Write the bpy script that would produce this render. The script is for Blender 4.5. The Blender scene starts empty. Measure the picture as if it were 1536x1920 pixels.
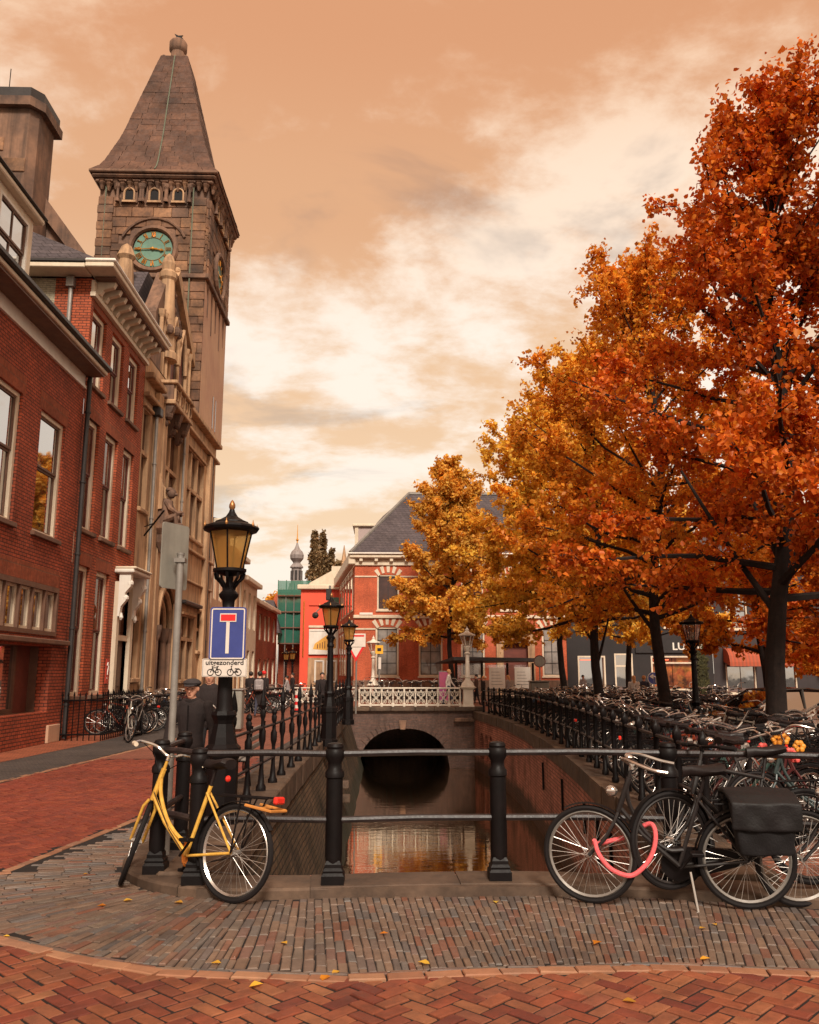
import bpy, bmesh, math, random
import numpy as np
from mathutils import Vector, Matrix, Euler
random.seed(7)
rng = np.random.default_rng(7)
R = math.radians
scene = bpy.context.scene
COL = scene.collection

# ------------------------------------------------------------------ camera
EYE = 1.65
PITCH, YAW, FPX = 10.69, 1.69, 1600.0          # focal length in pixels of the 1536 px wide photograph
cam_data = bpy.data.cameras.new('camera')
cam_data.sensor_fit = 'HORIZONTAL'
cam_data.sensor_width = 36.0
cam_data.lens = 36.0 * FPX / 1536.0
cam_data.clip_start = 0.05
cam_data.clip_end = 3000.0
cam = bpy.data.objects.new('camera', cam_data)
COL.objects.link(cam)
cam.location = (0, 0, EYE)
cam.rotation_euler = (R(90 + PITCH), 0, -R(YAW))
scene.camera = cam

# ------------------------------------------------------------------ sky and sun
SUN_ELEV, SUN_AZ = 42.0, 170.0                  # azimuth from +Y towards +X
world = bpy.data.worlds.new('World')
scene.world = world
world.use_nodes = True
wn, wl = world.node_tree.nodes, world.node_tree.links
wn.clear()
w_out = wn.new('ShaderNodeOutputWorld')
w_bg = wn.new('ShaderNodeBackground')
w_bg.inputs['Strength'].default_value = 1.0
wl.new(w_bg.outputs[0], w_out.inputs['Surface'])
w_sky = wn.new('ShaderNodeTexSky')
w_sky.sky_type = 'NISHITA'
w_sky.sun_disc = False
w_sky.sun_elevation = R(SUN_ELEV)
w_sky.sun_rotation = R(SUN_AZ)
w_tc = wn.new('ShaderNodeTexCoord')
w_sep = wn.new('ShaderNodeSeparateXYZ')
wl.new(w_tc.outputs['Generated'], w_sep.inputs[0])
def wmath(op, a, b=None, clamp=False):
    n = wn.new('ShaderNodeMath'); n.operation = op; n.use_clamp = clamp
    for i, v in enumerate((a, b)):
        if v is None: continue
        if isinstance(v, (int, float)): n.inputs[i].default_value = v
        else: wl.new(v, n.inputs[i])
    return n.outputs[0]
def wramp(fac, stops, interp='EASE'):
    n = wn.new('ShaderNodeValToRGB'); n.color_ramp.interpolation = interp
    e = n.color_ramp.elements
    while len(e) < len(stops): e.new(0.5)
    for k, (p, c) in enumerate(stops):
        e[k].position = p; e[k].color = tuple(c) + (1,)
    wl.new(fac, n.inputs[0]); return n.outputs[0]
def wmix(fac, a, b):
    n = wn.new('ShaderNodeMix'); n.data_type = 'RGBA'
    for s, v in ((0, fac), (6, a), (7, b)):
        if isinstance(v, (int, float)): n.inputs[s].default_value = v
        elif isinstance(v, tuple): n.inputs[s].default_value = v + (1,)
        else: wl.new(v, n.inputs[s])
    return n.outputs[2]
elev = wmath('MAXIMUM', w_sep.outputs[2], 0.0)
den = wmath('ADD', elev, 0.22)
cx = wmath('DIVIDE', w_sep.outputs[0], den)
cy = wmath('DIVIDE', w_sep.outputs[1], den)
w_comb = wn.new('ShaderNodeCombineXYZ')
wl.new(wmath('MULTIPLY', cx, 0.85), w_comb.inputs[0]); wl.new(cy, w_comb.inputs[1]); w_comb.inputs[2].default_value = 3.1
def wnoise(scale, detail, rough, dist, off=0.0):
    n = wn.new('ShaderNodeTexNoise'); n.inputs['Scale'].default_value = scale; n.inputs['Detail'].default_value = detail
    n.inputs['Roughness'].default_value = rough; n.inputs['Distortion'].default_value = dist
    v = wn.new('ShaderNodeVectorMath'); v.operation = 'ADD'; v.inputs[1].default_value = (off, off * .7, off * .3)
    wl.new(w_comb.outputs[0], v.inputs[0]); wl.new(v.outputs[0], n.inputs['Vector']); return n.outputs['Fac']
n_big = wnoise(1.7, 7, .52, .12, 13.1)
n_small = wnoise(5.0, 10, .62, .15, 8.2)
clear_up = wramp(elev, [(0.0, (1.0, .85, .70)), (.12, (1.0, .87, .74)), (.36, (1.0, .87, .75)), (.50, (.98, .77, .60)), (.64, (.92, .62, .42)), (1.0, (.80, .58, .42))])
dark_up = wramp(elev, [(0.0, (.92, .70, .50)), (.15, (.90, .66, .44)), (.34, (.84, .56, .35)), (.5, (.74, .41, .23)), (.66, (.70, .34, .18)), (1.0, (.60, .42, .31))])
cover = wramp(wmath('ADD', wmath('ADD', wmath('MULTIPLY', n_big, .62), wmath('MULTIPLY', n_small, .38)), wmath('MULTIPLY', wmath('SUBTRACT', elev, .36), .05)), [(.44, (0, 0, 0)), (.55, (1, 1, 1))])
sky_col = wmix(cover, clear_up, dark_up)
# thin places where the grey sky shows through
n_gap = wnoise(1.9, 6, .6, .6, 27.0)
gap = wramp(n_gap, [(.56, (0, 0, 0)), (.68, (1, 1, 1))])
w_grey = wn.new('ShaderNodeMix'); w_grey.data_type = 'RGBA'; w_grey.blend_type = 'MULTIPLY'; w_grey.inputs[0].default_value = 1.0
wl.new(w_sky.outputs[0], w_grey.inputs[6]); w_grey.inputs[7].default_value = (.10, .075, .055, 1)
sky_col = wmix(wmath('MULTIPLY', gap, .30), sky_col, w_grey.outputs[2])
wl.new(sky_col, w_bg.inputs['Color'])

sun_data = bpy.data.lights.new('sun', 'SUN')
sun_data.energy = 4.2
sun_data.angle = R(14)
sun_data.color = (1.0, .92, .80)
sun = bpy.data.objects.new('sun', sun_data)
COL.objects.link(sun)
_a, _e = R(SUN_AZ), R(SUN_ELEV)
sun_dir = Vector((math.sin(_a) * math.cos(_e), math.cos(_a) * math.cos(_e), math.sin(_e)))
sun.rotation_euler = sun_dir.to_track_quat('Z', 'Y').to_euler()
sun.location = sun_dir * 60

vs = scene.view_settings
vs.view_transform = 'Standard'
vs.look = 'None'
vs.exposure = 0.08
vs.gamma = 1.0
vs.use_curve_mapping = False
scene.cycles.max_bounces = 6
scene.cycles.diffuse_bounces = 3
scene.cycles.glossy_bounces = 3
scene.cycles.transmission_bounces = 4
scene.cycles.transparent_max_bounces = 8
scene.cycles.use_denoising = True

# ------------------------------------------------------------------ measuring: a pixel of the photograph on a plane of the place
_cm = cam.rotation_euler.to_matrix()
def ray(px, py): return _cm @ Vector(((px - 768) / FPX, (960 - py) / FPX, -1.0))
def on_z(px, py, z=0.0):
    d = ray(px, py); return Vector((0, 0, EYE)) + d * ((z - EYE) / d.z)
def on_y(px, py, y):
    d = ray(px, py); return Vector((0, 0, EYE)) + d * (y / d.y)
def to_pixel(p):
    v = _cm.transposed() @ (Vector(p) - Vector((0, 0, EYE)))
    if v.z > -.05: return None
    return 768 + FPX * v.x / -v.z, 960 - FPX * v.y / -v.z
# ------------------------------------------------------------------ mesh building
class MB:
    """collects shapes; build() links them as one mesh object"""
    def __init__(s, T=None):
        s.v = []; s.f = []; s.mi = []; s.m = 0; s.T = T
    def add(s, vs, fs):
        b = len(s.v)
        if s.T: s.v.extend(s.T(*p) for p in vs)
        else: s.v.extend(tuple(p) for p in vs)
        for f in fs:
            s.f.append(tuple(b + i for i in f)); s.mi.append(s.m)
        return s
    def quad(s, a, b, c, d): return s.add([a, b, c, d], [(0, 1, 2, 3)])
    def box(s, x0, x1, y0, y1, z0, z1):
        return s.add([(x0, y0, z0), (x1, y0, z0), (x1, y1, z0), (x0, y1, z0), (x0, y0, z1), (x1, y0, z1), (x1, y1, z1), (x0, y1, z1)],
                     [(0, 3, 2, 1), (4, 5, 6, 7), (0, 1, 5, 4), (1, 2, 6, 5), (2, 3, 7, 6), (3, 0, 4, 7)])
    def cbox(s, x0, x1, y0, y1, z0, z1, c=.01):
        """box with chamfered edges"""
        c = min(c, (x1 - x0) * .45, (y1 - y0) * .45, (z1 - z0) * .45)
        V = []; idx = {}
        for ix, (X, sx) in enumerate(((x0, 1), (x1, -1))):
            for iy, (Y, sy) in enumerate(((y0, 1), (y1, -1))):
                for iz, (Z, sz) in enumerate(((z0, 1), (z1, -1))):
                    for ax in range(3):
                        p = [X + sx * c, Y + sy * c, Z + sz * c]
                        p[ax] = (X, Y, Z)[ax]
                        idx[(ix, iy, iz, ax)] = len(V); V.append(tuple(p))
        F = []
        g = lambda ix, iy, iz, ax: idx[(ix, iy, iz, ax)]
        for k in (0, 1):
            F.append(tuple(g(k, *q, 0) for q in ((0, 0), (1, 0), (1, 1), (0, 1))))
            F.append(tuple(g(q[0], k, q[1], 1) for q in ((0, 0), (1, 0), (1, 1), (0, 1))))
            F.append(tuple(g(q[0], q[1], k, 2) for q in ((0, 0), (1, 0), (1, 1), (0, 1))))
        for a in (0, 1):
            for b in (0, 1):
                F.append((g(0, a, b, 1), g(1, a, b, 1), g(1, a, b, 2), g(0, a, b, 2)))
                F.append((g(a, 0, b, 0), g(a, 1, b, 0), g(a, 1, b, 2), g(a, 0, b, 2)))
                F.append((g(a, b, 0, 0), g(a, b, 1, 0), g(a, b, 1, 1), g(a, b, 0, 1)))
        for a in (0, 1):
            for b in (0, 1):
                for d in (0, 1):
                    F.append((g(a, b, d, 0), g(a, b, d, 1), g(a, b, d, 2)))
        return s.add(V, F)
    def prism(s, poly, axis, a, b):
        """polygon in the plane across axis ('x','y','z'), extruded from a to b"""
        def P(p, t): return {'x': (t, p[0], p[1]), 'y': (p[0], t, p[1]), 'z': (p[0], p[1], t)}[axis]
        n = len(poly)
        vs = [P(p, a) for p in poly] + [P(p, b) for p in poly]
        fs = [tuple(range(n)), tuple(range(2 * n - 1, n - 1, -1))] + [(i, (i + 1) % n, n + (i + 1) % n, n + i) for i in range(n)]
        return s.add(vs, fs)
    def lathe(s, prof, n=12, c=(0, 0, 0), ph=0.0, sq=None):
        """profile [(radius, height)] turned round the vertical through c"""
        vs = []; fs = []
        for r, z in prof:
            for k in range(n):
                a = ph + 2 * math.pi * k / n
                vs.append((c[0] + r * math.cos(a), c[1] + r * math.sin(a), c[2] + z))
        m = len(prof)
        for j in range(m - 1):
            for k in range(n):
                k2 = (k + 1) % n
                fs.append((j * n + k, j * n + k2, (j + 1) * n + k2, (j + 1) * n + k))
        fs.append(tuple(range(n - 1, -1, -1))); fs.append(tuple((m - 1) * n + k for k in range(n)))
        return s.add(vs, fs)
    def tube(s, path, r, n=6, closed=False, flat=None):
        P = [Vector(p) for p in path]; m = len(P)
        rs = r if isinstance(r, (list, tuple)) else [r] * m
        T = []
        for i in range(m):
            a = P[i - 1] if (i > 0 or closed) else P[i]
            b = P[(i + 1) % m] if (i < m - 1 or closed) else P[i]
            t = b - a
            T.append(t.normalized() if t.length > 1e-9 else Vector((0, 0, 1)))
        up = Vector((0, 0, 1)) if abs(T[0].z) < .9 else Vector((1, 0, 0))
        N = (up - T[0] * up.dot(T[0])).normalized()
        vs = []; fs = []
        for i in range(m):
            N = N - T[i] * N.dot(T[i])
            if N.length < 1e-6: N = Vector((1, 0, 0)) - T[i] * T[i].x
            N.normalize(); B = T[i].cross(N)
            for k in range(n):
                a = 2 * math.pi * k / n
                q = P[i] + (N * math.cos(a) * (flat or 1) + B * math.sin(a)) * rs[i]
                vs.append(tuple(q))
        for i in range(m if closed else m - 1):
            j = (i + 1) % m
            for k in range(n):
                k2 = (k + 1) % n
                fs.append((i * n + k, i * n + k2, j * n + k2, j * n + k))
        if not closed:
            fs.append(tuple(range(n - 1, -1, -1))); fs.append(tuple((m - 1) * n + k for k in range(n)))
        return s.add(vs, fs)
    def ball(s, c, r, n=8, m=6):
        rx, ry, rz = r if isinstance(r, (tuple, list)) else (r, r, r)
        vs = [(c[0], c[1], c[2] - rz)]; fs = []
        for j in range(1, m):
            p = -math.pi / 2 + math.pi * j / m
            for k in range(n):
                a = 2 * math.pi * k / n
                vs.append((c[0] + rx * math.cos(p) * math.cos(a), c[1] + ry * math.cos(p) * math.sin(a), c[2] + rz * math.sin(p)))
        vs.append((c[0], c[1], c[2] + rz))
        for k in range(n):
            fs.append((0, 1 + (k + 1) % n, 1 + k))
            for j in range(m - 2):
                fs.append((1 + j * n + k, 1 + j * n + (k + 1) % n, 1 + (j + 1) * n + (k + 1) % n, 1 + (j + 1) * n + k))
            fs.append((1 + (m - 2) * n + k, 1 + (m - 2) * n + (k + 1) % n, len(vs) - 1))
        return s.add(vs, fs)
    def ring(s, c, r, rr, axis='y', n=24, k=6):
        pts = []
        for i in range(n):
            a = 2 * math.pi * i / n
            u, w = r * math.cos(a), r * math.sin(a)
            pts.append({'y': (c[0] + u, c[1], c[2] + w), 'z': (c[0] + u, c[1] + w, c[2]), 'x': (c[0], c[1] + u, c[2] + w)}[axis])
        return s.tube(pts, rr, k, closed=True)
    def mesh(s, name, mats, smooth=False):
        me = bpy.data.meshes.new(name)
        me.from_pydata(s.v, [], s.f)
        for m in (mats if isinstance(mats, (list, tuple)) else [mats]): me.materials.append(m)
        if any(s.mi): me.polygons.foreach_set('material_index', s.mi)
        if smooth:
            me.polygons.foreach_set('use_smooth', [True] * len(me.polygons))
            try: me.set_sharp_from_angle(angle=R(40))
            except Exception: pass
        me.update()
        return me
    def build(s, name, mats, parent=None, smooth=False):
        return link(name, s.mesh(name, mats, smooth), parent)

def link(name, data, parent=None, local=False):
    o = bpy.data.objects.new(name, data)
    COL.objects.link(o)
    if parent is not None:
        o.parent = parent
        if not local and parent.type == 'EMPTY':        # parts of standing things are written in place coordinates
            o.matrix_parent_inverse = parent.matrix_basis.inverted()
    return o
def tag(o, label=None, cat=None, group=None, kind=None):
    if label: o['label'] = label
    if cat: o['category'] = cat
    if group: o['group'] = group
    if kind: o['kind'] = kind
    return o
def thing(name, label, cat, loc=(0, 0, 0), group=None, rot=None):
    o = bpy.data.objects.new(name, None); COL.objects.link(o)
    o.empty_display_size = .1
    o.location = loc
    if rot: o.rotation_euler = rot
    return tag(o, label, cat, group)
def copy_tree(o, parent=None):
    c = o.copy(); COL.objects.link(c)
    if parent is not None: c.parent = parent
    for ch in list(o.children): copy_tree(ch, c)
    return c
def frame_T(O, U, N):
    """coordinates (along the wall, out of the wall, up) -> place"""
    O, U, N = Vector(O), Vector(U).normalized(), Vector(N).normalized()
    def T(u, n, z): return (O.x + U.x * u + N.x * n, O.y + U.y * u + N.y * n, O.z + z)
    return T
def smooth_line(pts, n=8):
    """Catmull-Rom through 2-D or 3-D points"""
    P = [np.array(p, float) for p in pts]; P = [2 * P[0] - P[1]] + P + [2 * P[-1] - P[-2]]
    out = []
    for i in range(1, len(P) - 2):
        for k in range(n):
            t = k / n
            out.append(.5 * ((2 * P[i]) + (-P[i - 1] + P[i + 1]) * t + (2 * P[i - 1] - 5 * P[i] + 4 * P[i + 1] - P[i + 2]) * t * t + (-P[i - 1] + 3 * P[i] - 3 * P[i + 1] + P[i + 2]) * t ** 3))
    out.append(P[-2]); return np.array(out)

# ------------------------------------------------------------------ materials
class NT:
    def __init__(s, name):
        s.mat = bpy.data.materials.new(name); s.mat.use_nodes = True
        s.n = s.mat.node_tree.nodes; s.l = s.mat.node_tree.links
        s.b = s.n['Principled BSDF']; s.out = s.n['Material Output']
    def new(s, t, **kw):
        x = s.n.new(t)
        for k, v in kw.items(): setattr(x, k, v)
        return x
    def put(s, sock, v):
        if isinstance(v, (int, float)): sock.default_value = v
        elif isinstance(v, (tuple, list)):
            v = tuple(v)
            sock.default_value = v + (1,) if len(v) == 3 and len(sock.default_value) == 4 else v
        else: s.l.new(v, sock)
    def math(s, op, a, b=0.0, clamp=False):
        x = s.new('ShaderNodeMath', operation=op, use_clamp=clamp); s.put(x.inputs[0], a); s.put(x.inputs[1], b); return x.outputs[0]
    def mix(s, fac, a, b, mode='MIX'):
        x = s.new('ShaderNodeMix', data_type='RGBA', blend_type=mode); s.put(x.inputs[0], fac); s.put(x.inputs[6], a); s.put(x.inputs[7], b); return x.outputs[2]
    def pos(s): return s.new('ShaderNodeNewGeometry').outputs['Position']
    def local(s): return s.new('ShaderNodeTexCoord').outputs['Object']
    def noise(s, vec, scale, detail=5, rough=.6, dist=0.0):
        x = s.new('ShaderNodeTexNoise'); s.l.new(vec, x.inputs['Vector']); x.inputs['Scale'].default_value = scale
        x.inputs['Detail'].default_value = detail; x.inputs['Roughness'].default_value = rough; x.inputs['Distortion'].default_value = dist; return x.outputs['Fac']
    def ramp(s, fac, stops, interp='LINEAR'):
        x = s.new('ShaderNodeValToRGB'); x.color_ramp.interpolation = interp; e = x.color_ramp.elements
        while len(e) < len(stops): e.new(.5)
        for k, (p, c) in enumerate(stops): e[k].position = p; e[k].color = (tuple(c) if isinstance(c, (tuple, list)) else (c, c, c)) + (1,)
        s.l.new(fac, x.inputs[0]); return x.outputs[0]
    def rand(s):
        """a number of its own for each object and each loose piece of a mesh"""
        a = s.new('ShaderNodeObjectInfo').outputs['Random']; g = s.new('ShaderNodeNewGeometry').outputs['Random Per Island']
        return s.math('FRACT', s.math('ADD', a, g))
    def bump(s, h, strength=.3, dist=.02):
        x = s.new('ShaderNodeBump'); x.inputs['Strength'].default_value = strength; x.inputs['Distance'].default_value = dist
        s.l.new(h, x.inputs['Height']); s.l.new(x.outputs[0], s.b.inputs['Normal'])
    def swz(s, sx=1.0, sy=1.0, sz=1.0, wall=False):
        p = s.pos(); q = s.new('ShaderNodeSeparateXYZ'); s.l.new(p, q.inputs[0]); c = s.new('ShaderNodeCombineXYZ')
        if wall: s.put(c.inputs[0], s.math('ADD', q.outputs[0], q.outputs[1])); s.put(c.inputs[1], q.outputs[2])
        else:
            for i, k in enumerate((sx, sy, sz)): s.put(c.inputs[i], s.math('MULTIPLY', q.outputs[i], k))
        return c.outputs[0]

def plain(name, c1, c2=None, rough=.6, scale=3.0, metal=0.0, spec=.4, bump=.15, bscale=40.0, objcol=False, rnd=0.0, streak=0.0, dirt=None):
    """paint, iron, plaster: two tones of mottling, fine relief, optional vertical streaks"""
    t = NT(name); c2 = c2 or tuple(x * .7 for x in c1)
    p = t.pos(); f = t.ramp(t.noise(p, scale, 6, .65), [(.35, 0.0), (.68, 1.0)])
    col = t.mix(f, c1, c2)
    if objcol:
        oc = t.new('ShaderNodeObjectInfo').outputs['Color']; col = t.mix(1.0, col, oc, 'MULTIPLY')
    if rnd:
        v = t.math('ADD', t.math('MULTIPLY', t.rand(), 2 * rnd), 1 - rnd)
        x = t.new('ShaderNodeCombineXYZ'); [t.put(x.inputs[i], v) for i in range(3)]
        col = t.mix(1.0, col, x.outputs[0], 'MULTIPLY')
    if streak:
        sv = t.swz(3.0, 3.0, .25); g = t.ramp(t.noise(sv, 1.6, 5, .6), [(.46, 0.0), (.7, 1.0)])
        col = t.mix(t.math('MULTIPLY', g, streak), col, dirt or (.03, .022, .018))
    t.put(t.b.inputs['Base Color'], col); t.b.inputs['Metallic'].default_value = metal
    t.b.inputs['Specular IOR Level'].default_value = spec
    r = t.math('ADD', t.math('MULTIPLY', t.noise(p, scale * 6, 3), .3), rough - .15, True); t.put(t.b.inputs['Roughness'], r)
    if bump: t.bump(t.noise(p, bscale, 4), bump, .01)
    return t.mat
def pieces(name, cols, rough=.75, spec=.3, wear=.35, bscale=60.0, big=(.55, .72, 1.1), dark=(.03, .02, .016)):
    """bricks and stones that are pieces of their own: each takes one of the colours"""
    t = NT(name); n = len(cols)
    col = t.ramp(t.rand(), [(i / max(n - 1, 1), c) for i, c in enumerate(cols)])
    p = t.pos(); g = t.ramp(t.noise(p, 9.0, 6, .7), [(.4, 0.0), (.75, 1.0)])
    col = t.mix(t.math('MULTIPLY', g, wear), col, dark)
    big = t.ramp(t.noise(p, big[0], 5, .65), [(.32, big[1]), (.68, big[2])]); col = t.mix(1.0, col, big, 'MULTIPLY')
    t.put(t.b.inputs['Base Color'], col); t.b.inputs['Specular IOR Level'].default_value = spec
    r = t.ramp(t.noise(p, 4.0, 4), [(.3, rough - .18), (.7, rough + .12)]); t.put(t.b.inputs['Roughness'], r)
    t.bump(t.noise(p, bscale, 5, .7), .35, .008)
    return t.mat
def brickwork(name, c1, c2, mortar, w=.21, h=.062, streak=.25, ground=False, rough=.8, wear=(.05, .03, .025), offset=.5, mort=.011, big=(.72, 1.22), tide=None):
    """far-off brick: too small to tell the pieces apart"""
    t = NT(name)
    if ground:
        v = t.pos()
    else: v = t.swz(wall=True)
    b = t.new('ShaderNodeTexBrick', offset=offset); t.l.new(v, b.inputs['Vector'])
    b.inputs['Color1'].default_value = tuple(c1) + (1,); b.inputs['Color2'].default_value = tuple(c2) + (1,); b.inputs['Mortar'].default_value = tuple(mortar) + (1,)
    b.inputs['Scale'].default_value = 1.0; b.inputs['Brick Width'].default_value = w; b.inputs['Row Height'].default_value = h
    b.inputs['Mortar Size'].default_value = mort; b.inputs['Mortar Smooth'].default_value = .3; b.inputs['Bias'].default_value = 0.0
    p = t.pos(); n1 = t.noise(p, .8, 6, .65); n2 = t.noise(p, 12.0, 4)
    col = t.mix(1.0, b.outputs['Color'], t.ramp(n1, [(.3, big[0]), (.7, big[1])]), 'MULTIPLY')
    col = t.mix(1.0, col, t.ramp(n2, [(.3, .75), (.7, 1.2)]), 'MULTIPLY')
    if streak:
        sv = t.swz(2.2, 2.2, .22); g = t.ramp(t.noise(sv, 1.3, 5, .6), [(.5, 0.0), (.75, 1.0)])
        col = t.mix(t.math('MULTIPLY', g, streak), col, wear)
    if tide is not None:                               # algae below the old water mark
        q = t.new('ShaderNodeSeparateXYZ'); t.l.new(p, q.inputs[0]); zz = t.math('ADD', q.outputs[2], t.math('MULTIPLY', t.noise(p, 1.6, 4), .5))
        col = t.mix(t.math('MULTIPLY', t.ramp(t.math('MULTIPLY', t.math('SUBTRACT', tide + .32, zz), 4.0), [(0.0, 0.0), (1.0, 1.0)]), .8), col, (.020, .019, .009))
    t.put(t.b.inputs['Base Color'], col); t.b.inputs['Roughness'].default_value = rough; t.b.inputs['Specular IOR Level'].default_value = .25
    hgt = t.math('SUBTRACT', 1.0, b.outputs['Fac']); hgt = t.math('ADD', hgt, t.math('MULTIPLY', n2, .5)); t.bump(hgt, .5, .012)
    return t.mat

M = {}
M['brick_one'] = brickwork('brick_wall_red', (.42, .088, .04), (.31, .066, .032), (.075, .026, .018), h=.078)
M['brick_two'] = brickwork('brick_wall_orange', (.47, .105, .043), (.35, .078, .034), (.085, .03, .02), h=.078)
M['brick_arch'] = brickwork('brick_flat_arch', (.36, .08, .03), (.28, .058, .026), (.18, .085, .05), w=.062, h=.4, streak=.1, offset=0.0)
M['brick_pale'] = brickwork('brick_painted_pale', (.42, .36, .25), (.36, .31, .22), (.26, .22, .16), streak=.25)
M['brick_far'] = brickwork('brick_museum', (.62, .125, .05), (.53, .10, .044), (.36, .11, .06), streak=.08)
M['brick_moss'] = brickwork('brick_quay_mossy', (.075, .044, .024), (.05, .03, .016), (.018, .012, .008), h=.08, tide=-1.7, streak=.6, wear=(.014, .016, .006), big=(.3, 2.0))
M['brick_quay'] = brickwork('brick_quay', (.60, .23, .16), (.40, .15, .105), (.17, .085, .062), h=.08, tide=-1.75, streak=.38, big=(.45, 1.25), wear=(.022, .022, .012))
M['brick_bridge'] = brickwork('brick_bridge', (.15, .075, .055), (.10, .055, .045), (.11, .08, .065), streak=.45, wear=(.025, .018, .014))
M['paving_far'] = brickwork('paving_far', (.26, .10, .06), (.20, .075, .048), (.10, .05, .035), w=.2, h=.1, ground=True, streak=.2)
M['paving_left'] = brickwork('paving_left', (.30, .10, .06), (.24, .08, .05), (.12, .05, .035), w=.2, h=.07, ground=True, streak=.15)
M['paving_grey'] = brickwork('paving_grey', (.10, .075, .062), (.075, .06, .055), (.04, .03, .026), w=.2, h=.07, ground=True, streak=.2)
M['paving_orange'] = brickwork('paving_orange', (.34, .095, .042), (.28, .075, .036), (.12, .05, .03), w=.2, h=.1, ground=True, streak=.15)
M['mortar'] = plain('joint_sand', (.016, .010, .008), (.009, .006, .005), rough=.95, scale=6)
M['stone'] = plain('sandstone', (.55, .335, .185), (.36, .21, .115), rough=.85, scale=1.1, streak=.6, dirt=(.07, .045, .035), bump=.3, bscale=18)
M['stone_block'] = pieces('sandstone_block', [(.30, .15, .082), (.20, .102, .062), (.36, .185, .098), (.135, .08, .056), (.27, .134, .074), (.175, .095, .064)], rough=.85, wear=.55, bscale=25, big=(1.0, .28, 1.3), dark=(.06, .036, .028))
M['stone_dark'] = plain('sandstone_weathered', (.27, .145, .09), (.085, .052, .04), rough=.9, scale=.9, streak=.6, bump=.4, bscale=14)
M['stone_pink'] = plain('plastered_stone', (.52, .32, .20), (.42, .23, .155), rough=.85, scale=.5, streak=.22, dirt=(.20, .10, .07), bump=.15, bscale=10)
M['roof_slab'] = pieces('roof_slab', [(.145, .068, .043), (.12, .06, .04), (.17, .08, .048), (.11, .056, .039), (.14, .068, .043)], rough=.8, wear=.6, bscale=20, big=(.7, .5, 1.25))
M['slate'] = brickwork('roof_slate', (.105, .082, .085), (.075, .06, .065), (.03, .024, .024), w=.3, h=.2, streak=.2)
M['cream'] = plain('cream_paint', (.72, .60, .45), (.62, .50, .37), rough=.55, scale=2, streak=.18, dirt=(.2, .13, .08), bump=.06)
M['white'] = plain('white_paint', (.80, .74, .66), (.72, .65, .56), rough=.5, scale=2.5, streak=.12, dirt=(.25, .18, .12), bump=.05)
M['white_iron'] = plain('white_painted_iron', (.72, .63, .52), (.58, .49, .39), rough=.5, scale=3, streak=.15, dirt=(.25, .15, .09), bump=.05)
M['oxide'] = plain('brown_red_paint', (.17, .045, .03), (.11, .03, .022), rough=.5, scale=3, bump=.05)
M['brown_wood'] = plain('brown_wood', (.17, .085, .052), (.11, .055, .036), rough=.55, scale=3, bump=.08)
M['iron'] = plain('black_iron', (.008, .005, .005), (.004, .003, .003), rough=.5, scale=5, spec=.18, bump=.12, bscale=90)
M['iron_rail'] = plain('worn_iron_rail', (.032, .02, .019), (.010, .007, .007), rough=.45, scale=9, spec=.4, bump=.2, bscale=70)
M['zinc'] = plain('zinc', (.30, .27, .24), (.21, .185, .165), rough=.45, scale=4, metal=.35, streak=.2)
M['zinc_dark'] = plain('dark_pipe', (.035, .028, .026), (.022, .018, .017), rough=.45)
M['copper'] = plain('verdigris', (.14, .26, .19), (.10, .19, .145), rough=.7, scale=2, streak=.3, dirt=(.10, .14, .10))
M['gold'] = plain('gilding', (.85, .42, .09), (.70, .30, .06), rough=.32, metal=.75, bump=0)
M['chrome'] = plain('chrome', (.75, .68, .62), (.55, .5, .46), rough=.22, metal=.9, bump=0)
M['kerb'] = pieces('kerb_stone', [(.13, .08, .052), (.105, .066, .045), (.145, .088, .055), (.10, .066, .047)], rough=.7, wear=.55, big=(2.0, .5, 1.2), bscale=30)
M['bark'] = plain('bark', (.026, .015, .011), (.010, .006, .005), rough=.95, scale=7, bump=.8, bscale=30)
M['rubber'] = plain('rubber', (.012, .009, .009), (.007, .006, .006), rough=.75, spec=.2, bump=.1, bscale=120)
M['leather'] = plain('saddle_leather', (.018, .011, .010), (.009, .006, .006), rough=.5, spec=.3)
M['red_plastic'] = plain('red_plastic', (.75, .035, .02), (.6, .025, .015), rough=.3, bump=0)
M['skin'] = plain('skin', (.62, .31, .20), (.54, .25, .16), rough=.55, bump=.05, scale=8)
M['grey_metal'] = plain('grey_sign_back', (.34, .32, .27), (.25, .235, .20), rough=.5, metal=.3, streak=.35, dirt=(.12, .09, .07), scale=2)

def glass_pane(name, base, tint=(1, 1, 1), rough=.03, refl=.10):
    t = NT(name); t.n.remove(t.b)
    g = t.new('ShaderNodeBsdfGlossy'); g.inputs['Color'].default_value = tuple(tint) + (1,); g.inputs['Roughness'].default_value = rough
    d = t.new('ShaderNodeBsdfDiffuse'); p = t.pos()
    t.put(d.inputs['Color'], t.mix(t.ramp(t.noise(p, 1.1, 3), [(.35, 0.0), (.65, 1.0)]), base, tuple(x * .45 for x in base)))
    fr = t.new('ShaderNodeFresnel'); fr.inputs['IOR'].default_value = 1.55
    bp = t.new('ShaderNodeBump'); bp.inputs['Strength'].default_value = .05; bp.inputs['Distance'].default_value = .05
    t.l.new(t.noise(p, .9, 2), bp.inputs['Height']); t.l.new(bp.outputs[0], g.inputs['Normal']); t.l.new(bp.outputs[0], fr.inputs['Normal'])
    m = t.new('ShaderNodeMixShader'); t.put(m.inputs[0], t.math('ADD', fr.outputs[0], refl, True)); t.l.new(d.outputs[0], m.inputs[1]); t.l.new(g.outputs[0], m.inputs[2])
    t.l.new(m.outputs[0], t.out.inputs['Surface']); return t.mat
M['glass'] = glass_pane('window_glass', (.03, .022, .02), refl=.42)
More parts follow.
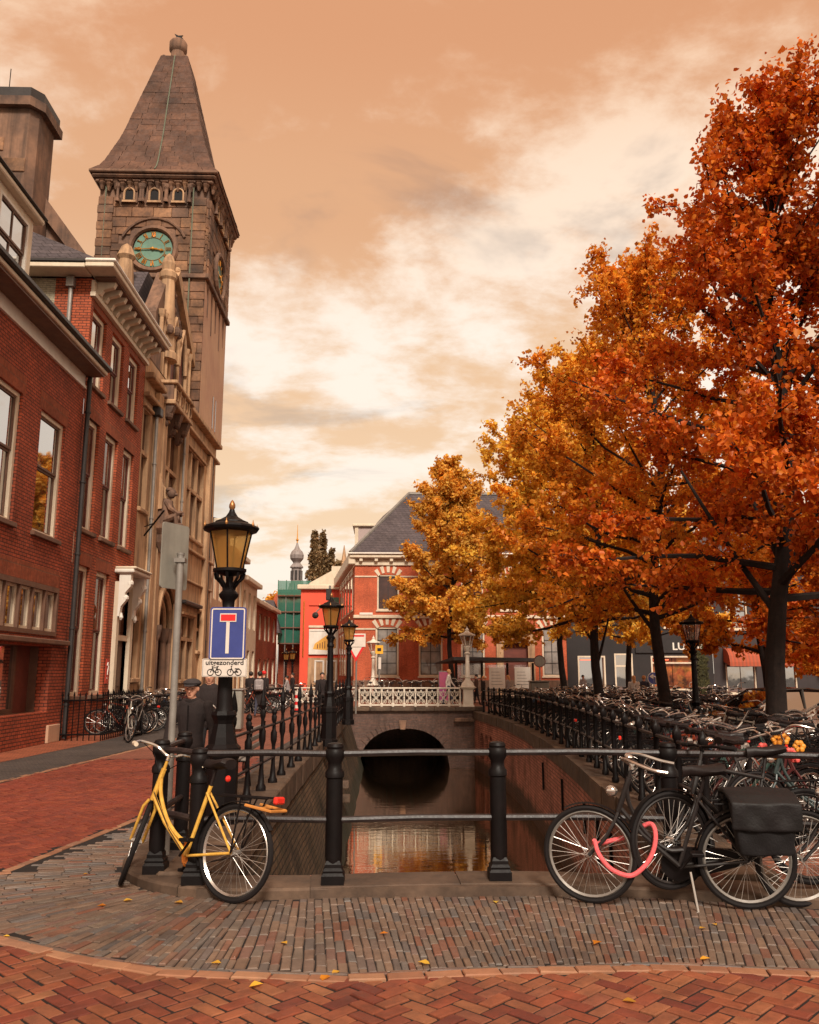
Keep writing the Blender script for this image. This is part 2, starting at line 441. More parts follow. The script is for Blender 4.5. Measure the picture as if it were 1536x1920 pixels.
M['glass_brown'] = glass_pane('window_glass_curtained', (.16, .075, .05), refl=.0)
M['glass_red'] = glass_pane('window_glass_dark_red', (.085, .034, .025), refl=.0)
M['glass_grey'] = glass_pane('window_glass_blind', (.34, .30, .27), refl=.0)
def amber():
    t = NT('amber_lamp_glass'); t.n.remove(t.b)
    a = t.new('ShaderNodeBsdfTranslucent'); a.inputs['Color'].default_value = (1.0, .70, .28, 1)
    d = t.new('ShaderNodeBsdfDiffuse'); d.inputs['Color'].default_value = (.85, .50, .15, 1)
    g = t.new('ShaderNodeBsdfGlossy'); g.inputs['Roughness'].default_value = .12
    m0 = t.new('ShaderNodeMixShader'); m0.inputs[0].default_value = .25; t.l.new(a.outputs[0], m0.inputs[1]); t.l.new(d.outputs[0], m0.inputs[2])
    tp = t.new('ShaderNodeBsdfTransparent'); tp.inputs['Color'].default_value = (1.0, .80, .48, 1)
    m1 = t.new('ShaderNodeMixShader'); m1.inputs[0].default_value = .42; t.l.new(m0.outputs[0], m1.inputs[1]); t.l.new(tp.outputs[0], m1.inputs[2])
    m2 = t.new('ShaderNodeMixShader'); m2.inputs[0].default_value = .06; t.l.new(m1.outputs[0], m2.inputs[1]); t.l.new(g.outputs[0], m2.inputs[2])
    t.l.new(m2.outputs[0], t.out.inputs['Surface']); return t.mat
M['amber'] = amber()
def clear_glass():
    t = NT('clear_lamp_glass'); t.n.remove(t.b)
    a = t.new('ShaderNodeBsdfTransparent'); a.inputs['Color'].default_value = (.9, .86, .8, 1)
    g = t.new('ShaderNodeBsdfGlossy'); g.inputs['Roughness'].default_value = .08
    m = t.new('ShaderNodeMixShader'); m.inputs[0].default_value = .3
    t.l.new(a.outputs[0], m.inputs[1]); t.l.new(g.outputs[0], m.inputs[2]); t.l.new(m.outputs[0], t.out.inputs['Surface']); return t.mat
M['clear'] = clear_glass()
def emitting(name, col, strength):
    t = NT(name); t.b.inputs['Base Color'].default_value = tuple(col) + (1,); t.b.inputs['Emission Color'].default_value = tuple(col) + (1,); t.b.inputs['Emission Strength'].default_value = strength; return t.mat

# ------------------------------------------------------------------ walls with real openings
def wall_sheet(mb, u0, u1, z0, z1, holes, depth=.2, n=0.0):
    us = sorted({u0, u1, *[min(max(h[k], u0), u1) for h in holes for k in (0, 1)]})
    zs = sorted({z0, z1, *[min(max(h[k], z0), z1) for h in holes for k in (2, 3)]})
    for i in range(len(us) - 1):
        for j in range(len(zs) - 1):
            cu, cz = (us[i] + us[i + 1]) / 2, (zs[j] + zs[j + 1]) / 2
            if any(h[0] < cu < h[1] and h[2] < cz < h[3] for h in holes): continue
            mb.quad((us[i], n, zs[j]), (us[i + 1], n, zs[j]), (us[i + 1], n, zs[j + 1]), (us[i], n, zs[j + 1]))
    for a, b, c, d in [h[:4] for h in holes]:
        mb.quad((a, n, c), (a, n - depth, c), (a, n - depth, d), (a, n, d)); mb.quad((b, n, c), (b, n, d), (b, n - depth, d), (b, n - depth, c))
        mb.quad((a, n, d), (a, n - depth, d), (b, n - depth, d), (b, n, d)); mb.quad((a, n, c), (b, n, c), (b, n - depth, c), (a, n - depth, c))
def window(root, T, u0, u1, z0, z1, frame='cream', sash='oxide', glass='glass', depth=.13, split=.5, nx=1, ny=1, fw=.09, sill='cream', arch=None, panes=None, label=None):
    """a sash window set back in its opening: frame, sill, two sashes with panes"""
    mb = MB(T); d0, d1 = -depth - .07, -depth + .05
    mb.box(u0, u0 + fw, d0, d1, z0, z1); mb.box(u1 - fw, u1, d0, d1, z0, z1); mb.box(u0 + fw, u1 - fw, d0, d1, z1 - fw, z1); mb.box(u0 + fw, u1 - fw, d0, d1, z0, z0 + fw * .8)
    w = mb.build('window', M[frame], root)
    if label: w['label'] = label
    a, b, c, d = u0 + fw, u1 - fw, z0 + fw * .8, z1 - fw
    zm = c + (d - c) * split
    parts = [(c, zm, -.035), (zm, d, 0.0)] if split else [(c, d, 0.0)]
    for k, (p, q, off) in enumerate(parts):
        sb = MB(T); s0, s1 = -depth - .05 + off, -depth + .01 + off; t = .05
        sb.box(a, a + t, s0, s1, p, q); sb.box(b - t, b, s0, s1, p, q); sb.box(a + t, b - t, s0, s1, p, p + t); sb.box(a + t, b - t, s0, s1, q - t, q)
        for i in range(1, nx):
            uu = a + (b - a) * i / nx; sb.box(uu - .018, uu + .018, s0 + .01, s1 - .004, p + t, q - t)
        for i in range(1, ny):
            zz = p + (q - p) * i / ny; sb.box(a + t, b - t, s0 + .012, s1 - .007, zz - .018, zz + .018)
        sb.build('sash', M[sash], w)
        pb = MB(T); m = (s0 + s1) / 2
        for i in range(nx):
            for j in range(ny):
                x0, x1 = a + (b - a) * i / nx + .012, a + (b - a) * (i + 1) / nx - .012
                y0, y1 = p + (q - p) * j / ny + .012, p + (q - p) * (j + 1) / ny - .012
                g = MB(T); e = random.uniform(-.004, .004); g.add([(x0, m + e, y0), (x1, m - e, y0), (x1, m - e * .3, y1), (x0, m + e, y1)], [(0, 1, 2, 3)])
                g.build('pane', M[glass if not isinstance(glass, (list, tuple)) else glass[k % len(glass)]], w)
    if sill:
        MB(T).cbox(u0 - .07, u1 + .07, -depth, .09, z0 - .11, z0 - .003, .012).build('sill', M[sill], w)
    if arch:
        MB(T).box(u0 - .12, u1 + .12, -.02, .004, z1 + .002, z1 + arch).build('flat_arch', M['brick_arch'], w)
    return w
def text_mesh(name, body, size, mat, T, parent, depth=.004, align='CENTER', width=None):
    cu = bpy.data.curves.new(name, 'FONT'); cu.body = body; cu.size = size; cu.align_x = align; cu.align_y = 'CENTER'; cu.extrude = depth; cu.resolution_u = 3; cu.offset = size * .018
    o = bpy.data.objects.new('tmp', cu); COL.objects.link(o)
    dg = bpy.context.evaluated_depsgraph_get(); me = bpy.data.meshes.new_from_object(o.evaluated_get(dg))
    xs = [v.co.x for v in me.vertices]; k = 1.0
    if width and xs: k = width / (max(xs) - min(xs))
    for v in me.vertices: v.co = Vector(T(v.co.x * k, v.co.z, v.co.y))
    bpy.data.objects.remove(o); bpy.data.curves.remove(cu)
    me.materials.clear(); me.materials.append(mat); me.name = name
    return link(name, me, parent)
# ================================================================== ground, paving, canal
WATER = -2.30
KERB = smooth_line([(9.0, 5.0), (6.0, 5.7), (4.5, 6.08), (2.98, 6.46), (2.0, 6.74), (1.06, 6.88), (.2, 6.87), (-.62, 6.80), (-1.13, 6.80), (-1.56, 6.92), (-1.92, 7.21), (-2.18, 7.64), (-2.28, 8.2), (-2.25, 9.5), (-2.2, 11.5), (-2.12, 15.0), (-2.05, 20), (-2.0, 27), (-1.9, 34)], 10)
def offset_line(L, d):
    t = np.gradient(L, axis=0); t /= np.linalg.norm(t, axis=1)[:, None]
    return L + np.stack([t[:, 1] * -1, t[:, 0]], 1) * d          # left of travel: for KERB (right to left) that is towards the street
def resample(L, step):
    s = np.concatenate([[0], np.cumsum(np.linalg.norm(np.diff(L, axis=0), axis=1))])
    q = np.arange(step / 2, s[-1], step)
    P = np.stack([np.interp(q, s, L[:, k]) for k in (0, 1)], 1)
    t = np.gradient(L, axis=0); ang = np.unwrap(np.arctan2(t[:, 1], t[:, 0])); return P, np.interp(q, s, ang)
RIGHT_WALL = smooth_line([(2.70, 7.2), (2.85, 9.0), (3.2, 12.8), (3.62, 17), (3.95, 22), (4.18, 27), (4.15, 32), (3.86, 37.0)], 5)
LEFT_TOP, LEFT_LOW = -1.45, -0.72
FRONT = 7.22

# --- one sheet of ground with the canal left open
mb = MB(); z = -.008
mb.quad((-300, -200, z), (300, -200, z), (300, FRONT, z), (-300, FRONT, z))
mb.quad((-300, FRONT, z), (LEFT_TOP, FRONT, z), (LEFT_TOP, 46, z), (-300, 46, z))
rw = [tuple(p) for p in RIGHT_WALL] + [(3.86, 46.0)]
for a, b in zip(rw[:-1], rw[1:]):
    mb.quad((a[0], a[1], z), (300, a[1], z), (300, b[1], z), (b[0], b[1], z))
mb.quad((-900, 46, z), (900, 46, z), (900, 2500, z), (-900, 2500, z))
tag(mb.build('ground', M['mortar']), kind='structure')

# --- paving far from the camera: sheets
def sheet(name, pts, mat, z):
    m = MB(); m.add([(p[0], p[1], z) for p in pts], [tuple(range(len(pts)))]); return tag(m.build(name, M[mat]), kind='structure')
sheet('far_street', [(-8.0, 46.1), (60, 46.1), (60, 400), (-60, 400), (-9, 60)], 'paving_far', -.004)
sheet('left_road', [(-5.62, 17.5), (-2.45, 17.5), (-1.47, 34), (-1.47, 46), (-8.0, 46), (-5.2, 27), (-5.3, 22)], 'paving_left', -.004)
sheet('gutter_strip', [(-8.2, 6.9), (-6.25, 11.5), (-5.9, 14), (-5.36, 22), (-5.26, 27), (-8.03, 45.9), (-8.03, 9.0), (-9.0, 8.0)], 'paving_grey', .0)
sheet('sidewalk', [(-8.04, 8.2), (-7.75, 8.2), (-7.19, 16.8), (-6.95, 21.1), (-7.0, 26), (-8.04, 26)], 'paving_orange', .004)
q = [(p[0] + .5, p[1]) for p in RIGHT_WALL]
sheet('right_quay_paving', [(40, 7.2)] + [(40, 46)] + [(4.3, 46)] + q[::-1], 'paving_far', -.004)

# --- pavers as pieces
def paver_mesh(L, W, h, seed, gap=.0028):
    r = random.Random(seed); c = .0055; m = MB()
    j = lambda: r.uniform(-.0035, .0035)
    a, b = L / 2 - gap, W / 2 - gap
    base = [(-a + j(), -b + j()), (a + j(), -b + j()), (a + j(), b + j()), (-a + j(), b + j())]
    vs = [(x, y, -h) for x, y in base] + [(x, y, -c) for x, y in base]
    top = [(x * (1 - 2 * c / L) , y * (1 - 2 * c / W), j() * .6) for x, y in base]
    mid = [(0, -b * (1 - 2.4 * c / W), .002), (0, b * (1 - 2.4 * c / W), .002)]
    vs += top
    fs = [(k, (k + 1) % 4, 4 + (k + 1) % 4, 4 + k) for k in range(4)] + [(4 + k, 4 + (k + 1) % 4, 8 + (k + 1) % 4, 8 + k) for k in range(4)] + [(8, 9, 10, 11)]
    return m.add(vs, fs)
def pave(parent, name, spots, L, W, mat, limit=300, h=.045, gap=.0028, z0=0.0):
    """spots: (x, y, angle). The largest in the picture are pieces, the rest one mesh"""
    var = [paver_mesh(L, W, h, k, gap) for k in range(6)]; datas = [v.mesh(name, mat) for v in var]
    def score(s):
        p = to_pixel((s[0], s[1], 0))
        if p is None: return 1e9
        inside = -30 < p[0] < 1566 and p[1] < 1950
        return math.hypot(s[0], s[1]) + (0 if inside else 1000)
    spots = sorted(spots, key=score); rest = MB()
    for k, (x, y, a, *ws) in enumerate(spots):
        ls = ws[1] if len(ws) > 1 else 1.0; ws = ws[0] if ws else 1.0
        dz = z0 + max(-.0032, random.gauss(0, .0022)); tx, ty = random.gauss(0, .012), random.gauss(0, .012); a += random.gauss(0, .008)
        if k < limit:
            o = link(name, datas[k % 6], parent, True); o.location = (x, y, dz); o.rotation_euler = (tx, ty, a); o.scale = (ls, ws, 1)
        else:
            ca, sa = math.cos(a), math.sin(a); V = var[k % 6]; b = len(rest.v)
            rest.v.extend((x + ca * u * ls - sa * w * ws, y + sa * u * ls + ca * w * ws, dz + zz + u * ty * -1 + w * tx) for u, w, zz in V.v)
            rest.f.extend(tuple(b + i for i in f) for f in V.f)
    rest.mi = [0] * len(rest.f)
    if rest.f: tag(rest.build(name + '_field', mat, parent), kind='stuff')

M['paver_red'] = pieces('paver_red', [(.26, .06, .029), (.315, .10, .045), (.20, .043, .025), (.35, .14, .064), (.27, .07, .034), (.165, .036, .023), (.315, .115, .052), (.235, .075, .044)], rough=.62, wear=.5, big=(.9, .62, 1.12), spec=.35)
M['paver_grey'] = pieces('paver_grey', [(.19, .118, .08), (.15, .108, .086), (.23, .145, .097), (.11, .095, .088), (.18, .11, .077), (.21, .145, .106), (.21, .082, .048), (.14, .122, .112), (.185, .135, .10)], rough=.58, wear=.45, big=(.7, .6, 1.15), spec=.4)
M['paver_left'] = pieces('paver_left', [(.25, .05, .026), (.21, .04, .024), (.28, .062, .03), (.175, .036, .023), (.23, .052, .031)], rough=.65, wear=.35)
M['paver_border'] = pieces('paver_border', [(.36, .17, .095), (.31, .135, .075), (.40, .2, .11), (.28, .14, .09)], rough=.65, wear=.3)

line_one = lambda y: -3.19 + (y - 7.64) * (.41 / 2.96)
def border_y(x):                                  # near edge of the grey strip
    return np.interp(x, [-6, -4.2, -3.2, -2.44, -1.79, -1.25, -.23, .74, 1.63, 2.46, 3.2, 5], [7.3, 6.75, 6.33, 5.93, 5.52, 5.27, 5.14, 5.24, 5.27, 5.13, 4.9, 4.2])
def line_far(x, y):                               # right of / below this: grey strip, else red left road
    if y >= 7.64: return x > line_one(y)
    return x > -3.19 or y < 7.64 + (x + 3.19) * -.10
# herringbone street, nearest the camera
near = bpy.data.objects.new('herringbone_street', None); COL.objects.link(near); tag(near, kind='structure')
spots = []; W = .093; c45 = math.sqrt(.5)
for i in range(-70, 70):
    for j in range(-70, 70):
        r = (i - j) % 4
        if r == 0: u, v, a = i + 1, j + .5, 0
        elif r == 3: u, v, a = i + .5, j + 1, math.pi / 2
        else: continue
        x = (u - v) * c45 * W + .02; y = (u + v) * c45 * W + 3.6
        if -4.3 < x < 4.2 and 2.6 < y < border_y(x) - .05: spots.append((x, y, a + math.pi / 4))
pave(near, 'brick', spots, 2 * W, W, M['paver_red'], gap=.0074)
# string of long stones along the edge
edge = bpy.data.objects.new('paving_border', None); COL.objects.link(edge); tag(edge, kind='structure')
xs = np.linspace(4.4, -5.0, 300); bl = np.stack([xs, [border_y(x) - .062 for x in xs]], 1)
P, A = resample(bl, .215); pave(edge, 'stone', [(p[0], p[1], a) for p, a in zip(P, A)], .212, .10, M['paver_border'], z0=.007)
bl2 = np.stack([xs, [border_y(x) + .012 for x in xs]], 1); P, A = resample(bl2, .225)
pave(edge, 'edge_brick', [(p[0], p[1], a) for p, a in zip(P, A)], .222, .042, M['paver_grey'], z0=.005)
l1 = np.array([(line_one(y), y) for y in np.arange(7.7, 17.4, .1)]); l1 = np.concatenate([np.array([(-4.8, 7.82), (-4.0, 7.73), (-3.4, 7.66)]), l1]); P, A = resample(l1, .215)
pave(edge, 'stone', [(p[0] - .03, p[1], a) for p, a in zip(P, A)], .212, .085, M['paver_border'])
l2 = smooth_line([(-7.2, 9.0), (-6.3, 11.5), (-5.94, 13.96), (-5.4, 20.3), (-5.3, 27)], 12); P, A = resample(l2, .215)
pave(edge, 'stone', [(p[0], p[1], a) for p, a in zip(P, A)], .212, .11, M['paver_border'])
# grey strip fanned round the corner of the kerb
strip = bpy.data.objects.new('grey_brick_strip', None); COL.objects.link(strip); tag(strip, kind='structure')
spots = []; CW = .0535; v = -.095
bP, bA = resample(KERB, CW); JIT = [random.random() for _ in bP]
while v < 3.2:
    for k in range(1, len(bP) - 1):
        a = bA[k]; n_ = np.array([-math.sin(a), math.cos(a)])
        turn = (bA[k + 1] - bA[k - 1]) / 2; vv = v + JIT[k] * .21
        near_cut = 0.0
        if vv < .108:
            near_cut = .108 - vv
            if near_cut > .15: continue
            vv += near_cut / 2
        wid = max(CW - vv * -turn, CW * .6) if turn < 0 else max(CW - vv * turn, CW * .6)
        wid = CW + vv * abs(turn) * (1 if turn < 0 else -1); wid = max(wid, CW * .55); m_ = max(1, int(round(wid / CW)))
        for q in range(m_):
            f = (q + .5) / m_ - .5; x, y = bP[k] + n_ * vv + np.array([math.cos(a), math.sin(a)]) * f * wid
            if abs(x) > 4.6 or y > 13.5 or y < 4.2 or x < -4.4: continue
            if not line_far(x - .14, y): continue
            ex, ey = x + n_[0] * .106, y + n_[1] * .106; lx_ = 1.0 - near_cut / .2115; over = border_y(ex) + .036 - ey
            if over > 0 and n_[1] < -.25:
                cut = over / -n_[1]; lx_ = 1 - cut / .2115
                if lx_ < .22: continue
                x -= n_[0] * cut / 2; y -= n_[1] * cut / 2
            elif over > 0: continue
            spots.append((x, y, a + math.pi / 2, wid / m_ / CW, lx_))
    v += .2115
pave(strip, 'brick', spots, .2115, .0535, M['paver_grey'], gap=.0026)
sheet('grey_strip_far', [(-2.37, 13.5), (-2.12, 13.5), (-2.05, 20), (-2.0, 27), (-2.0, 33), (-2.45, 17.5)], 'paving_grey', .0)
# red street along the houses
left = bpy.data.objects.new('red_brick_street', None); COL.objects.link(left); tag(left, kind='structure')
spots = []
lx = np.interp
for i in range(-60, 140):
    for j in range(-60, 140):
        r = (i - j) % 4
        if r == 0: u, v2, a = i + 1, j + .5, 0
        elif r == 3: u, v2, a = i + .5, j + 1, math.pi / 2
        else: continue
        x = (u - v2) * c45 * W - 4.2; y = (u + v2) * c45 * W + 7.0
        if not (6.8 < y < 17.4 and -7.4 < x < -2.2): continue
        xr = line_one(y) - .09 if y >= 7.64 else (-3.3 if y > 7.64 + (x + 3.19) * -.10 else -99)
        if x > xr: continue
        if y < 7.64 + (x + 3.19) * -.10 + .08: continue
        if x < np.interp(y, [9, 11.5, 13.96, 20.3], [-7.2, -6.3, -5.94, -5.4]) + .1: continue
        spots.append((x, y, a + math.pi / 4))
pave(left, 'brick', spots, 2 * W, W, M['paver_left'], gap=.0045)

# --- kerb of long stones round the canal head
kerb = bpy.data.objects.new('kerb', None); COL.objects.link(kerb); tag(kerb, kind='structure')
KO = KERB; KI = offset_line(KERB, -.42)
s = np.concatenate([[0], np.cumsum(np.linalg.norm(np.diff(KO, axis=0), axis=1))]); pos = 0.0; q = 0
while pos < s[-1] - .4:
    ln = random.uniform(.75, 1.15) if pos < 11 else 1.6
    t = np.linspace(pos + .004, min(pos + ln - .004, s[-1]), 7); pos += ln
    o = np.stack([np.interp(t, s, KO[:, k]) for k in (0, 1)], 1); i = np.stack([np.interp(t, s, KI[:, k]) for k in (0, 1)], 1)
    m = MB(); h = .072 + random.uniform(-.004, .004); c = .018; n = len(t)
    L = []
    for k in range(n):
        d = (i[k] - o[k]) / np.linalg.norm(i[k] - o[k])
        L += [(*o[k], -.05), (*o[k], h - c), (*(o[k] + d * c), h), (*(i[k]), h), (*(i[k]), -.05)]
    f = [(5 * k + e, 5 * k + 5 + e, 5 * k + 6 + e, 5 * k + 1 + e) for k in range(n - 1) for e in range(4)] + [(0, 1, 2, 3, 4), tuple(5 * (n - 1) + e for e in (4, 3, 2, 1, 0))]
    m.add(L, f); link('kerb_stone', m.mesh('kerb_stone', M['kerb']), kerb, True)
# landing between kerb and canal
mb = MB()
mb.add([(-2.0, 7.7, .075), (-1.2, 7.25, .075), (LEFT_TOP + .3, FRONT + .05, .075), (LEFT_TOP, FRONT + .2, .075), (LEFT_TOP, 36.5, .07), (-1.9, 36.5, .07), (-1.8, 9.5, .075)], [tuple(range(7))])
tag(mb.build('quay_edge', M['paving_grey']), kind='structure')

# --- canal: walls and water
def water_mat():
    t = NT('canal_water'); t.n.remove(t.b); p = t.pos()
    g = t.new('ShaderNodeBsdfGlossy'); g.inputs['Roughness'].default_value = .035; g.inputs['Color'].default_value = (.95, .88, .78, 1)
    d = t.new('ShaderNodeBsdfDiffuse'); t.put(d.inputs['Color'], t.mix(t.noise(p, .7, 4), (.022, .014, .007), (.035, .022, .010)))
    bp = t.new('ShaderNodeBump'); bp.inputs['Strength'].default_value = .10; bp.inputs['Distance'].default_value = .03
    sv = t.swz(1.2, 3.5, 1.0); t.l.new(t.math('ADD', t.noise(sv, 1.1, 3, .5), t.math('MULTIPLY', t.noise(sv, 4.0, 2, .5), .25)), bp.inputs['Height'])
    fr = t.new('ShaderNodeFresnel'); fr.inputs['IOR'].default_value = 1.33
    t.l.new(bp.outputs[0], g.inputs['Normal'])
    m = t.new('ShaderNodeMixShader'); t.put(m.inputs[0], t.math('ADD', t.math('MULTIPLY', fr.outputs[0], 1.0), .45, True)); t.l.new(d.outputs[0], m.inputs[1]); t.l.new(g.outputs[0], m.inputs[2])
    t.l.new(m.outputs[0], t.out.inputs['Surface']); return t.mat
M['water'] = water_mat()
mb = MB(); mb.quad((-3, 6.8, WATER), (7, 6.8, WATER), (7, 60, WATER), (-3, 60, WATER)); tag(mb.build('water', M['water']), kind='structure')
# left quay wall leans back
w = thing('quay_wall', 'weathered brick quay wall on the left of the canal, below the spear railing', 'wall', (LEFT_TOP, 20, 0))
m = MB(); ys = np.linspace(FRONT, 37.2, 40)
for a, b in zip(ys[:-1], ys[1:]):
    ja, jb = (.04 * math.sin(a * 1.7), .04 * math.sin(b * 1.7))
    m.quad((LEFT_TOP, a, -.28), (LEFT_TOP, b, -.28), (LEFT_LOW + jb, b, WATER - .4), (LEFT_LOW + ja, a, WATER - .4))
m.build('masonry', M['brick_moss'], w)
y = FRONT; k = 0
while y < 37:
    ln = random.uniform(1.0, 1.5); MB().cbox(LEFT_TOP - .35, LEFT_TOP + .05 + random.uniform(-.01, .01), y + .006, y + ln - .006, -.29, .105 + random.uniform(-.006, .006), .02).build('coping_stone', M['kerb'], w); y += ln
for yy, zz in ((21.4, -1.0), (22.3, -1.45)):        # stone steps that stick out of the wall
    MB().cbox(LEFT_TOP + .02, LEFT_TOP + .62, yy, yy + .3, zz - .09, zz + .09, .02).build('step_stone', M['kerb'], w)
w = thing('quay_wall', 'reddish brick quay wall on the right of the canal, under the parked bicycles', 'wall', (3.6, 20, 0))
m = MB()
niches = [(33.0, 33.75), (34.0, 34.75), (35.0, 35.75)]
rwp = [tuple(p) for p in RIGHT_WALL]
def rwx(y): return float(np.interp(y, RIGHT_WALL[:, 1], RIGHT_WALL[:, 0]))
ys = sorted(set(list(np.linspace(FRONT - .02, 37.2, 36)) + [q for n in niches for q in n]))
for a, b in zip(ys[:-1], ys[1:]):
    mid = (a + b) / 2; ni = any(n[0] < mid < n[1] for n in niches)
    for z0, z1 in ((WATER - .4, -1.75), (-1.75, -.72), (-.72, -.25)):
        d = .45 if (ni and z0 == -1.75) else 0.0
        m.quad((rwx(a) + d + .0, a, z0), (rwx(b) + d, b, z0), (rwx(b) + d, b, z1), (rwx(a) + d, a, z1))
for n0, n1 in niches:
    for yy in (n0, n1): m.quad((rwx(yy), yy, -1.75), (rwx(yy) + .45, yy, -1.75), (rwx(yy) + .45, yy, -.72), (rwx(yy), yy, -.72))
    m.quad((rwx(n0), n0, -1.75), (rwx(n1), n1, -1.75), (rwx(n1) + .45, n1, -1.75), (rwx(n0) + .45, n0, -1.75))
    cy = (n0 + n1) / 2; r = (n1 - n0) / 2                        # round heads
    for s0 in (0, 1):
        arc = [(cy + r * math.cos(t), -1.1 + r * math.sin(t)) for t in np.linspace(0 if s0 else math.pi / 2, math.pi / 2 if s0 else math.pi, 6)]
        corner = (n1 if s0 else n0, -.72)
        for p, q2 in zip(arc[:-1], arc[1:]): m.add([(rwx(p[0]) - .003, p[0], p[1]), (rwx(q2[0]) - .003, q2[0], q2[1]), (rwx(corner[0]) - .003, corner[0], corner[1])], [(0, 1, 2)])
m.build('masonry', M['brick_quay'], w)
y = FRONT
while y < 37:
    ln = random.uniform(1.0, 1.6); yb = min(y + ln, 37.2); a, b = rwx(y), rwx(yb); j = random.uniform(-.012, .012)
    mm = MB(); mm.add([(a - .06 + j, y + .006, -.26), (b - .06 + j, yb - .006, -.26), (b + .5, yb - .006, -.26), (a + .5, y + .006, -.26), (a - .06 + j, y + .006, .06 + j), (b - .06 + j, yb - .006, .06 + j), (b + .5, yb - .006, .06 + j), (a + .5, y + .006, .06 + j)], [(0, 3, 2, 1), (4, 5, 6, 7), (0, 1, 5, 4), (1, 2, 6, 5), (2, 3, 7, 6), (3, 0, 4, 7)])
    mm.build('coping_stone', M['kerb'], w); y += ln
for yy in (12.2, 13.4, 15.0, 18.2, 21.5):                        # rusty iron bars down the wall
    MB().box(rwx(yy) - .05, rwx(yy) - .01, yy, yy + .05, -1.0 - random.random() * .3, -.5).build('iron_bar', M['iron'], w)
w = thing('quay_wall', 'brick wall under the front kerb at the head of the canal', 'wall', (0, FRONT, 0))
m = MB(); m.quad((LEFT_TOP, FRONT, .07), (2.75, FRONT, .07), (2.75, FRONT, WATER - .4), (LEFT_LOW, FRONT, WATER - .4)); m.build('masonry', M['brick_quay'], w)
MB().box(LEFT_TOP + .06, 2.6, FRONT - .4, FRONT + .03, -.10, .066).build('coping_stone', M['kerb'], w)

# --- bridge
BY = 37.3
br = thing('arched_bridge', 'low brick arch bridge with pale cast-iron balustrade across the canal', 'bridge', (1.3, BY, 0))
AC, AR_L, AR_R, CROWN = .88, 1.93, 1.95, -.66
def arch_z(x):
    q = (x - AC) / 1.95; q = max(-1, min(1, q)); return -2.32 + (CROWN + 2.32) * math.sqrt(max(0, 1 - abs(q) ** 2.3))
m = MB(); xs = np.concatenate([[-1.6], np.linspace(AC - 1.95, AC + 1.95, 32), [4.3]])
for a, b in zip(xs[:-1], xs[1:]):
    if a < AC - 1.96 or b > AC + 1.96:
        m.quad((a, BY, WATER - .4), (b, BY, WATER - .4), (b, BY, .06), (a, BY, .06)); continue
    za, zb = arch_z(a), arch_z(b)
    m.quad((a, BY, za), (b, BY, zb), (b, BY, .06), (a, BY, .06))
    m.quad((a, BY, za), (b, BY, zb), (b, BY + 8, zb), (a, BY + 8, za))
m.build('masonry', M['brick_bridge'], br)
xs = np.linspace(AC - 1.95, AC + 1.95, 24)
for k, (a, b) in enumerate(zip(xs[:-1], xs[1:])):               # ring of voussoirs
    za, zb = arch_z(a), arch_z(b); 
    na = Vector((a - AC, 0, (za + 2.6) * 1.1)).normalized() * .30; nb = Vector((b - AC, 0, (zb + 2.6) * 1.1)).normalized() * .30
    e = .02; y0 = BY - .045 - random.uniform(0, .01); mm = MB()
    p = [(a + e, za), (b - e, zb), (b - e + nb.x, zb + nb.z), (a + e + na.x, za + na.z)]
    mm.prism(p, 'y', y0, BY + .02); mm.build('arch_stone', M['brick_bridge'], br)
MB().prism([(.70, -.70), (.92, -.70), (.97, -.32), (.65, -.32)], 'y', BY - .12, BY + .02).build('keystone', M['stone_dark'], br)
x = -1.55
while x < 4.2:
    ln = random.uniform(.8, 1.1); MB().cbox(x + .004, min(x + ln, 4.3) - .004, BY - .16, BY + .5, .06, .235 + random.uniform(-.004, .004), .02).build('coping_stone', M['kerb'], br); x += ln
MB().cbox(3.0, 3.9, BY - .30, BY - .06, -.38, -.22, .03).build('console_stone', M['stone_dark'], br)
MB().box(-1.7, 4.4, BY + .5, BY + 8.0, -.1, .225).build('deck', M['paving_far'], br)
MB().box(-1.5, 4.4, BY + 7.9, BY + 8.2, WATER - .4, -.1).build('added_end_wall', M['brick_bridge'], br)  # added wall: closes the canal behind the arch to keep light out
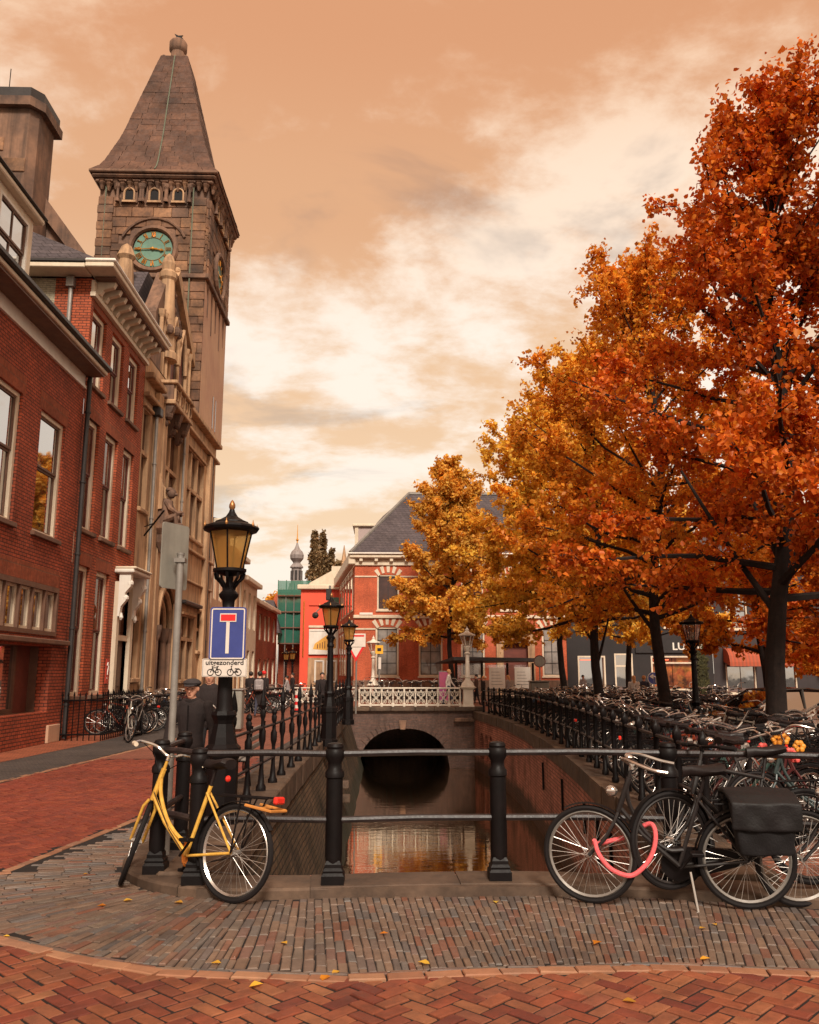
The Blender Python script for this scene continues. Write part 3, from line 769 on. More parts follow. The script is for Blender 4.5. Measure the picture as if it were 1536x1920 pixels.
# balustrade: posts, rails and scrollwork panels
def balustrade(parent, x0, x1, y, z0, n, depth=.07):
    MB().cbox(x0, x1, y - .05, y + .05, z0 + .745, z0 + .81, .015).build('top_rail', M['white_iron'], parent)
    MB().cbox(x0, x1, y - .045, y + .045, z0 + .03, z0 + .10, .012).build('bottom_rail', M['white_iron'], parent)
    MB().box(x0, x1, y - .02, y + .02, z0 + .60, z0 + .63).build('middle_rail', M['white_iron'], parent)
    st = (x1 - x0) / n; post = MB(); post.lathe([(.055, 0), (.055, .12), (.035, .16), (.028, .34), (.04, .37), (.028, .40), (.03, .58), (.045, .62), (.045, .745)], 8)
    pm = post.mesh('post', M['white_iron']); sc = MB()
    for sx in (-1, 1):
        def spiral(cx, cz, r, a0, turns, dirn): return [(cx + r * (1 - .72 * k / 14) * math.cos(a0 + dirn * turns * 2 * math.pi * k / 14), 0, cz + r * (1 - .72 * k / 14) * math.sin(a0 + dirn * turns * 2 * math.pi * k / 14)) for k in range(15)]
        sc.tube(spiral(sx * .115, .51, .085, math.pi / 2 if sx > 0 else math.pi / 2, 1.2, sx), .013, 4)
        sc.tube(spiral(sx * .115, .22, .085, -math.pi / 2, 1.2, -sx), .013, 4)
        sc.tube([(-sx * .19, 0, .12), (-sx * .06, 0, .3), (sx * .06, 0, .42), (sx * .19, 0, .58)], .014, 4)
    sc.ring((0, 0, .365), .055, .013, 'y', 10, 4); sc.lathe([(.002, .58), (.03, .66), (.012, .7), (.002, .745)], 6)
    sm = sc.mesh('scroll_panel', M['white_iron'])
    for k in range(n + 1):
        o = link('post', pm, parent, False); o.location = (x0 + st * k, y, z0)
        if k < n:
            p = link('scroll_panel', sm, parent, False); p.location = (x0 + st * (k + .5), y, z0)
balustrade(br, -1.05, 3.28, BY + .1, .235, 9)
# ================================================================== houses on the left
FX = -8.05
TL = frame_T((FX, 0, 0), (0, 1, 0), (1, 0, 0))      # u = place Y, n = out into the street, z = up
def pipe(parent, T, u, n, z0, z1, r=.05, mat='zinc_dark'):
    m = MB(T); m.tube([(u, n, z0), (u, n, z1)], r, 8)
    for z in np.arange(z0 + .8, z1, 1.9): m.lathe([(r * 1.35, 0), (r * 1.35, .05)], 8, (u, n, z))
    return m.build('drain_pipe', M[mat], parent)

# ---- brick house with the shop front, nearest on the left
h1 = thing('brick_house', 'red brick shop house with white frieze and dark gutter at the left edge', 'house', (FX - 4, 16, 0))
H1A, H1B = 8.0, 22.08
wins = [(16.85, 18.4, 4.85, 7.75), (19.45, 20.98, 4.85, 7.75), (14.2, 15.75, 4.85, 7.75)]
holes = wins + [(14.0, 21.32, 2.53, 3.70), (12.0, 21.15, .74, 2.28)]
m = MB(TL); wall_sheet(m, H1A, H1B, 0, 9.1, holes, .3); m.build('wall', M['brick_one'], h1)
MB().add([(FX, H1A, 0), (FX, H1A, 9.6), (FX - 9, H1A, 9.6), (FX - 9, H1A, 0)], [(0, 1, 2, 3)]).build('side_wall', M['brick_one'], h1)
for (a, b, c, d) in wins:
    window(h1, TL, a, b, c, d, 'cream', 'brown_wood', 'glass', .12, .55, arch=.42, fw=.10, sill='brown_wood')
# transom window of small lights
tw = MB(TL)
for z0, z1 in ((2.53, 2.63), (3.58, 3.70)): tw.box(14.0, 21.32, -.2, .03, z0, z1)
tw.box(21.22, 21.32, -.2, .03, 2.63, 3.58)
tro = tw.build('transom_window', M['brown_wood'], h1)
for k in range(8):
    u = 21.22 - .72 * k
    MB(TL).box(u - .72, u - .64, -.18, .02, 2.63, 3.58).build('mullion', M['brown_wood'], tro)
    f = MB(TL); a, b = u - .64, u
    f.box(a, a + .05, -.15, -.06, 2.63, 3.58); f.box(b - .05, b, -.15, -.06, 2.63, 3.58); f.box(a + .05, b - .05, -.15, -.06, 2.63, 2.70); f.box(a + .05, b - .05, -.15, -.06, 3.52, 3.58); f.build('sash', M['cream'], tro)
    MB(TL).quad((a + .04, -.1, 2.66), (b - .04, -.1, 2.66), (b - .04, -.1, 3.55), (a + .04, -.1, 3.55)).build('pane', M['glass'], tro)
MB(TL).cbox(10, 21.95, -.05, .16, 2.32, 2.44, .02).build('ledge', M['brown_wood'], h1)
MB(TL).box(10, 21.32, -.02, .02, 3.705, 4.10).build('flat_arch', M['brick_arch'], h1)
sw = MB(TL); sw.box(12, 20.42, -.62, -.5, .74, .84); sw.box(20.32, 20.42, -.62, -.5, .84, 2.28); sw.box(19.1, 19.16, -.6, -.52, .84, 2.28)
so = sw.build('shop_window', M['brown_wood'], h1)
for a, b in ((12, 19.1), (19.16, 20.32)): MB(TL).quad((a, -.56, .84), (b, -.56, .84), (b, -.56, 2.28), (a, -.56, 2.28)).build('pane', M['glass'], so)
MB(TL).box(20.42, 21.15, -.6, -.5, 0.74, 2.28).build('shop_door_panel', M['oxide'], h1)
m = MB(TL); m.quad((12, -.3, 2.28), (21.15, -.3, 2.28), (21.15, -.62, 2.28), (12, -.62, 2.28)); m.quad((21.15, -.3, 0), (21.15, -.62, 0), (21.15, -.62, 2.28), (21.15, -.3, 2.28)); m.quad((12, -.3, .74), (21.15, -.3, .74), (21.15, -.62, .74), (12, -.62, .74)); m.build('reveal', M['brown_wood'], h1)
MB(TL).cbox(21.2, 21.95, -.05, .06, 0, .42, .015).build('plinth_stone', M['stone_pink'], h1)
# frieze, gutter, roof
MB(TL).box(8, 22.02, -.02, .07, 9.10, 9.18).build('lower_moulding', M['white'], h1)
MB(TL).box(8, 22.00, -.02, .035, 9.18, 9.46).build('frieze', M['white'], h1)
MB(TL).prism([(8, .0), (22.12, .0), (22.12, .5), (8, .5)], 'z', 9.46, 9.52).build('soffit', M['brown_wood'], h1)
MB(TL).cbox(8, 22.16, .02, .56, 9.52, 9.63, .02).build('gutter_board', M['cream'], h1)
MB(TL).cbox(8, 22.24, .0, .66, 9.633, 9.76, .025).build('gutter', M['zinc_dark'], h1)
m = MB(); m.quad((FX + .3, 8, 9.72), (FX + .3, 22.05, 9.72), (FX - 3.6, 22.05, 10.6), (FX - 3.6, 8, 10.6)); m.quad((FX - 3.6, 8, 10.6), (FX - 3.6, 22.05, 10.6), (FX - 8.5, 22.05, 9.6), (FX - 8.5, 8, 9.6)); m.build('roof', M['slate'], h1)
pipe(h1, TL, 22.1, .12, .05, 9.6, .065)
# dormer
dz0, dz1, du0, du1, dn = 10.1, 12.45, 15.5, 19.4, -.55
d = MB(TL); wall_sheet(d, du0, du1, dz0 - .3, dz1, [(16.05, 17.5, 10.6, 12.28), (17.65, 19.2, 10.6, 12.28)], .1, dn)
d.quad((du1, dn, dz0 - .5), (du1, dn, dz1), (du1, dn - 2.5, dz1), (du1, dn - 2.5, dz0 - .5)); do = d.build('dormer', M['cream'], h1)
MB(TL).cbox(du0 - .1, du1 + .18, dn - 2.5, dn + .2, dz1, dz1 + .14, .03).build('dormer_roof', M['cream'], do)
MB(TL).cbox(du0 - .1, du1 + .24, dn - 2.5, dn + .26, dz1 + .143, dz1 + .2, .02).build('dormer_gutter', M['zinc_dark'], do)
TD = frame_T((FX + dn, 0, 0), (0, 1, 0), (1, 0, 0))
for a, b in ((16.05, 17.5), (17.65, 19.2)): window(do, TD, a, b, 10.6, 12.28, 'white', 'brown_wood', 'glass', .05, .5, sill=None, fw=.07, nx=2)

# ---- second house, three storeys
h2 = thing('brick_house', 'tall three-storey red brick house with bracketed white cornice and narrow windows', 'house', (FX - 4, 25, 0))
A, B = 22.10, 27.46
cols = [(22.30, 23.46), (24.02, 25.16), (25.72, 26.82)]
rows = [(9.42, 11.56), (5.42, 8.50), (1.06, 4.48)]
holes = [(a, b, z0, z1) for (z0, z1) in rows for k, (a, b) in enumerate(cols) if not (z0 == 1.06 and k == 2)]
holes.append((25.95, 27.15, .2, 4.3))
m = MB(TL); wall_sheet(m, A, B, 0, 12.25, holes, .25); m.build('wall', M['brick_two'], h2)
for h in holes[:-1]:
    window(h2, TL, *h, 'cream', 'oxide', ('glass_brown', 'glass_brown') if h[2] < 9 else 'glass', .14, .52, fw=.13, arch=.34, sill='stone_dark')
MB().add([(FX, A, 9.0), (FX, A, 12.3), (FX - 1.0, A, 12.3), (FX - 1.0, A, 9.0)], [(0, 1, 2, 3)]).build('side_pier', M['brick_two'], h2)
MB().add([(FX - 1.0, A + .01, 9.0), (FX - 1.0, A + .01, 12.3), (FX - 9, A + .01, 12.3), (FX - 9, A + .01, 9.0)], [(0, 1, 2, 3)]).build('side_wall', M['brick_pale'], h2)
m = MB(); m.quad((FX + .35, A - .1, 12.75), (FX + .35, B + .05, 12.75), (FX - 3.5, B + .05, 15.2), (FX - 3.5, A + 2.2, 15.2)); m.add([(FX + .35, A - .1, 12.75), (FX - 3.5, A + 2.2, 15.2), (FX - 9, A + 2.2, 15.2), (FX - 9, A - .1, 12.75)], [(0, 1, 2, 3)]); m.build('roof', M['slate'], h2)
# cornice with brackets, returning on the side
MB(TL).box(A - .02, B + .02, -.02, .06, 11.9, 12.26).build('frieze', M['cream'], h2)
MB(TL).box(A - .06, B + .0, -.02, .12, 11.78, 11.9).build('architrave', M['cream'], h2)
MB(TL).box(A - .02, B + .06, .06, .62, 12.30, 12.36).build('soffit', M['brown_wood'], h2)
MB(TL).cbox(A - .62, B + .12, -.02, .74, 12.365, 12.50, .02).build('cornice', M['cream'], h2)
MB(TL).cbox(A - .66, B + .16, -.02, .80, 12.503, 12.60, .03).build('gutter', M['white'], h2)
MB().cbox(FX - 9, FX - .03, A - .62, A - .0, 12.34, 12.48, .02).build('side_cornice', M['cream'], h2)
MB().cbox(FX - 9, FX - .03, A - .66, A - .0, 12.483, 12.58, .02).build('side_gutter', M['zinc_dark'], h2)
bm_ = MB(); bm_.prism([(.06, 11.92), (.14, 11.94), (.22, 12.08), (.50, 12.16), (.56, 12.30), (.06, 12.30)], 'x', -.08, .08)
for k in range(11):
    u = A + .3 + k * .48
    b = MB(lambda x, y, z, u=u: TL(u + x, y, z)); b.prism([(.06, 11.92), (.14, 11.94), (.22, 12.08), (.50, 12.16), (.56, 12.30), (.06, 12.30)], 'x', -.085, .085); b.build('bracket', M['cream'], h2)
pipe(h2, frame_T((FX, 0, 0), (0, 1, 0), (1, 0, 0)), A - .08, -.55, 9.6, 12.1, .06, 'zinc')
MB().box(FX - .65, FX - .45, A - .2, A - .01, 12.0, 12.28).build('rain_hopper', M['zinc'], h2)
# doorway with carved consoles
dw = MB(TL); dw.box(25.72, 25.95, -.25, .12, 0, 4.35); dw.box(27.15, 27.40, -.25, .12, 0, 4.35); dw.box(25.95, 27.15, -.25, .04, 2.62, 2.78); dw.box(25.95, 27.15, -.25, .04, 4.15, 4.35)
do_ = dw.build('door_frame', M['cream'], h2)
for u in (25.83, 27.28):
    c = MB(TL); c.prism([(.12, 3.35), (.2, 3.4), (.22, 3.7), (.36, 3.85), (.34, 4.1), (.5, 4.25), (.5, 4.62), (.12, 4.62)], 'x', u - .12, u + .12) if False else None
    c = MB(lambda x, y, z, u=u: TL(u + x, y, z)); c.prism([(.12, 3.3), (.17, 3.32), (.2, 3.6), (.34, 3.78), (.3, 4.0), (.46, 4.2), (.46, 4.6), (.12, 4.6)], 'x', -.11, .11)
    c.ball((0, .30, 3.86), (.13, .1, .1), 8, 5); c.ball((0, .40, 4.3), (.13, .12, .12), 8, 5); c.lathe([(.02, 0), (.07, .08), (.03, .22)], 6, (0, .2, 3.2)); c.build('console', M['white'], do_)
MB(TL).cbox(25.62, 27.52, -.1, .56, 4.6, 4.72, .03).build('door_canopy', M['white'], do_)
MB(TL).cbox(25.66, 27.48, -.1, .62, 4.723, 4.8, .03).build('canopy_moulding', M['cream'], do_)
MB(TL).quad((25.95, -.1, 2.78), (27.15, -.1, 2.78), (27.15, -.1, 4.15), (25.95, -.1, 4.15)).build('fanlight_pane', M['glass_brown'], do_)
dd = MB(TL).box(25.95, 27.15, -.24, -.1, .2, 2.62).build('door', M['brown_wood'], h2)
for z0, z1 in ((.35, 1.1), (1.25, 2.45)):
    for a in (26.05, 26.6): MB(TL).cbox(a, a + .45, -.11, -.08, z0, z1, .02).build('door_panel', M['brown_wood'], dd)
MB(TL).ball((26.1, -.05, 1.2), .035).build('handle', M['gold'], dd)
MB(TL).box(25.8, 27.3, -.1, .45, 0, .18).build('door_step', M['stone_dark'], h2)
# small red and white notice on the wall
nt = thing('wall_notice', 'small red notice with white mark on the tall brick house', 'sign', TL(25.45, .02, 1.7))
MB(TL).box(25.32, 25.58, .003, .02, 1.35, 2.05).build('board', plain('notice_red', (.62, .06, .03), bump=0), nt)
m = MB(TL); m.tube([(25.39, .023, 1.86), (25.45, .023, 1.95), (25.51, .023, 1.86), (25.45, .023, 1.68), (25.45, .023, 1.6)], .018, 4); m.box(25.43, 25.47, .021, .026, 1.48, 1.53); m.build('mark', M['white'], nt)

# ---- tall chimney block behind the houses
ch = thing('chimney_stack', 'massive weathered chimney block rising behind the houses at the left edge', 'chimney', (-13, 25, 10))
m = MB(); m.prism([(-16, 24.0), (-11.05, 24.0), (-10.85, 24.25), (-10.85, 25.4), (-16, 25.4)], 'z', 9.5, 18.9); m.build('stack', M['stone_dark'], ch)
m = MB(); m.prism([(-16.3, 23.8), (-10.98, 23.8), (-10.66, 24.2), (-10.66, 25.6), (-16.3, 25.6)], 'z', 18.85, 19.15); m.build('cap_course', M['stone_dark'], ch)
m = MB(); m.prism([(-16.2, 23.88), (-11.02, 23.88), (-10.74, 24.22), (-10.74, 25.52), (-16.2, 25.52)], 'z', 19.15, 19.5); m.build('cap', M['zinc_dark'], ch)
for k, (x, z) in enumerate([(-11.6, 15.4), (-12.3, 15.9), (-11.4, 16.9), (-12.0, 14.5), (-11.3, 13.8), (-12.1, 17.6)]):
    MB().cbox(x - .4, x + .35, 23.96, 24.02, z - .22, z + .24, .02).build('stone', M['stone_block'], ch)
m = MB(); m.prism([(-11.35, 16.5), (-11.2, 17.0), (-8.8, 13.75), (-8.8, 13.2)], 'y', 25.2, 25.7); m.build('gable_coping', M['stone_dark'], ch)
m = MB(); m.add([(-16, 25.45, 10), (-8.75, 25.45, 10), (-8.75, 25.45, 13.2), (-11.3, 25.45, 16.6), (-16, 25.45, 16.6)], [(0, 1, 2, 3, 4)]); m.build('gable_wall', M['stone_dark'], ch)
MB().tube([(-12.0, 24.5, 19.5), (-12.0, 24.5, 20.6)], .015, 4).build('lightning_rod', M['iron'], ch)

# ---- stone building with gothic oriel
h3 = thing('stone_post_office', 'ornate sandstone building with gothic oriel gable and portal beside the clock tower', 'building', (FX - 4, 32, 0))
A3, B3 = 27.5, 39.7
wn3 = [(27.62, 28.42, 7.0, 10.35), (30.2, 32.45, 7.05, 10.65), (33.75, 37.25, 7.2, 10.7), (27.75, 28.5, 1.5, 4.6), (37.2, 37.95, 2.6, 4.2)]
holes = wn3 + [(30.3, 33.3, .3, 4.9), (34.4, 36.6, 1.4, 3.9)]
m = MB(TL); wall_sheet(m, A3, B3, 0, 12.2, holes, .45); m.build('wall', M['stone'], h3)
def stone_lights(a, b, z0, z1, nx, zt, root):
    f = MB(TL); f.box(a, b, -.17, -.03, zt - .07, zt + .07); o = f.build('window', M['stone'], root)
    for i in range(1, nx):
        u = a + (b - a) * i / nx
        MB(TL).cbox(u - .07, u + .07, -.18, -.02, z0, zt - .07, .02).build('mullion', M['stone'], o); MB(TL).cbox(u - .07, u + .07, -.18, -.02, zt + .07, z1, .02).build('mullion', M['stone'], o)
    for i in range(nx):
        for p, q in ((z0, zt - .07), (zt + .07, z1)):
            u0, u1 = a + (b - a) * i / nx, a + (b - a) * (i + 1) / nx
            MB(TL).quad((u0, -.16, p), (u1, -.16, p), (u1, -.16, q), (u0, -.16, q)).build('pane', M['glass_red'], o)
    MB(TL).cbox(a - .12, b + .12, -.1, .1, z0 - .16, z0 - .004, .03).build('sill', M['stone'], o)
    MB(TL).cbox(a - .14, b + .14, -.02, .1, z1 + .05, z1 + .16, .02).build('hood', M['stone'], o)
stone_lights(*wn3[0], 1, 8.9, h3); stone_lights(*wn3[1], 2, 9.12, h3); stone_lights(*wn3[2], 3, 9.16, h3); stone_lights(*wn3[3], 1, 3.4, h3); stone_lights(*wn3[4], 1, 3.5, h3); stone_lights(34.4, 36.6, 1.4, 3.9, 2, 3.0, h3)
for z, n, hh in ((11.35, .22, .14), (12.1, .30, .2), (6.55, .14, .12), (5.3, .10, .1)):
    MB(TL).cbox(32.6 if z > 11 else 28.9, B3, -.05, n, z, z + hh, .03).build('string_course', M['stone'], h3)
for z, n, hh in ((10.75, .22, .16), (11.4, .3, .2)):
    MB(TL).cbox(A3 + .02, 29.3, -.05, n, z, z + hh, .03).build('string_course', M['stone'], h3)
MB(TL).box(A3 + .02, 29.3, -.3, -.01, 11.6, 13.6).build('side_bay_wall', M['stone_dark'], h3)
for u in (29.05, 29.75, 33.1, 37.9):                               # buttress strips
    MB(TL).cbox(u - .24, u + .24, -.02, .2, 0.0, 11.3, .03).build('pilaster', M['stone'], h3)
pipe(h3, TL, 28.78, .12, .3, 11.0, .055, 'zinc'); pipe(h3, TL, 32.85, .14, 5.5, 11.2, .05, 'zinc'); pipe(h3, TL, 38.6, .1, .3, 11.5, .04, 'zinc_dark')
MB(TL).cbox(28.6, 28.98, -.02, .28, 10.4, 10.72, .03).build('rain_hopper', M['zinc_dark'], h3)
# oriel balcony on consoles
o = MB(TL).cbox(29.45, 32.3, -.02, .55, 11.1, 11.28, .03).build('oriel_floor', M['stone'], h3)
MB(TL).cbox(29.42, 32.34, -.02, .60, 11.86, 12.0, .03).build('oriel_rail', M['stone'], o)
MB(TL).box(29.5, 32.25, .0, .46, 11.28, 11.86).build('parapet', M['stone_dark'], o)
for k in range(4):
    u = 29.66 + k * .7
    MB(TL).ring(T_ := (u + .3, .47, 11.57), .2, .035, 'y', 14, 5).build('tracery_ring', M['stone'], o)
    MB(TL).cbox(u - .06, u + .02, .44, .53, 11.28, 11.86, .01).build('parapet_post', M['stone'], o)
for u in (29.7, 30.85, 32.0):
    c = MB(lambda x, y, z, u=u: TL(u + x, y, z)); c.prism([(0, 10.25), (.12, 10.3), (.2, 10.6), (.42, 10.85), (.5, 11.1), (0, 11.1)], 'x', -.17, .17); c.ball((0, .28, 10.75), (.2, .16, .2), 8, 6); c.ball((0, .16, 10.45), (.14, .13, .14), 8, 6); c.build('console', M['stone_dark'], o)
# gothic gable above the oriel
TG = frame_T((FX - .3, 0, 0), (0, 1, 0), (1, 0, 0))
g = MB(TG); g.prism([(29.4, 12.0), (34.88, 12.0), (34.88, 14.6), (31.6, 16.9), (31.0, 16.9), (29.4, 14.6)], 'y', -.5, 0.0); go = g.build('gable', M['stone_dark'], h3)
g = MB(TG); g.prism([(34.86, 14.45), (34.88, 14.95), (31.7, 17.3), (31.4, 16.95)], 'y', -.45, .22); g.build('gable_coping', M['stone'], go)
for u in (29.75, 30.1, 30.6, 31.05, 32.35, 33.7, 34.3):                        # clustered shafts
    c = MB(TG); c.lathe([(.12, 0), (.12, .15), (.075, .22), (.075, 2.5), (.12, 2.62), (.15, 2.8)], 10, (u, .12, 12.0)); c.build('shaft', M['stone'], go)
for k in range(2):                                                 # pointed tracery arches
    u0 = 31.4 + k * 1.3; pts = [(u0 - .28, .14, 13.6), (u0 - .22, .14, 14.2), (u0, .14, 14.8), (u0 + .3, .14, 15.3), (u0 + .6, .14, 14.8), (u0 + .82, .14, 14.2), (u0 + .88, .14, 13.6)]
    MB(TG).tube(pts, .085, 6).build('arch_moulding', M['stone'], go)
    MB(TG).prism([(u0 - .18, 12.6), (u0 + .78, 12.6), (u0 + .74, 14.2), (u0 + .3, 15.1), (u0 - .14, 14.2)], 'y', .003, .02).build('blind_arch', M['oxide'], go)
for k in range(22):                                                # carved foliage on the gable
    t = random.random(); u = 30.3 + random.random() * (3.6 * (1 - t * .7)); z = 14.3 + t * 2.2
    MB(TG).ball((u, .05, z), (random.uniform(.08, .17), .1, random.uniform(.08, .18)), 7, 5).build('carving', M['stone_dark'], go)
for k in range(9):
    t = k / 8; MB(TG).ball((34.7 - 3.0 * t, .1, 14.95 + 2.35 * t), (.14, .13, .16), 7, 5).build('crocket', M['stone'], go)
c = MB(TG); c.lathe([(.5, 0), (.5, .25), (.4, .35), (.4, .9), (.52, 1.0), (.52, 1.2), (.34, 1.35), (.3, 2.2), (.26, 3.2), (.33, 3.3), (.35, 3.5), (.24, 3.62), (.27, 3.9), (.16, 4.2), (.02, 4.35)], 10, (30.75, .0, 13.2)); c.build('turret', M['stone'], go)
for k in range(10):
    a = 2 * math.pi * k / 10; MB(TG).ball((30.75 + .5 * math.cos(a), .5 * math.sin(a), 14.3), (.14, .14, .2), 6, 5).build('turret_leaf', M['stone_dark'], go)
c = MB(TG); c.lathe([(.42, 0), (.42, 1.5), (.34, 1.6), (.26, 2.6), (.36, 2.75), (.28, 2.95), (.2, 3.15), (.02, 3.3)], 10, (30.3, -1.5, 14.4)); c.build('turret', M['stone'], go)
m = MB(TG); m.prism([(28.0, 12.0), (34.8, 12.0), (34.8, 13.0), (32.0, 17.0), (31.2, 17.0), (28.0, 13.0)], 'y', -3.2, -.9); m.build('slate_roof_wall', M['slate'], h3)
m = MB(TL); m.quad((A3, .0, 12.25), (34.9, .0, 12.25), (34.9, -3.5, 15.5), (A3, -3.5, 15.5)); m.build('roof', M['slate'], h3)
# portal with round arch and columns
p = MB(TL); arc = [(31.8 + 1.5 * math.cos(t), 3.3 + 1.6 * math.sin(t)) for t in np.linspace(0, math.pi, 15)]
for (a, b) in zip(arc[:-1], arc[1:]): p.quad((a[0], -.02, a[1]), (b[0], -.02, b[1]), (b[0], -.02, 4.95), (a[0], -.02, 4.95))
po = p.build('portal_arch', M['stone'], h3)
for rr, n, w in ((1.5, .06, .13), (1.24, -.12, .10), (1.0, -.28, .09)):
    pts = [(31.8 + rr * math.cos(t), n, 3.3 + rr * 1.07 * math.sin(t)) for t in np.linspace(0, math.pi, 17)]
    MB(TL).tube(pts, w, 6).build('arch_moulding', M['stone'], po)
    for s_ in (-1, 1):
        c = MB(TL); c.lathe([(.2, 0), (.2, .5), (.13, .62), (.12, 2.3), (.17, 2.42), (.23, 2.7), (.23, 2.85)], 10, (31.8 + s_ * rr, n, .45)); c.build('column', M['stone_dark'], po)
MB(TL).box(30.3, 33.3, -.6, -.5, .1, 4.9).build('portal_door', M['oxide'], po)
MB(TL).cbox(30.0, 33.6, -.4, .5, 0, .42, .03).build('plinth', M['stone_dark'], po)
for u in (30.25, 33.35): MB(TL).cbox(u - .3, u + .3, -.1, .34, 0.0, 1.0, .05).build('plinth_block', M['stone_dark'], po)
MB(TL).cbox(33.9, 37.1, -.02, .25, 4.35, 4.5, .03).build('ledge', M['zinc_dark'], h3)
MB(TL).cbox(33.8, 34.5, .0, .12, 5.6, 6.5, .03).build('stone_plaque', M['stone_dark'], h3)
for k, (u, zz) in enumerate(((37.5, 13.3), (38.1, 13.3))): MB().cbox(-7.875, -7.85, u, u + .16, zz - .75, zz + .75, .004).build('slit_window', M['glass_brown'], h3)
# winged statue on its corbel
st = thing('winged_statue', 'crouching winged stone figure on a corbel of the sandstone facade', 'statue', TL(29.6, .5, 6.6))
m = MB(TL)
m.tube([(29.55, .25, 6.72), (29.55, .3, 7.0), (29.58, .38, 7.35), (29.6, .45, 7.62)], [.3, .3, .27, .17], 9); m.ball((29.62, .55, 7.86), (.15, .16, .19), 9, 7); m.ball((29.63, .69, 7.82), (.07, .09, .06), 7, 5); m.ball((29.6, .48, 7.98), (.13, .15, .1), 8, 5)
for s_ in (-1, 1):
    m.tube([(29.58 + s_ * .2, .45, 7.5), (29.58 + s_ * .3, .62, 7.25), (29.58 + s_ * .2, .85, 7.1), (29.58 + s_ * .1, .95, 7.15)], [.1, .09, .07, .08], 7)
    m.tube([(29.58 + s_ * .16, .35, 6.85), (29.58 + s_ * .24, .8, 7.0), (29.58 + s_ * .22, .82, 6.72)], [.15, .13, .09], 7); m.ball((29.58 + s_ * .22, .92, 6.7), (.08, .15, .06), 7, 5)
for k in range(14): m.ball((29.55 + random.uniform(-.3, .3), random.uniform(.1, .5), 6.7 + random.random() * .8), (random.uniform(.08, .16), .1, random.uniform(.08, .16)), 6, 5)
m.build('body', M['stone_dark'], st, True)
for s_, h_ in ((-.28, 8.5), (.2, 8.2)):
    m = MB(lambda x, y, z, s_=s_: TL(29.55 + s_ + x, y, z)); m.prism([(.0, 7.2), (.34, 7.25), (.36, 8.0), (.22, h_), (.08, h_ - .12), (-.02, 7.8)], 'x', -.05, .05); m.build('wing', M['stone'], st)
c = MB(TL); c.lathe([(.1, 0), (.3, .35), (.34, .6), (.5, .8), (.5, .95)], 8, (29.6, .35, 5.75)); c.build('corbel', M['stone_dark'], st)
# flag pole holder
fp = thing('flag_pole', 'thin dark flag pole sticking out from the corner of the sandstone building', 'pole', TL(28.2, .1, 5.6))
MB(TL).tube([(28.3, .05, 6.15), (27.0, 1.0, 6.75)], .03, 6).build('pole', M['iron'], fp); MB(TL).tube([(28.3, .05, 6.45), (27.6, .55, 6.45)], .02, 5).build('stay', M['iron'], fp)

# ---- clock tower
M['copper_dull'] = plain('dull_verdigris', (.17, .19, .13), (.13, .14, .10), rough=.7)
tw = thing('clock_tower', 'dark sandstone clock tower with steep stone spire above the left street', 'tower', (-10.3, 37.4, 0))
X0, X1, Y0, Y1, ZT = -12.72, -7.87, 34.9, 39.9, 23.0
MB().box(X0 + .03, X1 - .03, Y0 + .03, Y1 - .03, 12.3, ZT).build('core', M['stone_dark'], tw); MB().box(X0 + .03, FX - .7, Y0 + .03, Y1 - .03, 0, 12.3).build('lower_core', M['stone_dark'], tw)
MB().quad((X1 - .002, Y0, 12.3), (X1 - .002, Y1, 12.3), (X1 - .002, Y1, 18.5), (X1 - .002, Y0, 18.5)).build('street_face', M['stone_pink'], tw)
CZ, CR = 19.88, .84; CXS = -10.2; CYE = 37.5
def in_clock(u, z, c): return (u - c) ** 2 + (z - CZ) ** 2 < (CR + .34) ** 2
def stones(face):
    z = 13.0 if face == 's' else 18.75; row = 0
    while z < 22.0:
        hgt = random.choice((.36, .42, .48)); row += 1
        a0, a1 = (X0, X1) if face == 's' else (Y0, Y1)
        u = a0 + (.0 if row % 2 else -.3)
        while u < a1:
            ln = random.uniform(.55, .95); p, q = max(u, a0) + .008, min(u + ln, a1) - .008; u += ln
            if q - p < .1: continue
            c = CXS if face == 's' else CYE
            if in_clock((p + q) / 2, z + hgt / 2, c): continue
            if face == 's' and 18.4 < z + hgt < 18.8: pass
            d = random.uniform(0, .02); m = MB()
            if face == 's': m.cbox(p, q, Y0 - .02 - d, Y0 + .05, z + .008, z + hgt - .008, .018)
            else: m.cbox(X1 - .05, X1 + .02 + d, p, q, z + .008, z + hgt - .008, .018)
            m.build('stone', M['stone_block'], tw)
        z += hgt
stones('s'); stones('e')
# corner strips and side quoins
for k in range(9):
    z0 = 18.74 + k * .4; d = .03 * (k % 2)
    for x in (X0 + .35, X1 - .42): MB().cbox(x - .32 - d, x + .32 + d, Y0 - .11, Y0, z0 + .006, z0 + .394, .02).build('quoin', M['stone_block'], tw)
    for y in (Y0 + .42, Y1 - .42): MB().cbox(X1, X1 + .09, y - .32 - d, y + .32 + d, z0 + .006, z0 + .394, .02).build('quoin', M['stone_block'], tw)
m = MB(); m.cbox(X0 - .12, X1 + .16, Y0 - .16, Y0 + .1, 18.5, 18.72, .03); m.cbox(X1 - .1, X1 + .16, Y0 + .1, Y1 + .1, 18.5, 18.72, .03); m.build('string_course', M['stone_dark'], tw)
for k in range(5):
    y = Y0 + .5 + k * .9; MB().tube([(X1 + .02, y, 18.5), (X1 + .02, y + .1, 17.0 - (k % 2) * .5)], [.05, .02], 5).build('drip_stain_rib', M['stone_dark'], tw)
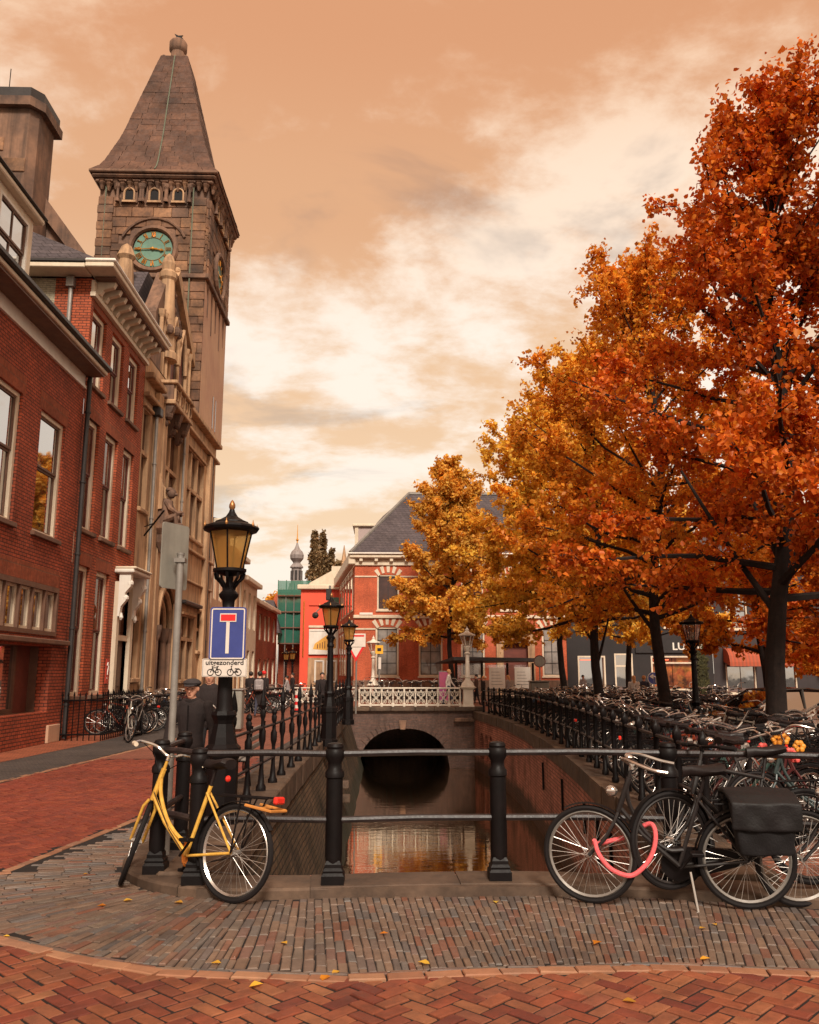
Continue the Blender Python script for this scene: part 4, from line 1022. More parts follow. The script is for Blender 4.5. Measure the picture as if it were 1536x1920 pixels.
# small belfry windows with shafts, both faces
def small_window(face, c):
    T_ = frame_T((0, Y0 - .09, 0), (1, 0, 0), (0, -1, 0)) if face == 's' else frame_T((X1 + .09, 0, 0), (0, 1, 0), (1, 0, 0))
    f = MB(T_); f.box(c - .36, c + .36, -.1, .02, 22.05, 22.9); o = f.build('belfry_window', M['stone_block'], tw)
    g = MB(T_); g.add([(c - .2, .025, 22.15), (c + .2, .025, 22.15), (c + .2, .025, 22.5)] + [(c + .2 * math.cos(t), .025, 22.5 + .2 * math.sin(t)) for t in np.linspace(0.3, math.pi - .3, 6)] + [(c - .2, .025, 22.5)], [tuple(range(10))]); g.build('pane', M['iron'], o)
    s = MB(T_); s.box(c - .3, c + .3, .02, .08, 22.05, 22.14); s.tube([(c - .22, .05, 22.15), (c - .22, .05, 22.5)] + [(c + .22 * math.cos(t), .05, 22.5 + .22 * math.sin(t)) for t in np.linspace(math.pi, 0, 8)] + [(c + .22, .05, 22.15)], .045, 5); s.build('surround', M['stone'], o)
    for d in (-.5, .5):
        MB(T_).lathe([(.1, 0), (.1, .1), (.06, .15), (.06, .6), (.11, .7), (.13, .85)], 8, (c + d, .08, 22.05)).build('shaft', M['stone_dark'], o)
for c in (-11.35, -10.25, -9.2): small_window('s', c)
for c in (36.2, 37.4, 38.6): small_window('e', c)
for k in range(16):                                                 # carved capitals below the eave
    x = X0 + .15 + k * (X1 - X0 - .3) / 15
    MB().lathe([(.05, -.2), (.08, -.1), (.10, 0), (.17, .12), (.13, .17), (.19, .24)], 6, (x, Y0 - .12, 22.84 - (k % 2) * .06)).build('capital', M['stone_block'], tw)
    y = Y0 + .15 + k * (Y1 - Y0 - .3) / 15; MB().lathe([(.05, -.2), (.08, -.1), (.10, 0), (.17, .12), (.13, .17), (.19, .24)], 6, (X1 + .12, y, 22.84 - (k % 2) * .06)).build('capital', M['stone_block'], tw)
def square_ring(a, b, z0, z1, name, mat): MB().cbox(X0 - a, X1 + a, Y0 - a, Y1 + a, z0, z1, b).build(name, M[mat], tw)
square_ring(.17, .05, 23.0, 23.18, 'architrave', 'stone_dark'); square_ring(.32, .08, 23.18, 23.36, 'cornice', 'stone_dark'); square_ring(.40, .04, 23.36, 23.52, 'eave', 'stone_dark')
# clock faces
def roman(n): return ['', 'I', 'II', 'III', 'IV', 'V', 'VI', 'VII', 'VIII', 'IX', 'X', 'XI', 'XII'][n]
def clock(T_, c):
    hood = MB(T_); hood.tube([(c + (CR + .16) * math.cos(t), .02, CZ + (CR + .16) * math.sin(t)) for t in np.linspace(0, 2 * math.pi, 28)[:-1]], .12, 6, closed=True); o = hood.build('clock_surround', M['stone_dark'], tw)
    MB(T_).add([(c + CR * math.cos(t), -.02, CZ + CR * math.sin(t)) for t in np.linspace(0, 2 * math.pi, 33)[:-1]], [tuple(range(32))]).build('dial', M['copper'], o)
    MB(T_).tube([(c + CR * .64 * math.cos(t), .0, CZ + CR * .64 * math.sin(t)) for t in np.linspace(0, 2 * math.pi, 33)[:-1]], .012, 4, closed=True).build('minute_ring', M['gold'], o)
    for n in range(1, 13):
        a = math.pi / 2 - n * math.pi / 6; rad = (math.cos(a), math.sin(a)); tan = (math.sin(a), -math.cos(a))
        m = MB(T_); s = roman(n); wd = {'I': .055, 'V': .10, 'X': .10}; tot = sum(wd[q] for q in s); p = -tot / 2
        def stroke(t0, r0, t1, r1, w=.018):
            A_ = (c + rad[0] * r0 + tan[0] * t0, CZ + rad[1] * r0 + tan[1] * t0); B_ = (c + rad[0] * r1 + tan[0] * t1, CZ + rad[1] * r1 + tan[1] * t1)
            m.tube([(A_[0], .012, A_[1]), (B_[0], .012, B_[1])], w, 4)
        for q in s:
            e = wd[q]; m0 = p + e / 2
            if q == 'I': stroke(m0, CR * .68, m0, CR * .95)
            elif q == 'V': stroke(m0, CR * .68, m0 - .04, CR * .95, .020); stroke(m0, CR * .68, m0 + .04, CR * .95, .013)
            else: stroke(m0 - .04, CR * .68, m0 + .04, CR * .95, .013); stroke(m0 + .04, CR * .68, m0 - .04, CR * .95, .02)
            p += e
        m.build('numeral', M['gold'], o)
    for ang, ln, w, nm in ((math.pi + .05, .80, .035, 'minute_hand'), (-.16, .50, .05, 'hour_hand')):
        d = (math.cos(ang), math.sin(ang)); L = lambda k, w2: (c + d[0] * ln * k, .035, CZ + d[1] * ln * k)
        MB(T_).tube([L(-.25, 0), L(0, 0), L(.6, 0), L(.75, 0), L(1, 0)], [w * .6, w * .8, w * .6, w * 1.5, w * .2], 5).build(nm, M['gold'], o)
    MB(T_).ball((c, .04, CZ), .07).build('hub', M['gold'], o)
clock(frame_T((0, Y0 - .06, 0), (1, 0, 0), (0, -1, 0)), CXS); clock(frame_T((X1 + .06, 0, 0), (0, 1, 0), (1, 0, 0)), CYE)
# arch line over the clock
MB().tube([(CXS + 1.55 * math.cos(t), Y0 - .06, 19.6 + 1.75 * math.sin(t)) for t in np.linspace(.5, math.pi - .5, 14)], .06, 5).build('arch_line', M['stone_dark'], tw)
# spire of stone slabs, flared at the foot
CXT, CYT = (X0 + X1) / 2, (Y0 + Y1) / 2
prof = [(2.84, 23.52), (2.60, 23.95), (2.41, 24.45), (2.23, 25.0), (2.05, 25.5), (1.90, 26.0), (1.77, 26.5), (1.65, 27.05), (1.51, 27.6), (1.38, 28.15), (1.24, 28.7), (1.10, 29.25), (.97, 29.8), (.84, 30.35), (.70, 30.9), (.58, 31.2)]
_z = np.linspace(23.52, 30.95, 23); prof = [(float(np.interp(q, [p_[1] for p_ in prof], [p_[0] * (1 if p_[1] < 23.6 else .95) for p_ in prof])), float(q)) for q in _z]
m = MB()
for (r0, z0), (r1, z1) in zip(prof[:-1], prof[1:]):
    for sx, sy in ((0, -1), (1, 0), (0, 1), (-1, 0)):
        if (sx, sy) == (0, -1): q = [(-r0, -r0), (r0, -r0), (r1, -r1), (-r1, -r1)]
        elif (sx, sy) == (1, 0): q = [(r0, -r0), (r0, r0), (r1, r1), (r1, -r1)]
        elif (sx, sy) == (0, 1): q = [(r0, r0), (-r0, r0), (-r1, r1), (r1, r1)]
        else: q = [(-r0, r0), (-r0, -r0), (-r1, -r1), (-r1, r1)]
        m.quad(*[(CXT + a * .985, CYT + b * .985, z) for (a, b), z in zip(q, (z0, z0, z1, z1))])
m.build('spire_core', M['stone_dark'], tw)
for (r0, z0), (r1, z1) in zip(prof[:-1], prof[1:]):
    for face in ('s', 'e'):
        n = max(2, int(round(2 * r0 / .7))); cuts = sorted([-1, 1] + [(-1 + 2 * (k + random.uniform(-.25, .25)) / n) for k in range(1, n)])
        for a, b in zip(cuts[:-1], cuts[1:]):
            e = .012; out = .035 + random.uniform(-.008, .012); lo, hi = (a * r0 + e, b * r0 - e), (a * r1 + e, b * r1 - e)
            def P(t, r, z): return (CXT + t, CYT - r, z) if face == 's' else (CXT + r, CYT + t, z)
            mm = MB(); mm.add([P(lo[0], r0 + out, z0 - .05), P(lo[1], r0 + out, z0 - .05), P(hi[1], r1 + .012, z1 + .02), P(hi[0], r1 + .012, z1 + .02), P(lo[0], r0 - .05, z0 - .05), P(lo[1], r0 - .05, z0 - .05), P(hi[1], r1 - .06, z1 + .02), P(hi[0], r1 - .06, z1 + .02)], [(0, 1, 2, 3), (0, 4, 5, 1), (1, 5, 6, 2), (3, 2, 6, 7), (0, 3, 7, 4)])
            mm.build('roof_slab', M['roof_slab'], tw)
c = MB(); c.lathe([(.60, 30.8), (.62, 30.92), (.46, 31.0), (.36, 31.1), (.33, 31.6), (.41, 31.7), (.44, 31.8), (.44, 32.1), (.40, 32.2), (.24, 32.34), (.1, 32.4)], 12, (CXT, CYT, 0)); sp = c.build('spire_cap', M['stone_dark'], tw, True)
for z, r in ((30.95, .74), (30.3, .9)):
    for a in range(4):
        t = math.pi / 4 + a * math.pi / 2; MB().ball((CXT + r * math.cos(t), CYT + r * math.sin(t), z), .14, 7, 5).build('knob', M['stone_dark'], tw)
c = MB(); c.prism([(-.2, 32.38), (.25, 32.38), (.12, 32.56), (.2, 32.62), (-.02, 32.6), (-.22, 32.7), (-.1, 32.5)], 'y', CYT - .03, CYT + .03); c.T = None
c.v = [(x + CXT, y, z) for x, y, z in c.v]; c.build('weather_vane', M['iron'], tw)
m = MB(); m.tube([(CXT + .05, CYT - r - .07, z) for r, z in prof], .028, 4); m.build('lightning_conductor', M['copper_dull'], tw)
m = MB(); m.tube([(CXT - 2.1, Y0 - .1, 23.0), (CXT - 2.1, Y0 - .06, 12)], .03, 4); m.tube([(CXT + 1.75, Y0 - .13, 23.0), (CXT + 1.75, Y0 - .08, 12)], .03, 4); m.build('downspout', M['copper_dull'], tw)
# ================================================================== across the bridge
MY = 56.0
TF = frame_T((0, MY, 0), (1, 0, 0), (0, -1, 0))
mu = thing('brick_museum', 'bright red brick corner building with slate hipped roof behind the bridge', 'building', (5, MY + 6, 0))
MX0, MX1 = -1.95, 11.9
gw = [(-.55, .95), (2.25, 3.8), (5.0, 6.55), (10.3, 11.6)]
up = [(-.47, .97), (2.3, 3.75), (5.05, 6.5), (7.6, 9.0), (10.2, 11.6)]
holes = [(a, b, 1.45, 4.6) for a, b in gw] + [(a, b, 5.7, 8.02) for a, b in up] + [(7.75, 9.35, .3, 3.6)]
m = MB(TF); wall_sheet(m, MX0, MX1, 0, 8.65, holes, .25); m.build('wall', M['brick_far'], mu)
SIDE = (-3.75, 71.0)
m = MB(); m.quad((MX0, MY, 0), (SIDE[0], SIDE[1], 0), (SIDE[0], SIDE[1], 8.65), (MX0, MY, 8.65)); m.build('side_wall', M['brick_far'], mu)
for a, b in gw: window(mu, TF, a, b, 1.45, 4.6, 'cream', 'zinc_dark', 'glass_grey', .1, 0, 2, 4, .12, 'cream')
for a, b in up: window(mu, TF, a, b, 5.7, 8.02, 'cream', 'zinc_dark', 'glass_red', .1, 0, 2, 1, .10, 'cream')
for wins, zt in ((gw, 4.62), (up, 8.04)):                        # striped flat arches
    for a, b in wins:
        c = (a + b) / 2
        for k, t in enumerate((-.62, -.32, 0, .32, .62)):
            r0, r1 = 1.05, 1.62
            def pt(t, r): return (c + math.sin(t) * r * .95, zt - .92 + math.cos(t) * r)
            MB(TF).prism([pt(t - .085, r0), pt(t + .085, r0), pt(t + .085, r1 if zt < 5 else 1.5), pt(t - .085, r1 if zt < 5 else 1.5)], 'y', -.05, .035).build('arch_stone', M['cream'], mu)
for z, hh, n in ((.0, 1.2, .12), (5.15, .22, .14), (4.42, .1, .05), (7.85, .09, .05)):
    if n == .05:
        xs = [MX0] + [q for w_ in (gw if z < 5 else up) for q in (w_[0] - .02, w_[1] + .02)] + [MX1]
        for a, b in zip(xs[::2], xs[1::2]):
            if b - a > .05: MB(TF).box(a, b, -.02, n, z, z + hh).build('stone_band', M['cream'], mu)
    else: MB(TF).cbox(MX0 - .06, MX1, -.02, n, z, z + hh, .03).build('stone_band', M['stone_dark' if z == 0 else 'cream'], mu)
for u in (1.25, 2.0, 4.1, 4.8): MB(TF).box(u - .07, u + .07, -.02, .06, 1.2, 4.4).build('brick_strip', M['brick_far'], mu)
MB(TF).cbox(MX0 - .1, MX1, -.02, .12, 8.60, 9.05, .04).build('frieze', M['cream'], mu)
MB(TF).cbox(MX0 - .35, MX1 + .2, -.1, .45, 9.06, 9.30, .06).build('cornice', M['cream'], mu)
MB(TF).cbox(MX0 - .45, MX1 + .2, -.1, .55, 9.305, 9.42, .04).build('gutter', M['white'], mu)
for k in range(14): MB(TF).cbox(MX0 + .3 + k, MX0 + .52 + k, .0, .36, 8.86, 9.06, .02).build('bracket', M['cream'], mu)
S = Vector((SIDE[0] - MX0, SIDE[1] - MY, 0)); SL = S.length; TS = frame_T((MX0, MY, 0), S, (-S.y, S.x, 0))
MB(TS).cbox(-.3, SL, -.02, .45, 8.65, 9.40, .06).build('side_cornice', M['cream'], mu)
for k in range(5):
    u = 1.2 + k * 2.6
    for z0, z1 in ((1.45, 4.6), (5.7, 8.0)):
        f = MB(TS); f.box(u, u + 1.3, -.02, .05, z0, z1); o = f.build('window', M['cream'], mu); MB(TS).box(u + .14, u + 1.16, .05, .06, z0 + .12, z1 - .12).build('pane', M['glass'], o)
        for q in range(3): MB(TS).cbox(u - .1 + q * .55, u + .15 + q * .55, .0, .09, z1 + .1, z1 + .5, .02).build('arch_stone', M['cream'], o)
e = 9.42
m = MB(); m.quad((MX0 - .3, MY - .4, e), (MX1, MY - .4, e), (MX1, MY + 6, 14.7), (1.75, MY + 6, 14.7)); m.add([(MX0 - .3, MY - .4, e), (1.75, MY + 6, 14.7), (SIDE[0] + 3.6, SIDE[1], 14.7), (SIDE[0] - .4, SIDE[1], e)], [(0, 1, 2, 3)]); m.build('roof', M['slate'], mu)
m = MB(); m.tube([(MX0 - .3, MY - .42, e + .03), (1.75, MY + 5.98, 14.73)], .12, 6); m.tube([(1.75, MY + 6, 14.75), (MX1, MY + 6, 14.75)], .13, 6); m.build('ridge_lead', M['zinc'], mu)
d = MB(); d.box(MX0 - .1, .55, MY + 3.2, MY + 6.6, 9.4, 11.75); do = d.build('attic_dormer', plain('lilac_plaster', (.42, .32, .30), (.36, .27, .25), scale=1), mu)
MB().cbox(MX0 - .3, .8, MY + 3.0, MY + 6.8, 11.753, 11.95, .05).build('dormer_roof', M['cream'], do)
for x0, x1 in ((MX0 - .14, MX0 + .1), (.3, .58)): MB().box(x0, x1, MY + 3.14, MY + 3.25, 9.4, 11.75).build('dormer_post', M['cream'], do)
# stone portal of the museum
p = MB(TF); p.box(7.3, 7.75, -.05, .15, 0, 4.2); p.box(9.35, 9.8, -.05, .15, 0, 4.2); p.box(7.2, 9.9, -.05, .25, 3.6, 3.78); p.box(7.75, 9.35, -.05, .12, 3.78, 4.6); po = p.build('portal', M['stone'], mu)
MB(TF).box(7.75, 9.35, -.25, -.2, .3, 3.6).build('door', M['oxide'], mu)
for k in range(9): MB(TF).ball((7.95 + k * .15, .16, 4.1 + .25 * math.sin(k * math.pi / 8)), (.1, .08, .12), 6, 5).build('carving', M['stone_dark'], po)
nm = MB(TF); nm.box(-1.6, -.75, .15, .18, 5.38, 5.52); nm.build('street_name_plate', M['white'], mu)

# ---- dark shop with lettering, and the house with the awnings
M['dark_front'] = plain('dark_grey_front', (.022, .016, .016), (.014, .011, .011), rough=.6, scale=1.2)
M['lit_goods'] = None
def goods_mat():
    t = NT('lit_shop_interior'); p = t.pos(); v = t.new('ShaderNodeTexVoronoi'); v.inputs['Scale'].default_value = 2.6; t.l.new(p, v.inputs['Vector'])
    c = t.ramp(t.noise(p, 1.5, 4), [(.35, (.06, .012, .004)), (.6, (.42, .12, .03)), (.75, (.85, .36, .10))]); c = t.mix(.35, c, v.outputs['Color'], 'MULTIPLY')
    t.put(t.b.inputs['Base Color'], c); t.put(t.b.inputs['Emission Color'], c); t.b.inputs['Emission Strength'].default_value = .22; t.b.inputs['Roughness'].default_value = .2; return t.mat
M['lit_goods'] = goods_mat()
sh = thing('shop_building', 'dark grey corner shop with white letters over lit windows behind the trees', 'shop', (16.5, MY + 4, 0))
holes = [(12.6, 14.4, .4, 2.75), (15.0, 16.2, .1, 2.9), (17.4, 20.3, .55, 2.75)] + [(a, a + 1.3, 4.6, 7.0) for a in (12.8, 15.6, 18.4)]
m = MB(TF); wall_sheet(m, 11.92, 21.5, 0, 8.6, holes, .3); m.build('wall', M['dark_front'], sh)
MB(TF).box(11.92, 21.5, -8, -6, 0, 8.6).build('back_block', M['dark_front'], sh)
MB(TF).prism([(11.8, 8.6), (21.6, 8.6), (21.6, 8.8), (11.8, 8.8)], 'y', -8, .3).build('eave', M['cream'], sh)
m = MB(); m.quad((11.8, MY - .2, 8.8), (21.6, MY - .2, 8.8), (21.6, MY + 5, 12), (11.8, MY + 5, 12)); m.build('roof', M['slate'], sh)
def shopwin(a, b, z0, z1, mat='lit_goods', nx=2, zt=None):
    f = MB(TF); f.box(a, a + .1, -.3, .03, z0, z1); f.box(b - .1, b, -.3, .03, z0, z1); f.box(a + .1, b - .1, -.3, .03, z1 - .1, z1); f.box(a + .1, b - .1, -.3, .03, z0, z0 + .1)
    if zt: f.box(a + .1, b - .1, -.3, .0, zt - .05, zt + .05)
    o = f.build('shop_window', M['cream'], sh)
    for i in range(nx):
        u0, u1 = a + .1 + (b - a - .2) * i / nx, a + .1 + (b - a - .2) * (i + 1) / nx
        MB(TF).quad((u0 + .02, -.2, z0 + .1), (u1 - .02, -.2, z0 + .1), (u1 - .02, -.2, z1 - .1), (u0 + .02, -.2, z1 - .1)).build('pane', M[mat], o)
shopwin(12.6, 14.4, .4, 2.75, 'glass', 1); shopwin(15.0, 16.2, .1, 2.9, 'glass', 1, 2.1); shopwin(17.4, 20.3, .55, 2.75, 'lit_goods', 2, 2.3)
M['red_neon'] = emitting('red_neon', (1.0, .16, .07), 1.4)
for a, b, z in ((12.8, 14.0, 2.5), (17.6, 18.6, 2.5)): MB(TF).tube([(a, -.1, z), (b, -.1, z)], .035, 6).build('neon_tube', M['red_neon'], sh)
MB(TF).box(16.4, 21.45, .0, .12, 2.95, 3.75).build('fascia', plain('black_fascia', (.025, .02, .02)), sh)
text_mesh('shop_lettering', 'LUSTIN', .66, M['white'], frame_T((20.0, MY - .13, 3.34), (1, 0, 0), (0, -1, 0)), sh, .012, width=2.3)
for a in (12.8, 15.6, 18.4): window(sh, TF, a, a + 1.3, 4.6, 7.0, 'cream', 'oxide', 'glass', .1, .5)
iv = MB(TF)
for k in range(900):
    u, z = 20.75 + random.gauss(0, .17), random.uniform(0.1, 4.2); n_ = .03 + random.random() * .14; q = random.uniform(.05, .10); a = random.random() * 6
    iv.add([(u - q * math.cos(a), n_, z - q), (u + q * math.cos(a), n_ + .04, z - q * .3), (u + q * .3, n_ + .06, z + q), (u - q, n_, z + q * .5)], [(0, 1, 2, 3)])
M['ivy'] = plain('ivy_leaf', (.06, .055, .018), (.035, .035, .014), rnd=.4)
ivt = thing('ivy', 'dark ivy climbing the wall at the right end of the lettered shop', 'plant', (20.75, MY, 0)); tag(iv.build('leaves', M['ivy'], ivt), kind='stuff'); MB(TF).tube([(20.75, .03, 0), (20.7, .03, 4)], .03, 5).build('stem', M['bark'], ivt)
ab = thing('awning_house', 'grey plastered house with windows shaded by orange awnings at the right', 'house', (29, MY + 4, 0))
wn_ = [(22.3, 24.3), (25.3, 27.0), (28.6, 30.4), (31.4, 33.4)]
holes = [(a, b, .35, 2.9) for a, b in wn_] + [(a + .3, b - .3, 4.5, 6.9) for a, b in wn_]
m = MB(TF); wall_sheet(m, 21.52, 46, 0, 8.3, holes, .3); m.build('wall', plain('grey_plaster', (.042, .031, .032), (.028, .021, .022), scale=.8, streak=.3), ab)
m = MB(); m.quad((21.5, MY - .3, 8.3), (46, MY - .3, 8.3), (46, MY + 5, 11.8), (21.5, MY + 5, 11.8)); m.build('roof', M['slate'], ab)
for a, b in wn_:
    window(ab, TF, a, b, .35, 2.9, 'cream', 'brown_wood', 'glass', .1, 0, 2, 1); window(ab, TF, a + .3, b - .3, 4.5, 6.9, 'cream', 'brown_wood', 'glass', .1, .5)
M['awning'] = None
def awning_mat():
    t = NT('awning_cloth'); q = t.new('ShaderNodeSeparateXYZ'); t.l.new(t.pos(), q.inputs[0])
    s = t.math('GREATER_THAN', t.math('SINE', t.math('MULTIPLY', q.outputs[0], 26.0)), 0.1); t.put(t.b.inputs['Base Color'], t.mix(s, (.40, .075, .03), (.30, .07, .032))); t.b.inputs['Roughness'].default_value = .8; return t.mat
M['awning'] = awning_mat()
for k, (a, b) in enumerate(wn_[:4]):
    aw = thing('window_awning', ['orange striped awning nearest the ivy on the grey house', 'orange striped awning second from the ivy on the grey house', 'orange striped awning third from the ivy on the grey house', 'orange striped awning at the far right of the grey house'][k], 'awning', (a, MY, 2), 'orange awnings')
    c = MB(TF); pts = [(0.02, 3.25), (.35, 3.22), (.7, 3.05), (.95, 2.75), (1.05, 2.35), (1.06, 2.05)]
    for (n0, z0), (n1, z1) in zip(pts[:-1], pts[1:]): c.quad((a - .1, n0, z0), (b + .1, n0, z0), (b + .1, n1, z1), (a - .1, n1, z1))
    for u in (a - .1, b + .1): c.add([(u, n, z) for n, z in pts] + [(u, .02, 2.35)], [tuple(range(7))])
    c.build('cloth', M['awning'], aw); MB(TF).tube([(a - .1, .02, 2.35), (a - .1, 1.05, 2.07), (b + .1, 1.05, 2.07), (b + .1, .02, 2.35)], .02, 5).build('frame', M['zinc_dark'], aw)

# ---- red-orange building with the billboard, left of the museum
RY = 72.0; TR = frame_T((0, RY, 0), (1, 0, 0), (0, -1, 0))
M['orange_red'] = plain('orange_red_plaster', (.80, .095, .045), (.70, .08, .04), scale=.8, bump=.05)
rb = thing('orange_building', 'flat vermilion building with billboard and cream cornice beyond the lamps', 'building', (-4.8, RY + 4, 0))
m = MB(TR); wall_sheet(m, -7.0, -2.0, 0, 8.55, [(-5.75, -4.95, .9, 2.7), (-4.75, -3.9, .9, 2.7)], .2); m.build('wall', M['orange_red'], rb)
MB().quad((-7.0, RY, 0), (-7.0, RY, 8.55), (-7.4, RY + 14, 8.55), (-7.4, RY + 14, 0)).build('side_wall', M['orange_red'], rb)
MB(TR).cbox(-7.3, -1.8, -.05, .35, 8.55, 8.95, .06).build('cornice', M['cream'], rb)
MB(TR).cbox(-6.3, -1.9, -.02, .1, 5.35, 5.55, .03).build('ledge', M['cream'], rb); MB(TR).cbox(-6.3, -1.9, -.02, .1, 7.2, 7.35, .03).build('ledge', M['orange_red'], rb)
MB(TR).box(-6.3, -2, -.02, .05, 0, 2.9).build('ground_floor', M['stone'], rb)
for a, b in ((-5.75, -4.95), (-4.75, -3.9)): window(rb, frame_T((0, RY - .06, 0), (1, 0, 0), (0, -1, 0)), a, b, .9, 2.7, 'white', 'cream', 'glass', .0, 0, 1, 1, .1, None)
MB(TR).box(-4.4, -3.6, .03, .08, 6.9, 7.9).build('lantern_window', M['copper'], rb)
MB(TR).tube([(-6.72, .06, 3.0), (-6.72, .06, 7.6)], .05, 4).build('tie_bar', M['gold'], rb)
m = MB(TR); m.prism([(-6.4, 8.95), (-2, 8.95), (-2, 10.1), (-3.7, 10.2), (-3.7, 10.6), (-4.5, 10.6), (-4.5, 10.2), (-6.3, 9.2)], 'y', -3.5, -.5); m.build('roof_gable', M['cream'], rb)
m = MB(TR); m.quad((-7, -3, 8.95), (-2, -3, 8.95), (-2, -8, 11.0), (-7, -8, 10.0)); m.build('roof', M['zinc'], rb)
bb = thing('billboard', 'white billboard with a drawing of a yellow building on the vermilion wall', 'billboard', (-4.5, RY - .1, 3))
MB(TR).cbox(-6.25, -2.7, .06, .16, 3.15, 5.25, .02).build('panel', M['white'], bb)
yel = plain('print_yellow', (.78, .42, .08), (.68, .33, .06), bump=0)
MB(TR).add([(-5.9, .165, 3.6), (-4.75, .165, 3.5), (-4.75, .165, 4.75), (-5.75, .165, 4.05)], [(0, 1, 2, 3)]).build('printed_facade', yel, bb)
MB(TR).add([(-4.75, .165, 3.5), (-4.0, .165, 3.7), (-4.0, .165, 4.45), (-4.4, .165, 4.7), (-4.75, .165, 4.75)], [(0, 1, 2, 3, 4)]).build('printed_side', plain('print_ochre', (.55, .26, .07), bump=0), bb)
for k in range(4): MB(TR).box(-5.55 + k * .2, -5.48 + k * .2, .166, .17, 3.65, 4.0 + k * .08).build('printed_window', M['oxide'], bb)
MB(TR).box(-6.15, -4.3, .165, .17, 5.05, 5.09).build('printed_line', M['zinc'], bb); MB(TR).box(-3.6, -3.0, .165, .17, 4.45, 4.8).build('printed_picture', M['stone'], bb); MB(TR).box(-3.6, -3.0, .165, .17, 3.6, 4.0).build('printed_picture', yel, bb)

# ---- scaffold with green netting
sc = thing('netted_scaffold', 'scaffold wrapped in green netting between the street houses and vermilion building', 'scaffold', (-9, 80, 0))
def net_mat():
    t = NT('green_netting'); t.n.remove(t.b); p = t.pos()
    d = t.new('ShaderNodeBsdfDiffuse'); t.put(d.inputs['Color'], t.mix(t.noise(p, 1.5, 4), (.09, .30, .21), (.045, .19, .14))); tr = t.new('ShaderNodeBsdfTranslucent'); tr.inputs['Color'].default_value = (.14, .38, .27, 1)
    q = t.new('ShaderNodeBsdfTransparent'); a = t.new('ShaderNodeMixShader'); a.inputs[0].default_value = .4; t.l.new(d.outputs[0], a.inputs[1]); t.l.new(tr.outputs[0], a.inputs[2])
    b = t.new('ShaderNodeMixShader'); b.inputs[0].default_value = .22; t.l.new(a.outputs[0], b.inputs[1]); t.l.new(q.outputs[0], b.inputs[2]); t.l.new(b.outputs[0], t.out.inputs['Surface']); return t.mat
M['net'] = net_mat()
X_0, X_1 = -9.9, -6.9
for k in range(4):
    z0, z1 = 4.4 + k * 1.45, 5.75 + k * 1.45; y0 = 79.6 + (0 if k == 3 else .4)
    m = MB(); n = 8
    for i in range(n):
        a, b = X_0 + (X_1 - X_0) * i / n, X_0 + (X_1 - X_0) * (i + 1) / n
        m.quad((a, y0 + .08 * math.sin(i * 1.9 + k), z0), (b, y0 + .08 * math.sin(i * 1.9 + 1.9 + k), z0), (b, y0 - .06 * math.sin(i * 1.1 + k), z1), (a, y0 - .06 * math.sin(i * 1.1 - 1.1 + k), z1))
    m.quad((X_1, y0, z0), (X_1 + .3, y0 + 3, z0), (X_1 + .3, y0 + 3, z1), (X_1, y0, z1)); m.build('netting', M['net'], sc)
    MB().box(X_0, X_1, 79.8, 81.5, z0 - .12, z0 - .02).build('deck', M['brown_wood'], sc)
for k in range(5):
    x = X_0 + k * (X_1 - X_0) / 4; MB().tube([(x, 79.9, 0), (x, 79.9, 10.2)], .05, 5).build('standard', M['zinc'], sc)
sb = thing('boarded_house', 'dark house front standing behind the green netted scaffold', 'house', (-8.5, 83, 0)); MB().box(-10, -6.6, 82, 90, 0, 9.2).build('wall', M['brick_one'], sb)
MB().box(-10.2, -6.4, 81.9, 90, 9.2, 9.5).build('roof', M['slate'], sb)
MB().cbox(-7.55, -6.95, 79.0, 79.3, 3.2, 7.0, .02).build('pale_panel', M['cream'], sc)

# ---- houses further down the left side of the street
def row_house(name, label, y0, y1, h, mat, roof=1.6, x=-8.0, nw=3, storeys=2, frame='cream'):
    t = thing(name, label, 'house', (x - 3, (y0 + y1) / 2, 0)); T_ = frame_T((x, 0, 0), (0, 1, 0), (1, 0, 0))
    hs = []; st = h / storeys; w_ = (y1 - y0) / nw
    for s in range(storeys):
        for k in range(nw): hs.append((y0 + w_ * k + w_ * .25, y0 + w_ * k + w_ * .75, st * s + (.7 if s == 0 else .8), st * (s + 1) - .5))
    m = MB(T_); wall_sheet(m, y0, y1, 0, h, hs, .2); m.quad((y0, 0, 0), (y0, 0, h), (y0, -8, h), (y0, -8, 0)); m.build('wall', M[mat] if isinstance(mat, str) else mat, t)
    for q in hs:
        f = MB(T_); f.box(q[0], q[1], -.15, -.08, q[2], q[2] + .08); f.box(q[0], q[1], -.15, -.08, q[3] - .08, q[3]); f.box(q[0], q[0] + .08, -.15, -.08, q[2], q[3]); f.box(q[1] - .08, q[1], -.15, -.08, q[2], q[3]); o = f.build('window', M[frame], t)
        MB(T_).quad((q[0], -.14, q[2]), (q[1], -.14, q[2]), (q[1], -.14, q[3]), (q[0], -.14, q[3])).build('pane', M['glass_brown' if random.random() < .5 else 'glass'], o)
    MB(T_).cbox(y0 - .1, y1, -.05, .35, h, h + .3, .04).build('cornice', M[frame], t)
    if roof: 
        m = MB(T_); m.quad((y0, .2, h + .3), (y1, .2, h + .3), (y1, -4, h + .3 + roof), (y0, -4, h + .3 + roof)); m.add([(y0, .2, h + .3), (y0, -4, h + .3 + roof), (y0, -8, h + .3)], [(0, 1, 2)]); m.build('roof', M['slate'], t)
    return t
row_house('row_house', 'narrow pale house with tall cornice just beyond the clock tower', 40.3, 44.5, 8.6, 'stone_pink', 1.0, -8.1)
row_house('row_house', 'stepped-back grey house second beyond the clock tower', 44.6, 50, 7.9, 'stone', 1.4, -8.2)
row_house('row_house', 'cream street house third beyond the clock tower', 50.1, 56, 7.0, 'cream', 1.2, -8.3)
